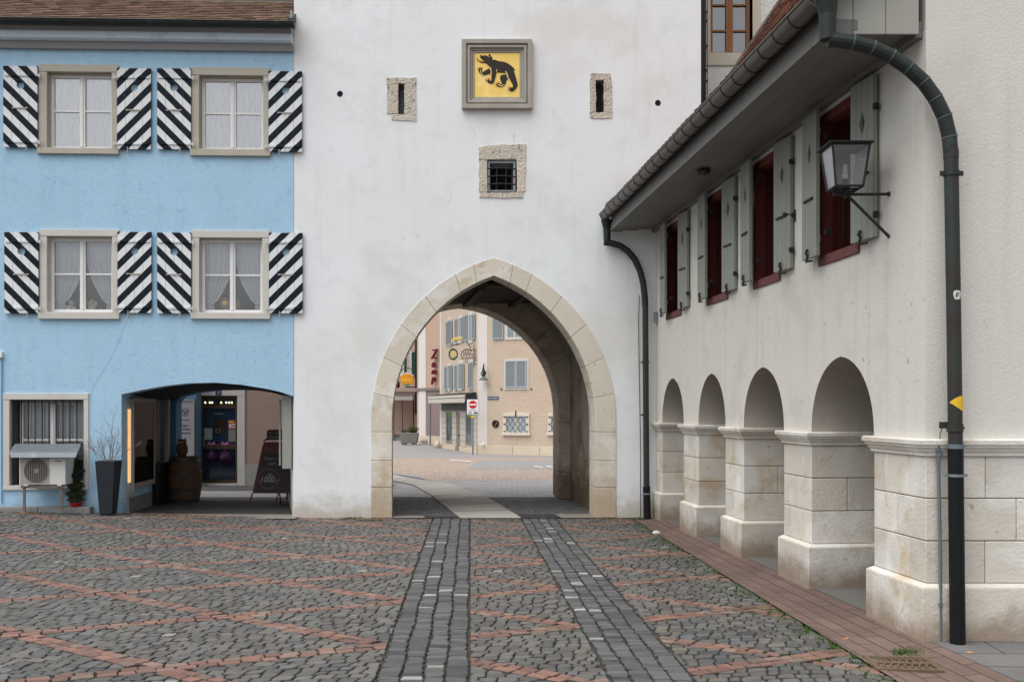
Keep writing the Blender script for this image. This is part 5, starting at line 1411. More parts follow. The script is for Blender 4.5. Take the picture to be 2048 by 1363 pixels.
# interior of the arcade walk
mb = MB(); mb.plan(ccw([pl(-.1,-2.8), pl(AN,-2.8), (pl(AN,-3.0)), pl(-.1,-3.0)]), 0, 2.5); mb.plan(ccw([pl(-.1,-.62), pl(AN-.5,-.62), pl(AN-.5,-2.9), pl(-.1,-2.9)]), 2.3, 2.45); mb.plan(ccw([pl(-.02,-.63), pl(-.02,-2.9), pl(-.3,-2.9), pl(-.3,-.63)]), 0, 2.5)
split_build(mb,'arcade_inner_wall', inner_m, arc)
# back of house so that no sky leaks in
mb = MB(); mb.plan(ccw([pl(0,-3.2), pl(AN,-3.2), pl(AN,-3.4), pl(0,-3.4)]), 0, 9); mb.build('rear_wall', arc_m, arc)

def course_z(i): return .40+.29*i
def pier(poly, blocks, seedn):
    """core, blocks, plinth, impost for one pier given its plan polygon"""
    mb = MB(); mb.plan(offset_poly(poly, -.012), .0, ZI-.01); core = mb.build('pier', mort_m, arc)
    k = MB()
    for (pl_, z0, z1) in blocks: k.plan(ccw(pl_), z0+.003, z1-.003)
    k.build('stone_blocks', pier_m, core, bevel=.006)
    k = MB(); k.plan(offset_poly(poly, .045), -.03, .375); 
    # sloping top of the plinth
    a = offset_poly(poly, .045); b = offset_poly(poly, .004); n = len(a)
    k.add([(x,y,.375) for x,y in a]+[(x,y,.40) for x,y in b], [(i,(i+1)%n,n+(i+1)%n,n+i) for i in range(n)]+[tuple(range(n,2*n)), tuple(range(n))])
    k.build('plinth', pier_m, core, bevel=.007)
    k = MB()
    prof = [(.004,1.268),(.018,1.272),(.020,1.292),(.030,1.300),(.040,1.318),(.052,1.330),(.055,1.345),(.066,1.350),(.068,1.378),(.055,1.388)]
    L_ = [offset_poly(poly, o) for o, z in prof]
    vs = [(x,y,z) for lp,(o,z) in zip(L_, prof) for x,y in lp]
    fs = [(j*n+i, j*n+(i+1)%n, (j+1)*n+(i+1)%n, (j+1)*n+i) for j in range(len(prof)-1) for i in range(n)]+[tuple(range(n)), tuple(range((len(prof)-1)*n, len(prof)*n))]
    k.add(vs, fs); k.build('impost', pier_m, core)
    return core
spans = [(.012, arcs[0][0])]+[(arcs[i][1], arcs[i+1][0]) for i in range(3)]
ptn = [[(.0,.45,1.),(.0,.6,1.),(0,.35,1.)],[(0,1.),(0,1.),(0,1.)],[(0,.5,1.),(0,.8,1.),(0,.5,1.)],[(0,.25,.75,1.),(0,.47,1.),(0,.74,1.)]]
rev = [[None,None,None],[None,-.42,None],[None,-.38,None],[None,-.33,None]]
for i, (u0, u1) in enumerate(spans):
    poly = ccw([pl(u0,0), pl(u1,0), pl(u1,-TH), pl(u0,-TH)]); bl = []
    for c in range(3):
        z0, z1 = course_z(c), (course_z(c+1) if c < 2 else 1.27)
        cuts = ptn[i][c]
        for a, b in zip(cuts[:-1], cuts[1:]):
            ua, ub = u0+(u1-u0)*a+(.003 if a > 0 else 0), u0+(u1-u0)*b-(.003 if b < 1 else 0)
            if b == 1. and rev[i][c]:
                r_ = rev[i][c]; bl.append(([pl(ua,0),pl(ub,0),pl(ub,r_+.003),pl(ua,r_+.003)], z0, z1)); bl.append(([pl(ua,r_-.003),pl(ub,r_-.003),pl(ub,-TH),pl(ua,-TH)], z0, z1))
            else: bl.append(([pl(ua,0),pl(ub,0),pl(ub,-TH),pl(ua,-TH)], z0, z1))
    pier(poly, bl, i)
# corner pier with the end wall
poly = ccw([pl(uC,0), (line_x(6.81),6.81), (7.2,6.81), (7.2,7.42), (line_x(7.42,-TH)+.05, 7.42), pl(uC,-TH)])
bl = []; cx0 = line_x(6.81)
cj = {0: ([.28,.72],[1.12,2.6]), 1: ([.55],[ .65,2.3]), 2: ([.22,.78],[1.12,2.4])}
cj = {0: ([1773-10,1800,1824], [1970]), 1: ([1794], [2034,2300]), 2: ([1769,1817], [1971,2250])}
cj = {0: ([1771,1819], [1970,2290]), 1: ([1793], [2033,2400]), 2: ([1769,1817], [1971,2250])}
for c in range(3):
    z0, z1 = course_z(c), (course_z(c+1) if c < 2 else 1.27)
    lj, rj = cj[c]; us = [uC]+[AR.hit(x)[0] for x in lj]; g = .002
    for a, b in zip(us[:-1], us[1:]): bl.append(([pl(a+g,0),pl(b-g,0),pl(b-g,-.30),pl(a+g,-.30)], z0, z1))
    ul = us[-1]+g; xr = [(x-1024)/F*6.81 for x in rj]
    p_in = pl(ul,-.30)
    bl.append(([pl(ul,0),(cx0,6.81),(xr[0]-g,6.81),(xr[0]-g,7.11),(p_in[0],max(7.11,p_in[1])) , p_in] if p_in[1] > 7.12 else [pl(ul,0),(cx0,6.81),(xr[0]-g,6.81),(xr[0]-g,p_in[1]),p_in], z0, z1))
    xr.append(7.2)
    for a, b in zip(xr[:-1], xr[1:]): bl.append(([(a+g,6.81),(b-g,6.81),(b-g,7.1),(a+g,7.1)], z0, z1))
    bl.append(([pl(uC+g,-.302),pl(uC+.3,-.302),pl(uC+.3,-TH),pl(uC+g,-TH)], z0, z1))
pier(poly, bl, 9)
# chipped edge stones on the corner
# windows in the street wall
pane_d = -.34
shut = None
def plank_shutter():
    mb = MB(); W, Hh = .345, 1.225; c_, z_ = W/2, Hh*.73
    dia = [(c_-.042,z_),(c_,z_-.095),(c_+.042,z_),(c_,z_+.095)]
    mb.prism(LOC, [(0,0),(W,0),(W,Hh),(0,Hh)], [dia], 0, .032)
    mb.box(LOC,.03,W-.03,.12,.18,-.02,0); mb.box(LOC,.03,W-.03,Hh-.2,Hh-.14,-.02,0)
    o = mb.build('shutter', plank, arc, local=True, loc=(0,0,0), bevel=.003)
    h = MB(); h.box(LOC,W*.2,W*.8,Hh*.40,Hh*.40+.016,.036,.048); h.box(LOC,W*.2,W*.2+.02,Hh*.40,Hh*.40+.016,.032,.036); h.box(LOC,W*.8-.02,W*.8,Hh*.40,Hh*.40+.016,.032,.036); h.build('latch_bar', iron_m, o, local=True)
    h = MB(); h.tube([(W*.5,-.045,.06),(W*.5,-.06,.045),(W*.5,-.045,.02),(W*.5,-.055,-.03),(W*.5+.09,-.04,-.035)], .009, 6); h.sphere((W*.5,-.05,.065),.014,8); h.build('shutter_hook', iron_m, o, local=True)
    return o
def hinges(side):
    pass
sh0 = plank_shutter(); used = False
spx = [((1316.5,1332),(1356,1372.5)),((1394,1411.5),(1444,1466.5)),((1477,1503),(1548,1578)),((1598,1635.5),(1702,1744))]
base_ang = AR.ang
for wi, ((wa, wb), (fs_, ns_)) in enumerate(zip(wu, spx)):
    # painted stone surround
    mb = MB(); o_ = .10; r0, r1 = wa, wb
    mb.box(AR, wa, wa+.06, WZ0, 4.10, -.10, .012); mb.box(AR, wb-.05, wb, WZ0, 4.10, -.10, .012); mb.box(AR, wa+.06, wb-.05, WZ1, 4.10, -.10, .010)
    sr = mb.build('window_surround', redf_m, arc, bevel=.004)
    mb = MB(); i0, i1 = wa+.06, wb-.05
    mb.box(AR, i0, i0+.006, WZ0, WZ1, pane_d-.05, -.101); mb.box(AR, i1-.006, i1, WZ0, WZ1, pane_d-.05, -.101); mb.box(AR, i0+.006, i1-.006, WZ1-.006, WZ1, pane_d-.05, -.101)
    mb.box(AR, i0+.006, i0+.012, WZ0, WZ1, -.10, -.085)
    mb.build('reveal_lining', red_m, sr)
    mb = MB(); mb.box(AR, wa-.003, wb+.003, WZ0-.085, WZ0-.002, -.50, .018); mb.build('window_sill', redsill, arc, bevel=.006)
    # casement
    mb = MB(); t = .05; i0 += .008; i1 -= .008; m_ = (i0+i1)/2; z0, z1 = WZ0, WZ1-.008
    mb.box(AR,i0,i0+t,z0,z1,pane_d-.05,pane_d); mb.box(AR,i1-t,i1,z0,z1,pane_d-.05,pane_d); mb.box(AR,i0+t,i1-t,z1-t,z1,pane_d-.05,pane_d); mb.box(AR,i0+t,i1-t,z0,z0+t,pane_d-.05,pane_d); mb.box(AR,m_-.04,m_+.04,z0+t,z1-t,pane_d-.05,pane_d+.005)
    w_ = mb.build('window', white_m, arc, bevel=.004)
    mb = MB(); mb.box(AR,i0+t,i1-t,z0+t,z1-t,pane_d-.04,pane_d-.035); mb.build('pane', gl_m, w_)
    mb = MB(); mb.box(AR,i0-.05,i1+.05,z0-.05,z1+.05,-TH-.1,-TH-.05); mb.build('dark_interior', dark_m, w_)
    # iron stay bar hanging on the far jamb
    mb = MB(); uj = wa+.06; mb.tube([AR.pt(uj+.03,3.42,-.17), AR.pt(uj+.03,3.02,-.17)], .007, 6); mb.sphere(AR.pt(uj+.03,3.43,-.17), .013, 8); mb.sphere(AR.pt(uj+.03,3.02,-.165), .012, 8); mb.build('stay_bar', iron_m, arc)
    # shutters, folded back and hinged at the surround
    rg = random.Random(wi)
    for side, (pa, pb) in enumerate((fs_, ns_)):
        ang = base_ang+(R(4.5+rg.uniform(-1.5,1.5)) if side == 1 else -R(2.5+rg.uniform(-1,1)))
        d_ = .045
        if side == 0: ue = AR.hit(pb, HZ, .10)[0]; us_ = ue-.345; p = AR.pt(us_, 2.885, .068)
        else: us_ = AR.hit(pa, HZ, .07)[0]; p = AR.pt(us_, 2.885, .045)
        if not used: o = sh0; o.location = p-wl(arc); o.rotation_euler.z = ang; WORLD[o.name] = p; used = True
        else: copy_part(sh0, arc, p, ang)
        hb = MB(); ue = (us_+.345) if side == 0 else us_
        for z_ in (3.08, 3.88):
            hb.box(AR, ue-(.0 if side == 0 else .045), ue+(.045 if side == 0 else 0), z_-.022, z_+.022, .0, .05)
        if side == 1: 
            for z_ in (3.05, 3.86): hb.box(AR, us_+.345, us_+.375, z_-.022, z_+.022, .02, .06)
        split_build(hb,'hinge_block', iron_m, arc, bevel=.004)
# iron wall cramps between the windows
for (x, y) in ((1376,537),(1461,486),(1588,432)):
    u, z = AR.hit(x, y, 0); mb = MB()
    c = [AR.pt(u-.10,z+.055,.0),AR.pt(u-.10,z+.055,.07),AR.pt(u+.02,z+.0,.05),AR.pt(u+.02,z+.0,.0)]
    mb.tube([AR.pt(u-.11,z+.04,.055), AR.pt(u+.05,z-.0,.02)], .018, 4); mb.tube([AR.pt(u+.05,z+.05,.012), AR.pt(u+.05,z-.06,.012)], .008, 6); mb.build('wall_cramp', iron_m, arc)
# eaves box
EU0, EU1 = -.0, AN-.035
def sweep(prof, ua, ub, m, name, par, bevel=.003):
    mb = MB(); n = len(prof); vs = [AR.pt(ua,z,d) for d,z in prof]+[AR.pt(ub,z,d) for d,z in prof]
    mb.add(vs, [(i,(i+1)%n,n+(i+1)%n,n+i) for i in range(n)]+[tuple(range(n)),tuple(range(n,2*n))]); return mb.build(name, m, par, bevel=bevel)
EU0 = .0
eb = sweep([(-.02,4.192),(.27,4.192),(.27,4.25),(-.02,4.25)], EU0, EU1, eave_m, 'eaves_soffit', arc)
sweep([(.272,4.17),(.50,4.17),(.50,4.25),(.272,4.25)], EU0, EU1, eave_m, 'soffit_board', eb)
sweep([(.502,4.145),(.665,4.145),(.665,4.25),(.502,4.25)], EU0, EU1, eave_m, 'soffit_board', eb)
sweep([(.0,4.14),(.06,4.14),(.06,4.191),(.0,4.191)], EU0, EU1, eave_m, 'wall_batten', eb)
sweep([(.668,4.14),(.690,4.14),(.655,4.40),(.632,4.40)], EU0, EU1, eave_m, 'fascia', eb)
GD, GZ, GR = .765, 4.375, .078
mb = MB(); n = 12
pf = [(GD+GR*math.cos(math.pi+math.pi*i/n), GZ+GR*math.sin(math.pi+math.pi*i/n)) for i in range(n+1)]; pf2 = [(GD+(GR-.006)*math.cos(math.pi+math.pi*i/n), GZ+(GR-.006)*math.sin(math.pi+math.pi*i/n)) for i in range(n+1)][::-1]
al = pf+pf2; L_ = len(al); vs = [AR.pt(.07,z,d) for d,z in al]+[AR.pt(EU1+.06,z,d) for d,z in al]
mb.add(vs, [(i,(i+1)%L_,L_+(i+1)%L_,L_+i) for i in range(L_)]+[tuple(range(L_)),tuple(range(L_,2*L_))])
mb.tube([AR.pt(.07,GZ+.005,GD+GR), AR.pt(EU1+.06,GZ+.005,GD+GR)], .011, 8); gut = mb.build('gutter', gutb_m, arc)
k = 0; u = .12
mb = MB()
while u < EU1:
    mb.tube([AR.pt(u,z,d) for d,z in [(GD+(GR+.002)*math.cos(math.pi+math.pi*j/10), GZ+(GR+.002)*math.sin(math.pi+math.pi*j/10)) for j in range(11)]], .0055, 5); u += .315
split_build(mb,'gutter_bracket', iron_m, gut)
# roof with kinked slope
RU0, RU1 = -1.3, AN+.10
prof = [(.74,4.42),(-.25,5.20),(-.75,5.85),(-2.6,8.6)]
mb = MB(); n = len(prof); vs = []
for u in (.02, RU1): vs += [AR.pt(u,z,d) for d,z in prof]+[AR.pt(u,z-.08,d-.02) for d,z in prof]
fs = [(i,i+1,2*n+i+1,2*n+i) for i in range(n-1)]+[(n+i,n+i+1,3*n+i+1,3*n+i) for i in range(n-1)]+[(i,i+1,n+i+1,n+i) for i in range(n-1)]+[(2*n+i,2*n+i+1,3*n+i+1,3*n+i) for i in range(n-1)]+[(0,n,3*n,2*n),(n-1,2*n-1,4*n-1,3*n-1)]
mb.add(vs, fs); aroof = mb.build('roof', oldwood, arc)
mb = MB()
def tile_run(d0, z0, d1, z1, seed):
    L_ = math.hypot(d1-d0, z1-z0); roof_tiles(mb, AR, .03, RU1-.01, d0, z0+.03, math.atan2(z1-z0, d0-d1), max(1, int(L_/.155)), seed=seed)
for (a, b), (c, d) in zip(prof[:-1], prof[1:]): tile_run(a, b, c, d, 3)
mb.build('roof_tiles', tile2_m, aroof)
# flashing along the tower / neighbour wall
mb = MB()
for (d0,z0),(d1,z1) in zip(prof[:-1], prof[1:]):
    mb.add([AR.pt(.005,z0+.06,d0),AR.pt(.24,z0+.06,d0),AR.pt(.24,z0+.115,d0),AR.pt(.005,z0+.135,d0),AR.pt(.005,z1+.06,d1),AR.pt(.24,z1+.06,d1),AR.pt(.24,z1+.115,d1),AR.pt(.005,z1+.135,d1)], [(0,1,2,3),(4,5,6,7),(0,1,5,4),(1,2,6,5),(2,3,7,6),(3,0,4,7)])
mb.build('wall_flashing', gutb_m, aroof)
# boxed eave end with vertical boards, flush with the end wall
VB = Face((0,6.80),(1,0)); mb = MB()
vz = 4.15
for a, b in ((1657,1706),(1706.6,1771.5),(1772,1838)):
    u0, u1 = (a-1024)*6.80/F, (b-1024)*6.80/F; mb.box(VB, u0+.001, u1-.001, vz, vz+.75, -.02, .0)
split_build(mb,'verge_board', verge_m, arc, bevel=.003)
# ceiling light under the eaves
ul, zl_ = AR.hit(1413,349,.35); pL = AR.pt(ul-.0,4.128,.38)
k = MB(); k.lathe((pL.x,pL.y,4.145), [(.10,0.0),(.10,-.012),(.07,-.018),(.03,-.02)], 20, sx=.7, sy=1.2); k.build('eaves_lamp', black_m, arc)
# near downpipe -------------------------------------------------
def P3(px, py, y): return Vector(((px-1024)/F*y, y, CH-(py-HZ)*y/F))
yp = 6.70
dp = MB(); dp.tube([P3(1652,-18,yp), P3(1655,30,yp), P3(1655,80,yp)], .075, 16, rs=[.085,.058,.052])
dpo = dp.build('downpipe', gutd_m, arc)
e = MB(); el = [(1655,80),(1668,80),(1705,85),(1745,96),(1783,113),(1817,136),(1847,164),(1871,197),(1889,234),(1899,275),(1902,310)]
e.tube([P3(x,y,yp) for x,y in el], .049, 14); e.build('swan_neck', gutd_m, dpo)
e = MB()
for i in range(2, len(el)-1):
    a, b, c = P3(*el[i-1],yp), P3(*el[i],yp), P3(*el[i+1],yp); t = (c-a).normalized(); e.tube([b-t*.004, b+t*.004], .0525, 14)
split_build(e,'seam', patina, dpo)
e = MB(); e.tube([P3(1902,305,yp), P3(1907,600,yp), P3(1911,890,yp)], .047, 18); e.tube([P3(1901.8,300,yp), P3(1902.2,316,yp)], .0495, 18); e.build('upper_pipe', pipe_m, dpo)
e = MB(); e.tube([P3(1911,888,yp), P3(1915.5,1291,yp)], .0505, 20); e.build('lower_pipe', black_m, dpo, smooth=False)
def clampr(px, py, m, ear=True, hh=.02):
    c = P3(px, py, yp); k = MB(); k.lathe((c.x,c.y,c.z-hh/2), [(.054,0),(.054,hh),(.05,hh),(.05,0)], 20)
    if ear: k.box(Face((c.x,c.y),(1,0)), -.078,-.05,c.z-hh/2,c.z+hh/2,-.004,.006); k.box(Face((c.x,c.y),(1,0)), .05,.078,c.z-hh/2,c.z+hh/2,-.004,.006)
    k.tube([(c.x+.065,c.y,c.z),(c.x+.065,6.81,c.z)], .006, 6); k.build('pipe_clamp', m, dpo)
clampr(1903,347,gutd_m,True,.032); clampr(1911.5,950,zinc_m,True,.018); clampr(1911,892,zincpipe,False,.03); clampr(1910,855,pipe_m,False,.05)
# sticker and yellow paint mark wrapped on the pipe
def wrap(px, py, shape, m, name, rad=.0495):
    """shape in photo px offsets, wrapped on the pipe front"""
    c = P3(px, py, yp); k = MB(); vs = []; sc = yp/F
    # densify horizontally by simple grid columns
    def W(a, b): x = a*sc; x = max(-rad*.97, min(rad*.97, x)); return (c.x+x, c.y-math.sqrt(rad*rad-x*x), c.z-b*sc)
    
    x0 = min(a for a, b in shape); x1 = max(a for a, b in shape); n_ = 14
    for i in range(n_):
        q = shape; lo, hi = x0+(x1-x0)*i/n_, x0+(x1-x0)*(i+1)/n_
        q = clip(q, (1, 0, lo))
        if len(q) > 2: q = clip(q, (-1, 0, -hi))
        if len(q) > 2: k.add([W(a, b) for a, b in q], [tuple(range(len(q)))])
    return k.build(name, m, dpo)
wrap(1908,592,[(-7,-6),(-6,-9),(-3,-10),(0,-10),(3,-10),(6,-9),(8,-6),(8,0),(7,4),(6,7),(3,8),(0,8),(-3,8),(-5,7),(-6,3),(-7,-1)], paper, 'sticker')
rg = Face((P3(1908,592,yp).x, yp-.0512),(1,0)); zc_ = P3(0,589,yp).z
k = MB(); k.ring(rg,0,zc_,.011,.007,0,.001,16); k.ring(rg,-.008,zc_-.015,.006,.0035,0,.001,12); k.build('sticker_print', black_m, dpo)
ym = [(-14,0),(-11,-5),(-7,-8),(-4,-10),(0,-12),(4,-14),(7,-13),(9,-14),(12,-12),(13.2,-11),(13.4,0),(13.2,11),(9,16),(6,15),(2,12),(-4,8),(-9,4)]
wrap(1910.5,805,ym, yelpr, 'yellow_paint_mark')
# thin grounding conduit beside it
e = MB(); e.tube([P3(1876,893,6.77), P3(1881,1120,6.77), P3(1881,1288,6.77)], .011, 10); e.tube([P3(1876,888,6.77), P3(1876,902,6.77)], .016, 10); cd = e.build('grounding_conduit', zincpipe, arc)
e = MB(); e.tube([P3(1880,896,6.765),P3(1880,868,6.765),P3(1884,855,6.74)], .0035, 6); e.box(Face((0,6.72),(1,0)), P3(1879,0,6.72).x, P3(1897,0,6.72).x, P3(0,856,6.72).z, P3(0,843,6.72).z, -.01, .0); e.build('clamp_bracket', pipe_m, cd, bevel=.002)
for y_ in (908,1208): e = MB(); c = P3(1880,y_,6.77); e.lathe((c.x,c.y,c.z-.012), [(.017,0),(.017,.024)], 12); e.build('conduit_clip', zincpipe, cd)
# far downpipe in the corner
yq = 14.36
e = MB(); e.tube([P3(1214,440,yq), P3(1214,458,yq), P3(1214,482,yq)], .06, 12, rs=[.09,.055,.05]); far = e.build('downpipe', gutd_m, arc)
e = MB(); fl = [(1208,484),(1222,486),(1240,491),(1256,502),(1270,519),(1280,541),(1286,563),(1289.5,590),(1290.5,612)]
e.tube([P3(x,y,yq) for x,y in fl], .047, 12); e.build('swan_neck', gutd_m, far)
e = MB(); e.tube([P3(1290.5,606,yq), P3(1293,976,yq)], .043, 14); e.build('upper_pipe', pipe_m, far)
e = MB(); e.tube([P3(1293,972,yq), P3(1294.5,1036,yq)], .053, 14); e.build('lower_pipe', black_m, far)
for y_ in (724,829): e = MB(); c = P3(1291.5,y_,yq); e.lathe((c.x,c.y,c.z-.015), [(.05,0),(.05,.03)], 14); e.tube([(c.x-.075,c.y,c.z),(c.x-.05,c.y,c.z)], .01, 6); e.build('pipe_clamp', pipe_m, far)
e = MB(); e.lathe(P3(1293.5,988,yq), [(.056,0),(.056,.02)], 14); e.build('pipe_collar', zinc_m, far)
e = MB(); e.tube([P3(1279,590,14.44), P3(1277,640,14.44), P3(1281,900,14.44), P3(1281,1033,14.44)], .006, 6); e.build('lightning_wire', iron_m, far)
e = MB(); e.box(AR, .08,.16, AR.hit(0,0)[1]*0+2.82, 2.98, 0, .05); e.build('wire_junction', zinc_m, arc, bevel=.004)

# wall lantern
u1_, zA = AR.hit(1779,388,.0); u2_, zB = AR.hit(1779,474,.0)
Y_l = AR.pt(u1_,0,0).y; Lx = (1690-1024)/F*Y_l; d_l = AR.pt(u1_,0,0).x-Lx
pj = Vector((Lx, Y_l+.0, zA-.0)); zb_ = CH-(380-HZ)*Y_l/F; zt_ = CH-(296-HZ)*Y_l/F
lan = thing('wall_lantern', pj, 'dark iron wall lantern with clear glass on a forked bracket', 'lantern')
mb = MB(); mb.tube([AR.pt(u1_,zA,0), Vector((Lx,Y_l,zA-.004)), Vector((Lx-.09,Y_l,zA-.005))], .011, 8); mb.tube([AR.pt(u2_,zB,0), Vector((Lx+.02,Y_l,zA-.012))], .012, 8)
mb.tube([AR.pt(u1_,zA,0)+Vector((-.012,0,0)), AR.pt(u1_,zA,0)+Vector((0.002,0,0))], .018, 8); mb.tube([Vector((Lx,Y_l,zA-.03)), Vector((Lx,Y_l,zb_))], .016, 8); mb.build('bracket', iron_m, lan)
LA = R(0); 
def lpt(x, y, z): ca, sa = math.cos(LA), math.sin(LA); return Vector((Lx+x*ca-y*sa, Y_l+x*sa+y*ca, z))
wb_, wt_ = .100, .136; H_ = zt_-zb_
mb = MB()
def ring4(w, z): return [lpt(-w,-w,z), lpt(w,-w,z), lpt(w,w,z), lpt(-w,w,z)]
b4, t4 = ring4(wb_, zb_+.01), ring4(wt_, zt_)
for i in range(4): mb.tube([b4[i], t4[i]], .0085, 4); mb.tube([b4[i], b4[(i+1)%4]], .0095, 4); mb.tube([t4[i], t4[(i+1)%4]], .010, 4)
mb.tube([lpt(-wb_,0,zb_+.008), lpt(wb_,0,zb_+.008)], .008, 4); mb.tube([lpt(0,-wb_,zb_+.008), lpt(0,wb_,zb_+.008)], .008, 4)
mb.build('frame', iron_m, lan)
mb = MB(); a4 = ring4(wt_+.025, zt_+.004); b_ = ring4(wt_+.025, zt_+.014); mb.add(a4+b_+[lpt(0,0,zt_+.055)], [(0,1,2,3),(0,1,5,4),(1,2,6,5),(2,3,7,6),(3,0,4,7),(4,5,8),(5,6,8),(6,7,8),(7,4,8)]); mb.build('roof', iron_m, lan)
mb = MB()
bi, ti = ring4(wb_-.004, zb_+.018), ring4(wt_-.004, zt_-.008)
for i in range(4):
    j = (i+1)%4; c = (bi[i]+bi[j]+ti[i]+ti[j])/4; nn = Vector((c.x-Lx, c.y-Y_l, 0)).normalized()*.003; mb.add([bi[i],bi[j],ti[j],ti[i],bi[i]-nn,bi[j]-nn,ti[j]-nn,ti[i]-nn], [(0,1,2,3),(7,6,5,4),(0,4,5,1),(1,5,6,2),(2,6,7,3),(3,7,4,0)])
split_build(mb,'glass_pane', glass('lantern_pane', (.95,.96,.97), .10, .3), lan)
for q_ in [o_ for o_ in bpy.data.objects if o_.parent == lan and o_.name.startswith('glass_pane')]:
    c_q = sum((v.co for v in q_.data.vertices), Vector())/len(q_.data.vertices)
    if abs(c_q.x) > .06: q_.data.materials[0] = glare_m
mb = MB(); mb.lathe(lpt(.0,.0,zb_+.02), [(.014,0),(.02,.02),(.02,.055),(.022,.06)], 12); mb.build('lamp_socket', black_m, lan)
mb = MB(); mb.lathe(lpt(0,0,zb_+.08), [(.021,0),(.023,.03),(.023,.035)], 12)
for a in range(4): c = lpt(.011*math.cos(a*1.57+.7), .011*math.sin(a*1.57+.7), 0); mb.tube([(c.x,c.y,zb_+.115),(c.x,c.y,zb_+.185)], .007, 8)
mb.build('energy_bulb', mat('bulb_white', (.72,.72,.66), .3, .03), lan)

# ================================================================= NEIGHBOUR HOUSE behind (upper right)
NB = Face((0,15.6),(1,0)); nx = lambda x: (x-1024)/F*15.6; nz = lambda y: CH-(y-HZ)*15.6/F
nh = thing('old_plaster_house', (4.5,15.6,0), 'weathered plaster house with a brown wooden window above the tiled roof', 'house')
h_ = [(nx(1421),nz(106)),(nx(1505),nz(106)),(nx(1505),nz(-70)),(nx(1421),nz(-70))]
mb = MB(); mb.prism(NB, [(2.3,0),(8.5,0),(8.5,11),(2.3,11)], [h_], -.4, 0); mb.build('wall', neigh_m, nh)
mb = MB(); mb.box(NB,nx(1409),nx(1421),nz(106),nz(-70),-.3,.015); mb.box(NB,nx(1505),nx(1521),nz(106),nz(-70),-.3,.015); mb.box(NB,nx(1409),nx(1507),nz(132),nz(106.4),-.3,.02); mb.box(NB,nx(1409),nx(1521),nz(-70.3),nz(-95),-.3,.015); mb.build('window_surround', mat('pale_window_stone', (.60,.54,.44), .85, .1, 5, .3, patches=(((.42,.33,.22),6,.6,.75,.5),)), nh, bevel=.008)
mb = MB(); a,b,c,d = nx(1421)+.01,nx(1505)-.005,nz(106)+.01,nz(-70)-.01; t=.055
mb.box(NB,a,a+t,c,d,-.22,-.15); mb.box(NB,b-t,b,c,d,-.22,-.15); mb.box(NB,a+t,b-t,c,c+t,-.22,-.15); m_ = (a+b)/2; mb.box(NB,m_-.055,m_+.055,c+t,d,-.22,-.145); mb.box(NB,m_-.015,m_+.015,c+t,d,-.144,-.135)
for y in (54,2): mb.box(NB,a+t,m_-.055,nz(y)-.014,nz(y)+.014,-.21,-.16); mb.box(NB,m_+.055,b-t,nz(y)-.014,nz(y)+.014,-.21,-.16)
nw = mb.build('window', wood_m, nh, bevel=.004)
mb = MB(); mb.box(NB,a+t,b-t,c+t,d,-.20,-.195); mb.build('pane', glr_m, nw)
mb = MB(); mb.box(NB,a-.1,b+.1,c-.1,d+.1,-.5,-.45); mb.build('dark_interior', dark_m, nw)
e = MB(); yy_ = 14.42+.0; e.tube([P3(1406,-120,15.3), P3(1406.5,245,15.3)], .045, 12); npipe = e.build('downpipe', pipe_m, nh)
for y_ in (35,139,203): e = MB(); c = P3(1406,y_,15.3); e.lathe((c.x,c.y,c.z-.01), [(.05,0),(.05,.02)], 12); e.tube([c, (c.x,15.6,c.z)], .007, 6); e.build('pipe_clamp', pipe_m, npipe)
e = MB(); e.tube([P3(1414.5,-50,15.5), P3(1415,210,15.5)], .005, 5); 
for y_ in (22,39,90,139,160,207): c = P3(1414.7,y_,15.5); e.tube([c, (c.x,15.6,c.z)], .012, 5)
e.build('lightning_wire', iron_m, nh)
# ================================================================= SQUARE BEHIND THE GATE
GB = -.9
def winrow(fc, par, px, shl=None, shr=None, closed=None, dd=.04, sm=None, lm=None, dark=True, arch=True):
    """one far window: surround, dark pane, open or closed shutters. px=(x0,x1,y0,y1) of opening"""
    u0,u1,z0,z1 = fc.rect(*px); k = MB(); w_ = .13
    k.box(fc,u0-w_,u0,z0-w_,z1,0,.04); k.box(fc,u1,u1+w_,z0-w_,z1,0,.04); k.box(fc,u0,u1,z0-w_,z0,0,.05)
    n = 6; top = [(u0-w_,z1),(u1+w_,z1)]+[(u1+w_-(u1-u0+2*w_)*i/n, z1+.13+.05*math.sin(math.pi*i/n)) for i in range(n+1)]
    k.prism(fc, top, (), 0, .04); o = k.build('window', winst, par)
    k = MB(); k.box(fc,u0,u1,z0,z1,.005,.012); k.build('pane', wingl, o)
    if fc is CL: return o
    k = MB(); m_ = (u0+u1)/2; k.box(fc,m_-.04,m_+.04,z0,z1,.013,.025); k.box(fc,u0,u0+.05,z0,z1,.013,.025); k.box(fc,u1-.05,u1,z0,z1,.013,.025); k.box(fc,u0+.05,u1-.05,z1-.05,z1,.013,.025); k.build('sash', winst, o)
    return o
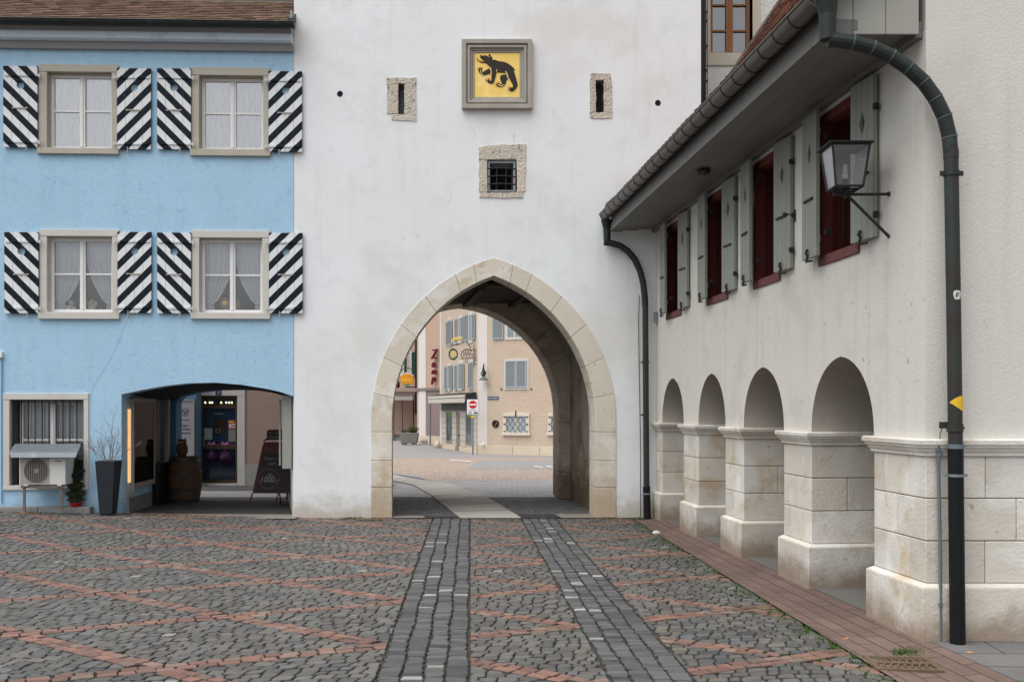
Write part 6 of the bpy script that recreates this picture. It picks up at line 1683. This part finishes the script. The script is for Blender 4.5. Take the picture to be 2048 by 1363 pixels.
def leaf(fc, par, u0, u1, z0, z1, m=None, m2=None, d=.05, rot=0):
    k = MB(); t = .06; m = m or shutb; m2 = m2 or shutb2
    k.box(fc,u0,u0+t,z0,z1,d,d+.04); k.box(fc,u1-t,u1,z0,z1,d,d+.04); k.box(fc,u0+t,u1-t,z0,z0+t,d,d+.04); k.box(fc,u0+t,u1-t,z1-t,z1,d,d+.04); o = k.build('shutter', m, par)
    k = MB(); n = max(6, int((z1-z0)/.09)); 
    for i in range(n):
        za = z0+t+(z1-z0-2*t)*i/n; zb = za+(z1-z0-2*t)/n*.8
        k.add([fc.pt(u0+t,za,d+.03),fc.pt(u1-t,za,d+.03),fc.pt(u1-t,zb,d+.008),fc.pt(u0+t,zb,d+.008)], [(0,1,2,3)])
    k.box(fc,u0+t,u1-t,z0+t,z1-t,d,d+.004); k.build('louvres', m2, o, normals=False)
    return o
CLp0 = Vector((-4.55,63.2)); CLp1 = Vector((-1.8,54.1)); CL = Face(CLp0, CLp1-CLp0); CR = Face(CLp1, (3.9,-2.0))
LCL = (CLp1-CLp0).length
ch = thing('corner_house', (0,57,GB), 'beige corner house with blue grey shutters behind the gate', 'house')
mb = MB(); e_ = CR.pt(12,0); mb.plan(ccw([tuple(CLp0), tuple(CLp1), (e_.x,e_.y), (e_.x+3,e_.y+9), (CLp0.x+6,CLp0.y+8)]), GB-.1, 11); mb.build('wall', peach, ch)
mb = MB(); mb.plan(offset_poly(ccw([tuple(CLp0), tuple(CLp1), (e_.x,e_.y), (e_.x+3,e_.y+9), (CLp0.x+6,CLp0.y+8)]), .5), 11, 11.2); mb.build('roof', tile_m, ch)
zP = CR.hit(1000,891)[1]
x = -.02; mb = MB()
for w_ in (2.1,1.6,1.05,1.9,1.7,2.2): mb.box(CR,x+.01,x+w_-.01,GB-.1,zP,-.2,.06); x += w_
mb.build('plinth', plinth_y, ch, bevel=.01)
mb = MB(); u_ = CR.hit(975,800)[0]; mb.box(CR,.0,u_,zP,10.9,-.1,.02); u_ = CL.hit(957,800)[0]; mb.box(CL,LCL-.25,LCL-.02,zP,10.9,-.1,.02); mb.box(CL,.0,.35,GB,10.9,-.1,.03); split_build(mb,'corner_pilaster', pilast, ch)
# right face windows
o = winrow(CR, ch, (1013,1053.5,723,774)); u0,u1,z0,z1 = CR.rect(1012,1054,721,775); m_ = (u0+u1)/2; leaf(CR,ch,u0,m_-.005,z0,z1); leaf(CR,ch,m_+.005,u1,z0,z1)
k = MB()
for x,y in ((1003,777),(1063,777)): a,b = CR.hit(x,y); k.box(CR,a-.02,a+.02,b-.08,b+.04,0,.06)
split_build(k,'shutter_stop', iron_m, ch)
o = winrow(CR, ch, (1014,1044,622,674)); u0,u1,z0,z1 = CR.rect(986,1008,622,678); leaf(CR,ch,u0,u1,z0,z1); u0,u1,z0,z1 = CR.rect(1046,1068,622,677); leaf(CR,ch,u0,u1,z0,z1)
def lattice_window(px, nm=None):
    u0,u1,z0,z1 = CR.rect(*px); k = MB(); w_ = .17
    k.box(CR,u0-w_,u0,z0,z1,0,.09); k.box(CR,u1,u1+w_,z0,z1,0,.09); k.box(CR,u0-w_-.05,u1+w_+.05,z0-w_,z0-.002,0,.14)
    n = 8; k.prism(CR,[(u0-w_,z1+.002),(u1+w_,z1+.002),(u1+w_,z1+.16)]+[(u1-(u1-u0)*i/n, z1+.16+.06*math.sin(math.pi*i/n)) for i in range(n+1)]+[(u0-w_,z1+.16)],(),0,.09)
    o = k.build('window', latst, ch, bevel=.01)
    k = MB(); k.box(CR,u0,u1,z0,z1,.005,.012); k.build('pane', mat('pale_far_curtain', (.42,.48,.53), .5, .2, 2), o)
    k = MB(); m_ = (u0+u1)/2; k.box(CR,m_-.09,m_+.09,z0,z1,.013,.03); k.box(CR,u0,u0+.05,z0,z1,.013,.03); k.box(CR,u1-.05,u1,z0,z1,.013,.03); k.build('sash', winst, o)
    k = MB(); n = 4; w = (u1-u0)/n; hgt = z1-z0
    for i in range(-2, n+2):
        for s in (1, -1):
            a = (u0+i*w, z0) if s == 1 else (u0+i*w, z1); b = (u0+(i+2)*w, z1) if s == 1 else (u0+(i+2)*w, z0)
            ta = max(0, (u0-a[0])/(b[0]-a[0])); tb = min(1, (u1-a[0])/(b[0]-a[0]))
            if tb <= ta: continue
            P_ = lambda t: CR.pt(a[0]+(b[0]-a[0])*t, a[1]+(b[1]-a[1])*t, .11+.08*math.sin(math.pi*((a[0]+(b[0]-a[0])*t)-u0)/(u1-u0)))
            k.tube([P_(ta+(tb-ta)*j/4) for j in range(5)], .014, 5)
    for z in (z0+.03, (z0+z1)/2, z1-.03):
        for u in (u0-.08, u1+.08): k.sphere(CR.pt(u,z,.11), .045, 8)
    k.box(CR,m_-.03,m_+.03,z1-.02,z1+.3,.1,.13); k.build('lattice_grille', iron_m, o)
lattice_window((1013,1054,832,863.5)); lattice_window((1103,1144,832,863.5))
# left face: upper windows
for (x0,x1,y0,y1,sh) in ((897.5,903,640,688,[(893.8,905.5,642,690)]),(918,924,636,681,[(911.5,916.5,638,687),(924.5,929.3,634,683)]),(938.5,945,630,681,[(931,936.8,630,682),(946.5,951.5,628,679)]),(897,901.5,732,778,[(890.7,896.3,732,780),(900.5,905.6,730,778)]),(917.5,923.5,727,777,[(910.8,916.5,730,779),(924.5,929.5,727,778)]),(940,946,724,775,[(938.5,947,725,777)])):
    winrow(CL, ch, (x0,x1,y0,y1))
    for r_ in sh: a,b,c,d = CL.rect(*r_); leaf(CL,ch,a,b,c,d,d=.045)
# shopfront on the left face
k = MB(); za = CL.hit(900,889)[1]; 
zt_ = CL.hit(905,822)[1]; zs_ = CL.hit(905,803)[1]
spans_ = [(884.5,894),(906.5,914.5),(922.5,933.5),(946,956)]
for (a,b) in spans_:
    u0,u1 = CL.hit(a)[0], CL.hit(b)[0]; n = 6
    for i in range(n): h = (zt_-za)/n; k.box(CL,u0+.01,u1-.01,za+h*i+.01,za+h*(i+1)-.01,-.05,.08)
    k.build('shopfront_pier', shopst, ch, bevel=.01); k = MB()
k = MB(); k.box(CL,CL.hit(884)[0],CL.hit(915)[0],GB-.1,za,-.05,.16); k.box(CL,CL.hit(923)[0],LCL,GB-.1,za,-.05,.16); split_build(k,'shop_plinth', plinth_y, ch, bevel=.01)
for i, (a,b,c,d) in enumerate(((894.5,906,823,884),(934,945.5,824,888))):
    u0,u1,z0,z1 = CL.rect(a,b,c,d); k = MB(); k.box(CL,u0,u1,z0,z1,.0,.03); o = k.build('shop_window', shopgl, ch)
    k = MB(); k.box(CL,u0,u0+.09,z0,z1,.031,.06); k.box(CL,u1-.09,u1,z0,z1,.031,.06); k.box(CL,u0+.09,u1-.09,z0,z0+.1,.031,.06); k.box(CL,u0+.09,u1-.09,z1-.06,z1,.031,.06); k.build('frame', zinc_m, o)
    k = MB(); k.box(CL,u0+.1,u1-.1,z1-.3,z1-.08,.032,.04); k.build('green_strip', mat('green_strip%d' % i, (.10,.22,.03), .6), o)
u0,u1,z0,z1 = CL.rect(915,922,824,902); k = MB(); k.box(CL,u0,u1,GB,z1,-.1,.02); dr = k.build('door', mat('grey_door', (.20,.18,.16), .6), ch)
k = MB(); uh = CL.hit(920.5,868)[0]; k.box(CL,uh-.05,uh+.05,.35-.9+.5,.43-.9+.5,.03,.09); k.build('handle', iron_m, dr)
k = MB(); u0,u1,z0,z1 = CL.rect(886,936,803,820); k.box(CL,u0,LCL-.3,z0,z1,.02,.12); sg = k.build('shop_fascia', mat('dark_fascia', (.06,.06,.055), .5, .3, 2), ch)
text(CL,(u0+u1)/2,(z0+z1)/2,.13,'BIJOUTERIE',.38,'fascia_lettering',mat('dull_gold',(.16,.15,.12),.5),sg)
# awning
aw = thing('shop_awning', CL.pt(4,2.3,.6), 'cream scalloped shop awning above the corner shop window', 'awning')
u0 = CL.hit(884)[0]-.6; u1 = LCL-.2; zt1 = CL.hit(930,785)[1]; zt2 = CL.hit(930,788,.7)[1]; 
k = MB(); k.add([CL.pt(u0,zt1,.1),CL.pt(u1,zt1,.1),CL.pt(u1,zt2,.7),CL.pt(u0,zt2,.7),CL.pt(u0,zt1-.03,.1),CL.pt(u1,zt1-.03,.1),CL.pt(u1,zt2-.03,.7),CL.pt(u0,zt2-.03,.7)],[(0,1,2,3),(4,5,6,7),(0,3,7,4),(1,2,6,5),(2,3,7,6),(0,1,5,4)]); k.build('canopy', awnd, aw)
k = MB(); zb_ = zt2-.48; k.box(CL,u0,u1,zt2-.16,zt2-.02,.7,.78); k.build('front_rail', awnw, aw)
k = MB(); n = 26
for i in range(n):
    a = u0+(u1-u0)*i/n; b = u0+(u1-u0)*(i+1)/n; c = (a+b)/2; k.prism(CL,[(a+.01,zt2-.2),(b-.01,zt2-.2),(b-.01,zb_+.08),(c,zb_),(a+.01,zb_+.08)],(),.73,.75)
k.build('valance', awnw, aw)
k = MB(); k.prism(Face(CL.pt(u1,0,0),(CL.N.x,CL.N.y)), [(.1,zt1),(.7,zt2),(.7,zt2-.35),(.1,zt2-.45)], (), -.02, .0); k.build('side_panel', awnd, aw)
# street name plate
a,b,c,d = CR.rect(976,997.5,792.5,798.5); k = MB(); k.box(CR,a,b,c,d,.01,.04); sp_ = k.build('street_name_plate', signblu); tag(sp_, 'small dark blue street name plate on the beige corner house', 'sign')
text(CR,(a+b)/2,(c+d)/2,.045,'Rathausplatz',.115,'plate_lettering',signwh,sp_)
# round dark relief
a,b = CR.hit(991.5,847); k = MB(); k.disc(CR,a,b,.205,.0,.05,24); rp = k.build('round_plaque', black_m); tag(rp, 'round black wall plaque beside the latticed window', 'plaque')
k = MB()
for du,dz,r in ((.06,.09,.03),(.09,.03,.035),(.0,-.04,.03),(-.03,-.11,.035),(.07,-.02,.02)): k.disc(CR,a+du,b+dz,r,.05,.065,8)
k.build('pale_figure', mat('dim_relief', (.20,.15,.13), .6), rp)
# pale bucket light at the wall foot
a,b = CR.hit(969,888); k = MB(); k.sphere(CR.pt(a,b-.0,.15), .08, 10); tag(k.build('round_floor_lamp', white_m, smooth=True), 'small white globe at the foot of the corner pilaster', 'lamp')
# corner street lamp
Yc = CLp1.y-.5; s_ = F/Yc
def PB(x, y, Y=None): Y = Y or Yc; return Vector(((x-1024)/F*Y, Y, CH-(y-HZ)*Y/F))
lp = thing('corner_lamp', PB(967,752), 'dark swan necked street lamp on the corner pilaster', 'street lamp')
k = MB(); k.tube([PB(968,726),PB(966.5,738),PB(969,745),PB(967,752)], .045, 8, rs=[.02,.06,.10,.08]); k.tube([PB(965,742),PB(962,747),PB(966,753)], .03, 6); k.build('ornate_bracket', iron_m, lp)
k = MB(); k.lathe(PB(967,760), [(.25,0),(.24,.04),(.13,.13),(.08,.20)], 16); k.build('lamp_shade', mat('lamp_grey_green', (.10,.13,.12), .6), lp)
# wrought iron sign bracket with guild signs
gb_ = thing('guild_sign', PB(955,710), 'wrought iron bracket carrying golden wreath and gilded animal signs', 'shop sign')
k = MB(); Q = lambda x, y: PB(x, y, 54.6)
k.tube([Q(954.5,697),Q(954.5,738)], .03, 6); k.tube([Q(948,690),Q(948,734)], .025, 6); k.tube([Q(956,698),Q(938,700)], .022, 6); k.tube([Q(956,716),Q(921,717)], .022, 6)
for y in (702,707,712,720,727): k.tube([Q(948,y),Q(955,y)], .018, 5)
k.tube([Q(924,716),Q(922,709),Q(925,702),Q(930,698),Q(940,698),Q(943,702)], .02, 5); k.tube([Q(926,708),Q(946,708)], .018, 5)
for x in range(927,946,3): k.tube([Q(x,708),Q(x,716)], .014, 4)
for x in (929,934,939): k.ring(Face((0,54.6),(1,0)),Q(x,703).x,Q(x,703).z,.10,.07,-.01,.01,10)
k.tube([Q(936,685),Q(938,691),Q(942,696)], .025, 5); k.ring(Face((0,54.6),(1,0)),Q(933,722).x,Q(933,722).z,.10,.07,-.01,.01,12); k.tube([Q(905,694),Q(906,690),Q(920,688)], .02, 5)
k.build('iron_bracket', iron_m, gb_)
W_ = Face((0,54.5),(1,0)); c = PB(906.5,708,54.5); k = MB(); k.ring(W_,c.x,c.z,.26,.19,-.03,.03,24,k=1.25); k.build('green_wreath_ring', mat('wreath_green', (.03,.07,.045), .6), gb_)
k = MB(); k.disc(W_,c.x,c.z,.19,-.02,.0,20,rz=.24); k.build('pale_disc', pilast, gb_)
k = MB(); 
k.prism(W_,[(c.x+x*.01,c.z+y*.01) for x,y in [(-6,-20),(2,-20),(4,-12),(10,-14),(12,-6),(6,-2),(10,6),(6,14),(0,20),(-8,18),(-14,12),(-8,8),(-6,2),(-14,2),(-15,-3),(-6,-5)]],(),.001,.04); k.build('gilt_figure', gold_m, gb_)
k = MB(); G = lambda x, y: (PB(x,y,54.5).x, PB(x,y,54.5).z)
k.prism(W_,[G(902,685.5),G(904,679),G(908,675.5),G(914,674),G(918,673.5),G(925,674),G(924,677.5),G(921,679.5),G(922,682.5),G(918,682),G(915,679.5),G(909,680),G(905.5,684)],(),-.05,.05); k.build('gilt_animal', gold_m, gb_, bevel=.02)
# no entry sign
NE = Face((0,53.2),(1,0)); nsx, nsz = lambda x: (x-1024)/F*53.2, lambda y: CH-(y-HZ)*53.2/F
ne = thing('no_entry_sign', (nsx(945),53.2,GB), 'no entry sign with bicycle plate and yellow diamond on a grey pole', 'traffic sign')
k = MB(); k.tube([(nsx(945.5),53.26,GB),(nsx(945.5),53.26,nsz(800))], .04, 8); k.build('pole', zincpipe, ne)
k = MB(); k.box(NE,nsx(934.2),nsx(957.3),nsz(828.8),nsz(798.5),-.02,.01); pn = k.build('sign_panel', signwh, ne, bevel=.008)
k = MB(); k.box(NE,nsx(934.2)-.02,nsx(957.3)+.02,nsz(828.8)-.02,nsz(798.5)+.02,-.03,-.021); k.build('grey_rim', zincpipe, pn)
k = MB(); k.disc(NE,nsx(945.7),nsz(808.6),.215,.011,.015,28); k.build('red_disc', signred, pn)
k = MB(); k.box(NE,nsx(945.7)-.185,nsx(945.7)+.185,nsz(808.6)-.045,nsz(808.6)+.045,.016,.019); k.build('white_bar', signwh, pn)
text(NE,nsx(945.7),nsz(819.3),.012,'ausgenommen',.07,'plate_text',black_m,pn)
k = MB()
for cx_ in (nsx(938.2),nsx(942.4),nsx(949),nsx(954)): k.ring(NE,cx_,nsz(825.5),.05,.036 if cx_ < nsx(945) else .02,.011,.014,14)
k.tube([(nsx(938.2),53.185,nsz(825.5)),(nsx(939.6),53.185,nsz(823.2)),(nsx(942),53.185,nsz(823.4)),(nsx(942.4),53.185,nsz(825.5))], .008, 4); k.tube([(nsx(949),53.18,nsz(825.2)),(nsx(951),53.18,nsz(823.6)),(nsx(954),53.18,nsz(825.2))], .025, 5); k.build('bicycle_symbols', black_m, pn)
k = MB(); a,b = nsx(945.3),nsz(833); k.prism(NE,[(a-.125,b),(a-.05,b+.06),(a,b+.075),(a+.05,b+.06),(a+.125,b),(a+.05,b-.06),(a,b-.075),(a-.05,b-.06)],(),.0,.012); yd = k.build('yellow_diamond', yelpr, ne)
text(NE,a,b,.014,'i',.09,'diamond_mark',signwh,yd)
# rose house with lettering
ZP = Face((-6.75,70.3),(1.92,-2.6)); ZL = ZP.hit(883)[0]
rh = thing('rose_house', (-6,70,GB), 'rose rendered house with a wide pale corner pilaster', 'house')
mb = MB(); p0, p1 = ZP.pt(ZP.hit(834)[0],0), ZP.pt(ZL+1.5,0); mb.plan(ccw([(p0.x,p0.y),(p1.x,p1.y),(p1.x+2,p1.y+8),(p0.x,p0.y+8)]), GB-.1, 12); mb.build('wall', rose, rh)
k = MB(); a,b = ZP.hit(834)[0],ZP.hit(852.5)[0]; zc_ = ZP.hit(860,777)[1]; zb_ = ZP.hit(860,871)[1]; k.box(ZP,a+.3,b,zb_,zc_-.12,0,.05); k.box(ZP,a+.3,b,zc_+.06,11.9,0,.05); split_build(k,'pilaster', pilast, rh)
k = MB(); k.box(ZP,b+.003,ZL+1.4,zb_,zc_-.12,0,.02); k.build('mauve_ground_floor', mauve, rh)
k = MB(); k.box(ZP,a,ZL+1.4,zc_-.12,zc_+.06,0,.12); k.build('string_course', mat('dark_string_course', (.22,.19,.16), .8), rh)
k = MB(); k.box(ZP,a,ZL+1.4,GB-.1,zb_,0,.10); k.build('plinth', plinth_y, rh)
let = thing('shop_lettering', ZP.pt(ZP.hit(873,730)[0],0,0)+Vector((0,0,4)), 'four maroon script letters running down the rose wall', 'lettering')
for chx,x,y,sz in (('Z',873,709,.90),('e',872,728,.72),('m',873,742.5,.60),('p',872,757,.72)):
    u,z = ZP.hit(x,y); text(ZP,u,z,.22,chx,sz,'letter',zemp,let,depth=.07,shear=.28,bold=.014,sx=1.15)
k = MB(); k.tube([(PB(860.5,795,66.5)),(Vector(((860.5-1024)/F*66.5,66.5,GB)))], .055, 10); pb = k.build('bollard_pole', zincpipe); tag(pb, 'plain grey metal pole in front of the mauve wall', 'pole')
k = MB(); k.lathe(((875-1024)/F*62,62,GB), [(.20,0),(.19,.25),(.13,.42),(.06,.47)], 14); tag(k.build('kerb_stone', plinth_y, smooth=True), 'short pale rounded kerb stone at the corner house edge', 'guard stone')
# small rubbish bush
# trough with bush
TF = Face((0,67.2),(1,0)); tgx, tgz = lambda x: (x-1024)/F*67.2, lambda y: CH-(y-HZ)*67.2/F
tr_ = thing('flower_trough', (tgx(820),67.2,GB), 'grey concrete flower trough with green and dry shrubs', 'planter')
k = MB(); x0,x1 = tgx(800),tgx(837); z0,z1 = GB+.12,tgz(865); k.add([Vector(p) for p in [(x0+.08,66.9,z0),(x1-.08,66.9,z0),(x1-.08,67.6,z0),(x0+.08,67.6,z0),(x0,66.8,z1),(x1,66.8,z1),(x1,67.7,z1),(x0,67.7,z1)]], [(0,1,2,3),(4,5,6,7),(0,1,5,4),(1,2,6,5),(2,3,7,6),(3,0,4,7)]); k.build('trough', troughm, tr_, bevel=.02)
for xx in (x0+.25,x1-.35): k = MB(); k.plan([(xx-.1,66.95),(xx+.2,66.95),(xx+.2,67.5),(xx-.1,67.5)],GB,z0); k.build('foot', troughm, tr_)
def bush(cx, cy, cz, r, h, m, par, name, n=900, ls=.07, seed=1):
    rg = random.Random(seed); k = MB()
    for _ in range(n):
        v = Vector((rg.gauss(0,1),rg.gauss(0,1),rg.gauss(0,1))).normalized()*(rg.random()**.4); lump = 1+.3*mnoise.noise(v*2.3)
        c = Vector((cx+v.x*r*lump, cy+v.y*r*.6, cz+h*.5+v.z*h*.5*lump)); a = Vector((rg.gauss(0,1),rg.gauss(0,1),rg.gauss(0,1))).normalized()*ls; b = a.cross(Vector((rg.gauss(0,1),rg.gauss(0,1),rg.gauss(0,1)))).normalized()*ls*.5
        k.add([c-a*.5,c+b*.5,c+a*.5,c-b*.5],[(0,1,2,3)])
    return k.build(name, m, par, normals=False)
bush(tgx(826),67.2,z1-.05,.38,.5,bushm,tr_,'green_shrub',900,.09,3); bush(tgx(808),67.2,z1-.05,.26,.32,mat('dry_shrub',(.15,.12,.10),.9,.3,10,island=.4),tr_,'dry_shrub',500,.06,4)
bush((849-1024)/F*68.6,68.3,GB-.1,.35,.45,MT['dry_shrub'],None,'dry_weed',400,.06,6); tag(bpy.data.objects['dry_weed'], 'dry weed clump growing at the pilaster foot', 'weeds')
# left building with dark arcade
LBF = Face((0,76.0),(1,0)); lx, lz = lambda x: (x-1024)/F*76, lambda y: CH-(y-HZ)*76/F
lb = thing('terrace_house', (lx(800),76,GB), 'peach house with green shutters and a dark ground floor arcade', 'house')
zc_ = lz(779)
mb = MB(); mb.box(LBF,lx(740),lx(836),zc_,12,-6,0); mb.box(LBF,lx(740),lx(836),GB,zc_,-3.4,-3.0); mb.build('wall', rose, lb)
k = MB(); k.box(LBF,lx(740),lx(834),lz(783),lz(775),0,.35); k.box(LBF,lx(740),lx(834),lz(790),lz(784),0,.15); k.build('cornice', mat('taupe_cornice', (.36,.28,.25), .85), lb)
for a,b in ((785,787),(801,804),(828,835)): 
    k = MB(); k.box(LBF,lx(a),lx(b),GB,lz(790),-.6,0); k.build('arcade_pier', mauve, lb)
k = MB(); k.box(LBF,lx(788),lx(828.5),lz(800),lz(792),.3,1.3); k.build('awning', mat('grey_awning',(.38,.36,.35),.8), lb)
k = MB(); k.box(LBF,lx(826),lx(828),GB,lz(800),-.5,.02); k.build('door_post', void_m, lb)
for (a,b,c,d,l_,r_) in ((815,821.5,706,747,(808.5,813.5),(823.5,832)),(800,806,706,747,(793,798),(808,808.2))):
    winrow(LBF, lb, (a,b,c,d)); leaf(LBF,lb,lx(l_[0]),lx(l_[1]),lz(d+6),lz(c-2),shutg,shutg); 
    if r_[1]-r_[0] > 1: leaf(LBF,lb,lx(r_[0]),lx(r_[1]),lz(d+6),lz(c-2),shutg,shutg)
k = MB(); k.tube([Vector((lx(833.5),75.8,11)),Vector((lx(833.5),75.8,GB+2))], .12, 8); k.build('downpipe', void_m, lb)
k = MB(); k.box(LBF,lx(785),lx(801),GB,GB+.45,-2,-.7); k.box(LBF,lx(785),lx(801),GB,GB+.22,-.69,-.2); k.tube([LBF.pt(lx(787),lz(862),-1.2),LBF.pt(lx(791),lz(858),-1.2),LBF.pt(lx(800),lz(852),-1.2)], .04, 5); split_build(k,'arcade_step', asph, lb)
# orange hanging sign
OS = Face((0,71.0),(1,0)); ox_, oz_ = lambda x: (x-1024)/F*71, lambda y: CH-(y-HZ)*71/F
og = thing('orange_shop_sign', (ox_(815),71,oz_(760)), 'orange painted shop sign shaped like a shop front, hanging on an iron arm', 'shop sign')
k = MB(); k.prism(OS,[(ox_(x),oz_(y)) for x,y in [(800,752),(806,747.5),(813,746),(820,747.5),(827,752),(826.5,766),(822,768),(815,773),(808,771),(802,765)]],(),-.05,.05); pn = k.build('painted_panel', orange, og, bevel=.03)
k = MB()
for a in (803.5,809.5,816.5): k.box(OS,ox_(a),ox_(a+4.5),oz_(761.5),oz_(756.5),.052,.06)
split_build(k,'painted_window', yelpr, pn)
k = MB(); k.prism(OS,[(ox_(x),oz_(y)) for x,y in [(807,770.5),(811,766.5),(820,766.5),(822,768.5),(815,772.5)]],(),.052,.062); k.build('green_wreath', mat('sign_green',(.10,.25,.13),.6), pn)
k = MB(); n=8
for i in range(n): t=i/(n-1); k.sphere(OS.pt(ox_(801+25*t), oz_(750.5-4.5*math.sin(math.pi*t)),.0), .07, 6)
k.build('scalloped_top', pilast, pn)
k = MB(); k.tube([OS.pt(ox_(811),oz_(773.5),0),OS.pt(ox_(832),oz_(773),0)], .05, 6); k.tube([OS.pt(ox_(802),oz_(742),0),OS.pt(ox_(808),oz_(736),0),OS.pt(ox_(818),oz_(735.5),0),OS.pt(ox_(828),oz_(741),0),OS.pt(ox_(831),oz_(748),0)], .03, 6); k.tube([OS.pt(ox_(831),oz_(748),0),OS.pt(ox_(832),oz_(780),0)], .05, 6); k.build('iron_arm', iron_m, og)
k = MB(); k.lathe(((795.5-1024)/F*71.3,71.3,oz_(775)), [(.08,0),(.16,.1),(.14,.4),(.06,.5)], 10); tag(k.build('red_lantern', maroon, smooth=True), 'dark red hanging lantern left of the orange shop sign', 'lantern')

# ================================================================= CAMERA, SKY, SUN
cam_d = bpy.data.cameras.new('camera'); cam = bpy.data.objects.new('camera', cam_d); COL.objects.link(cam)
cam.location = (0, 0, CH); cam.rotation_euler = (R(90), 0, 0)
cam_d.sensor_width = 36; cam_d.lens = F/2048*36; cam_d.shift_y = (HZ-681.5)/2048; cam_d.clip_start = .1; cam_d.clip_end = 1000
SC.camera = cam
w = bpy.data.worlds.new('World'); SC.world = w; w.use_nodes = True
nt = w.node_tree; bg = nt.nodes['Background']
sky = nt.nodes.new('ShaderNodeTexSky'); sky.sky_type = 'NISHITA'; sky.sun_disc = False
sky.sun_elevation = R(66); sky.sun_rotation = R(228); sky.dust_density = 4.0; sky.air_density = 1.0; sky.ozone_density = 1.0; sky.altitude = 400
hs = nt.nodes.new('ShaderNodeHueSaturation'); hs.inputs['Saturation'].default_value = .22
nt.links.new(sky.outputs[0], hs.inputs['Color']); nt.links.new(hs.outputs[0], bg.inputs[0]); bg.inputs[1].default_value = .10
sd = bpy.data.lights.new('sun', 'SUN'); sd.energy = 1.4; sd.angle = R(75); sd.color = (1, .985, .955)
so = bpy.data.objects.new('sun', sd); COL.objects.link(so); el = R(66); az = R(228)
dirv = Vector((math.sin(az)*math.cos(el), math.cos(az)*math.cos(el), math.sin(el)))   # towards the sun
so.rotation_euler = dirv.to_track_quat('Z', 'Y').to_euler(); so.location = dirv*60
SC.view_settings.view_transform = 'Standard'; SC.view_settings.look = 'None'; SC.view_settings.gamma = 1; SC.view_settings.exposure = .88
SC.render.engine = 'CYCLES'
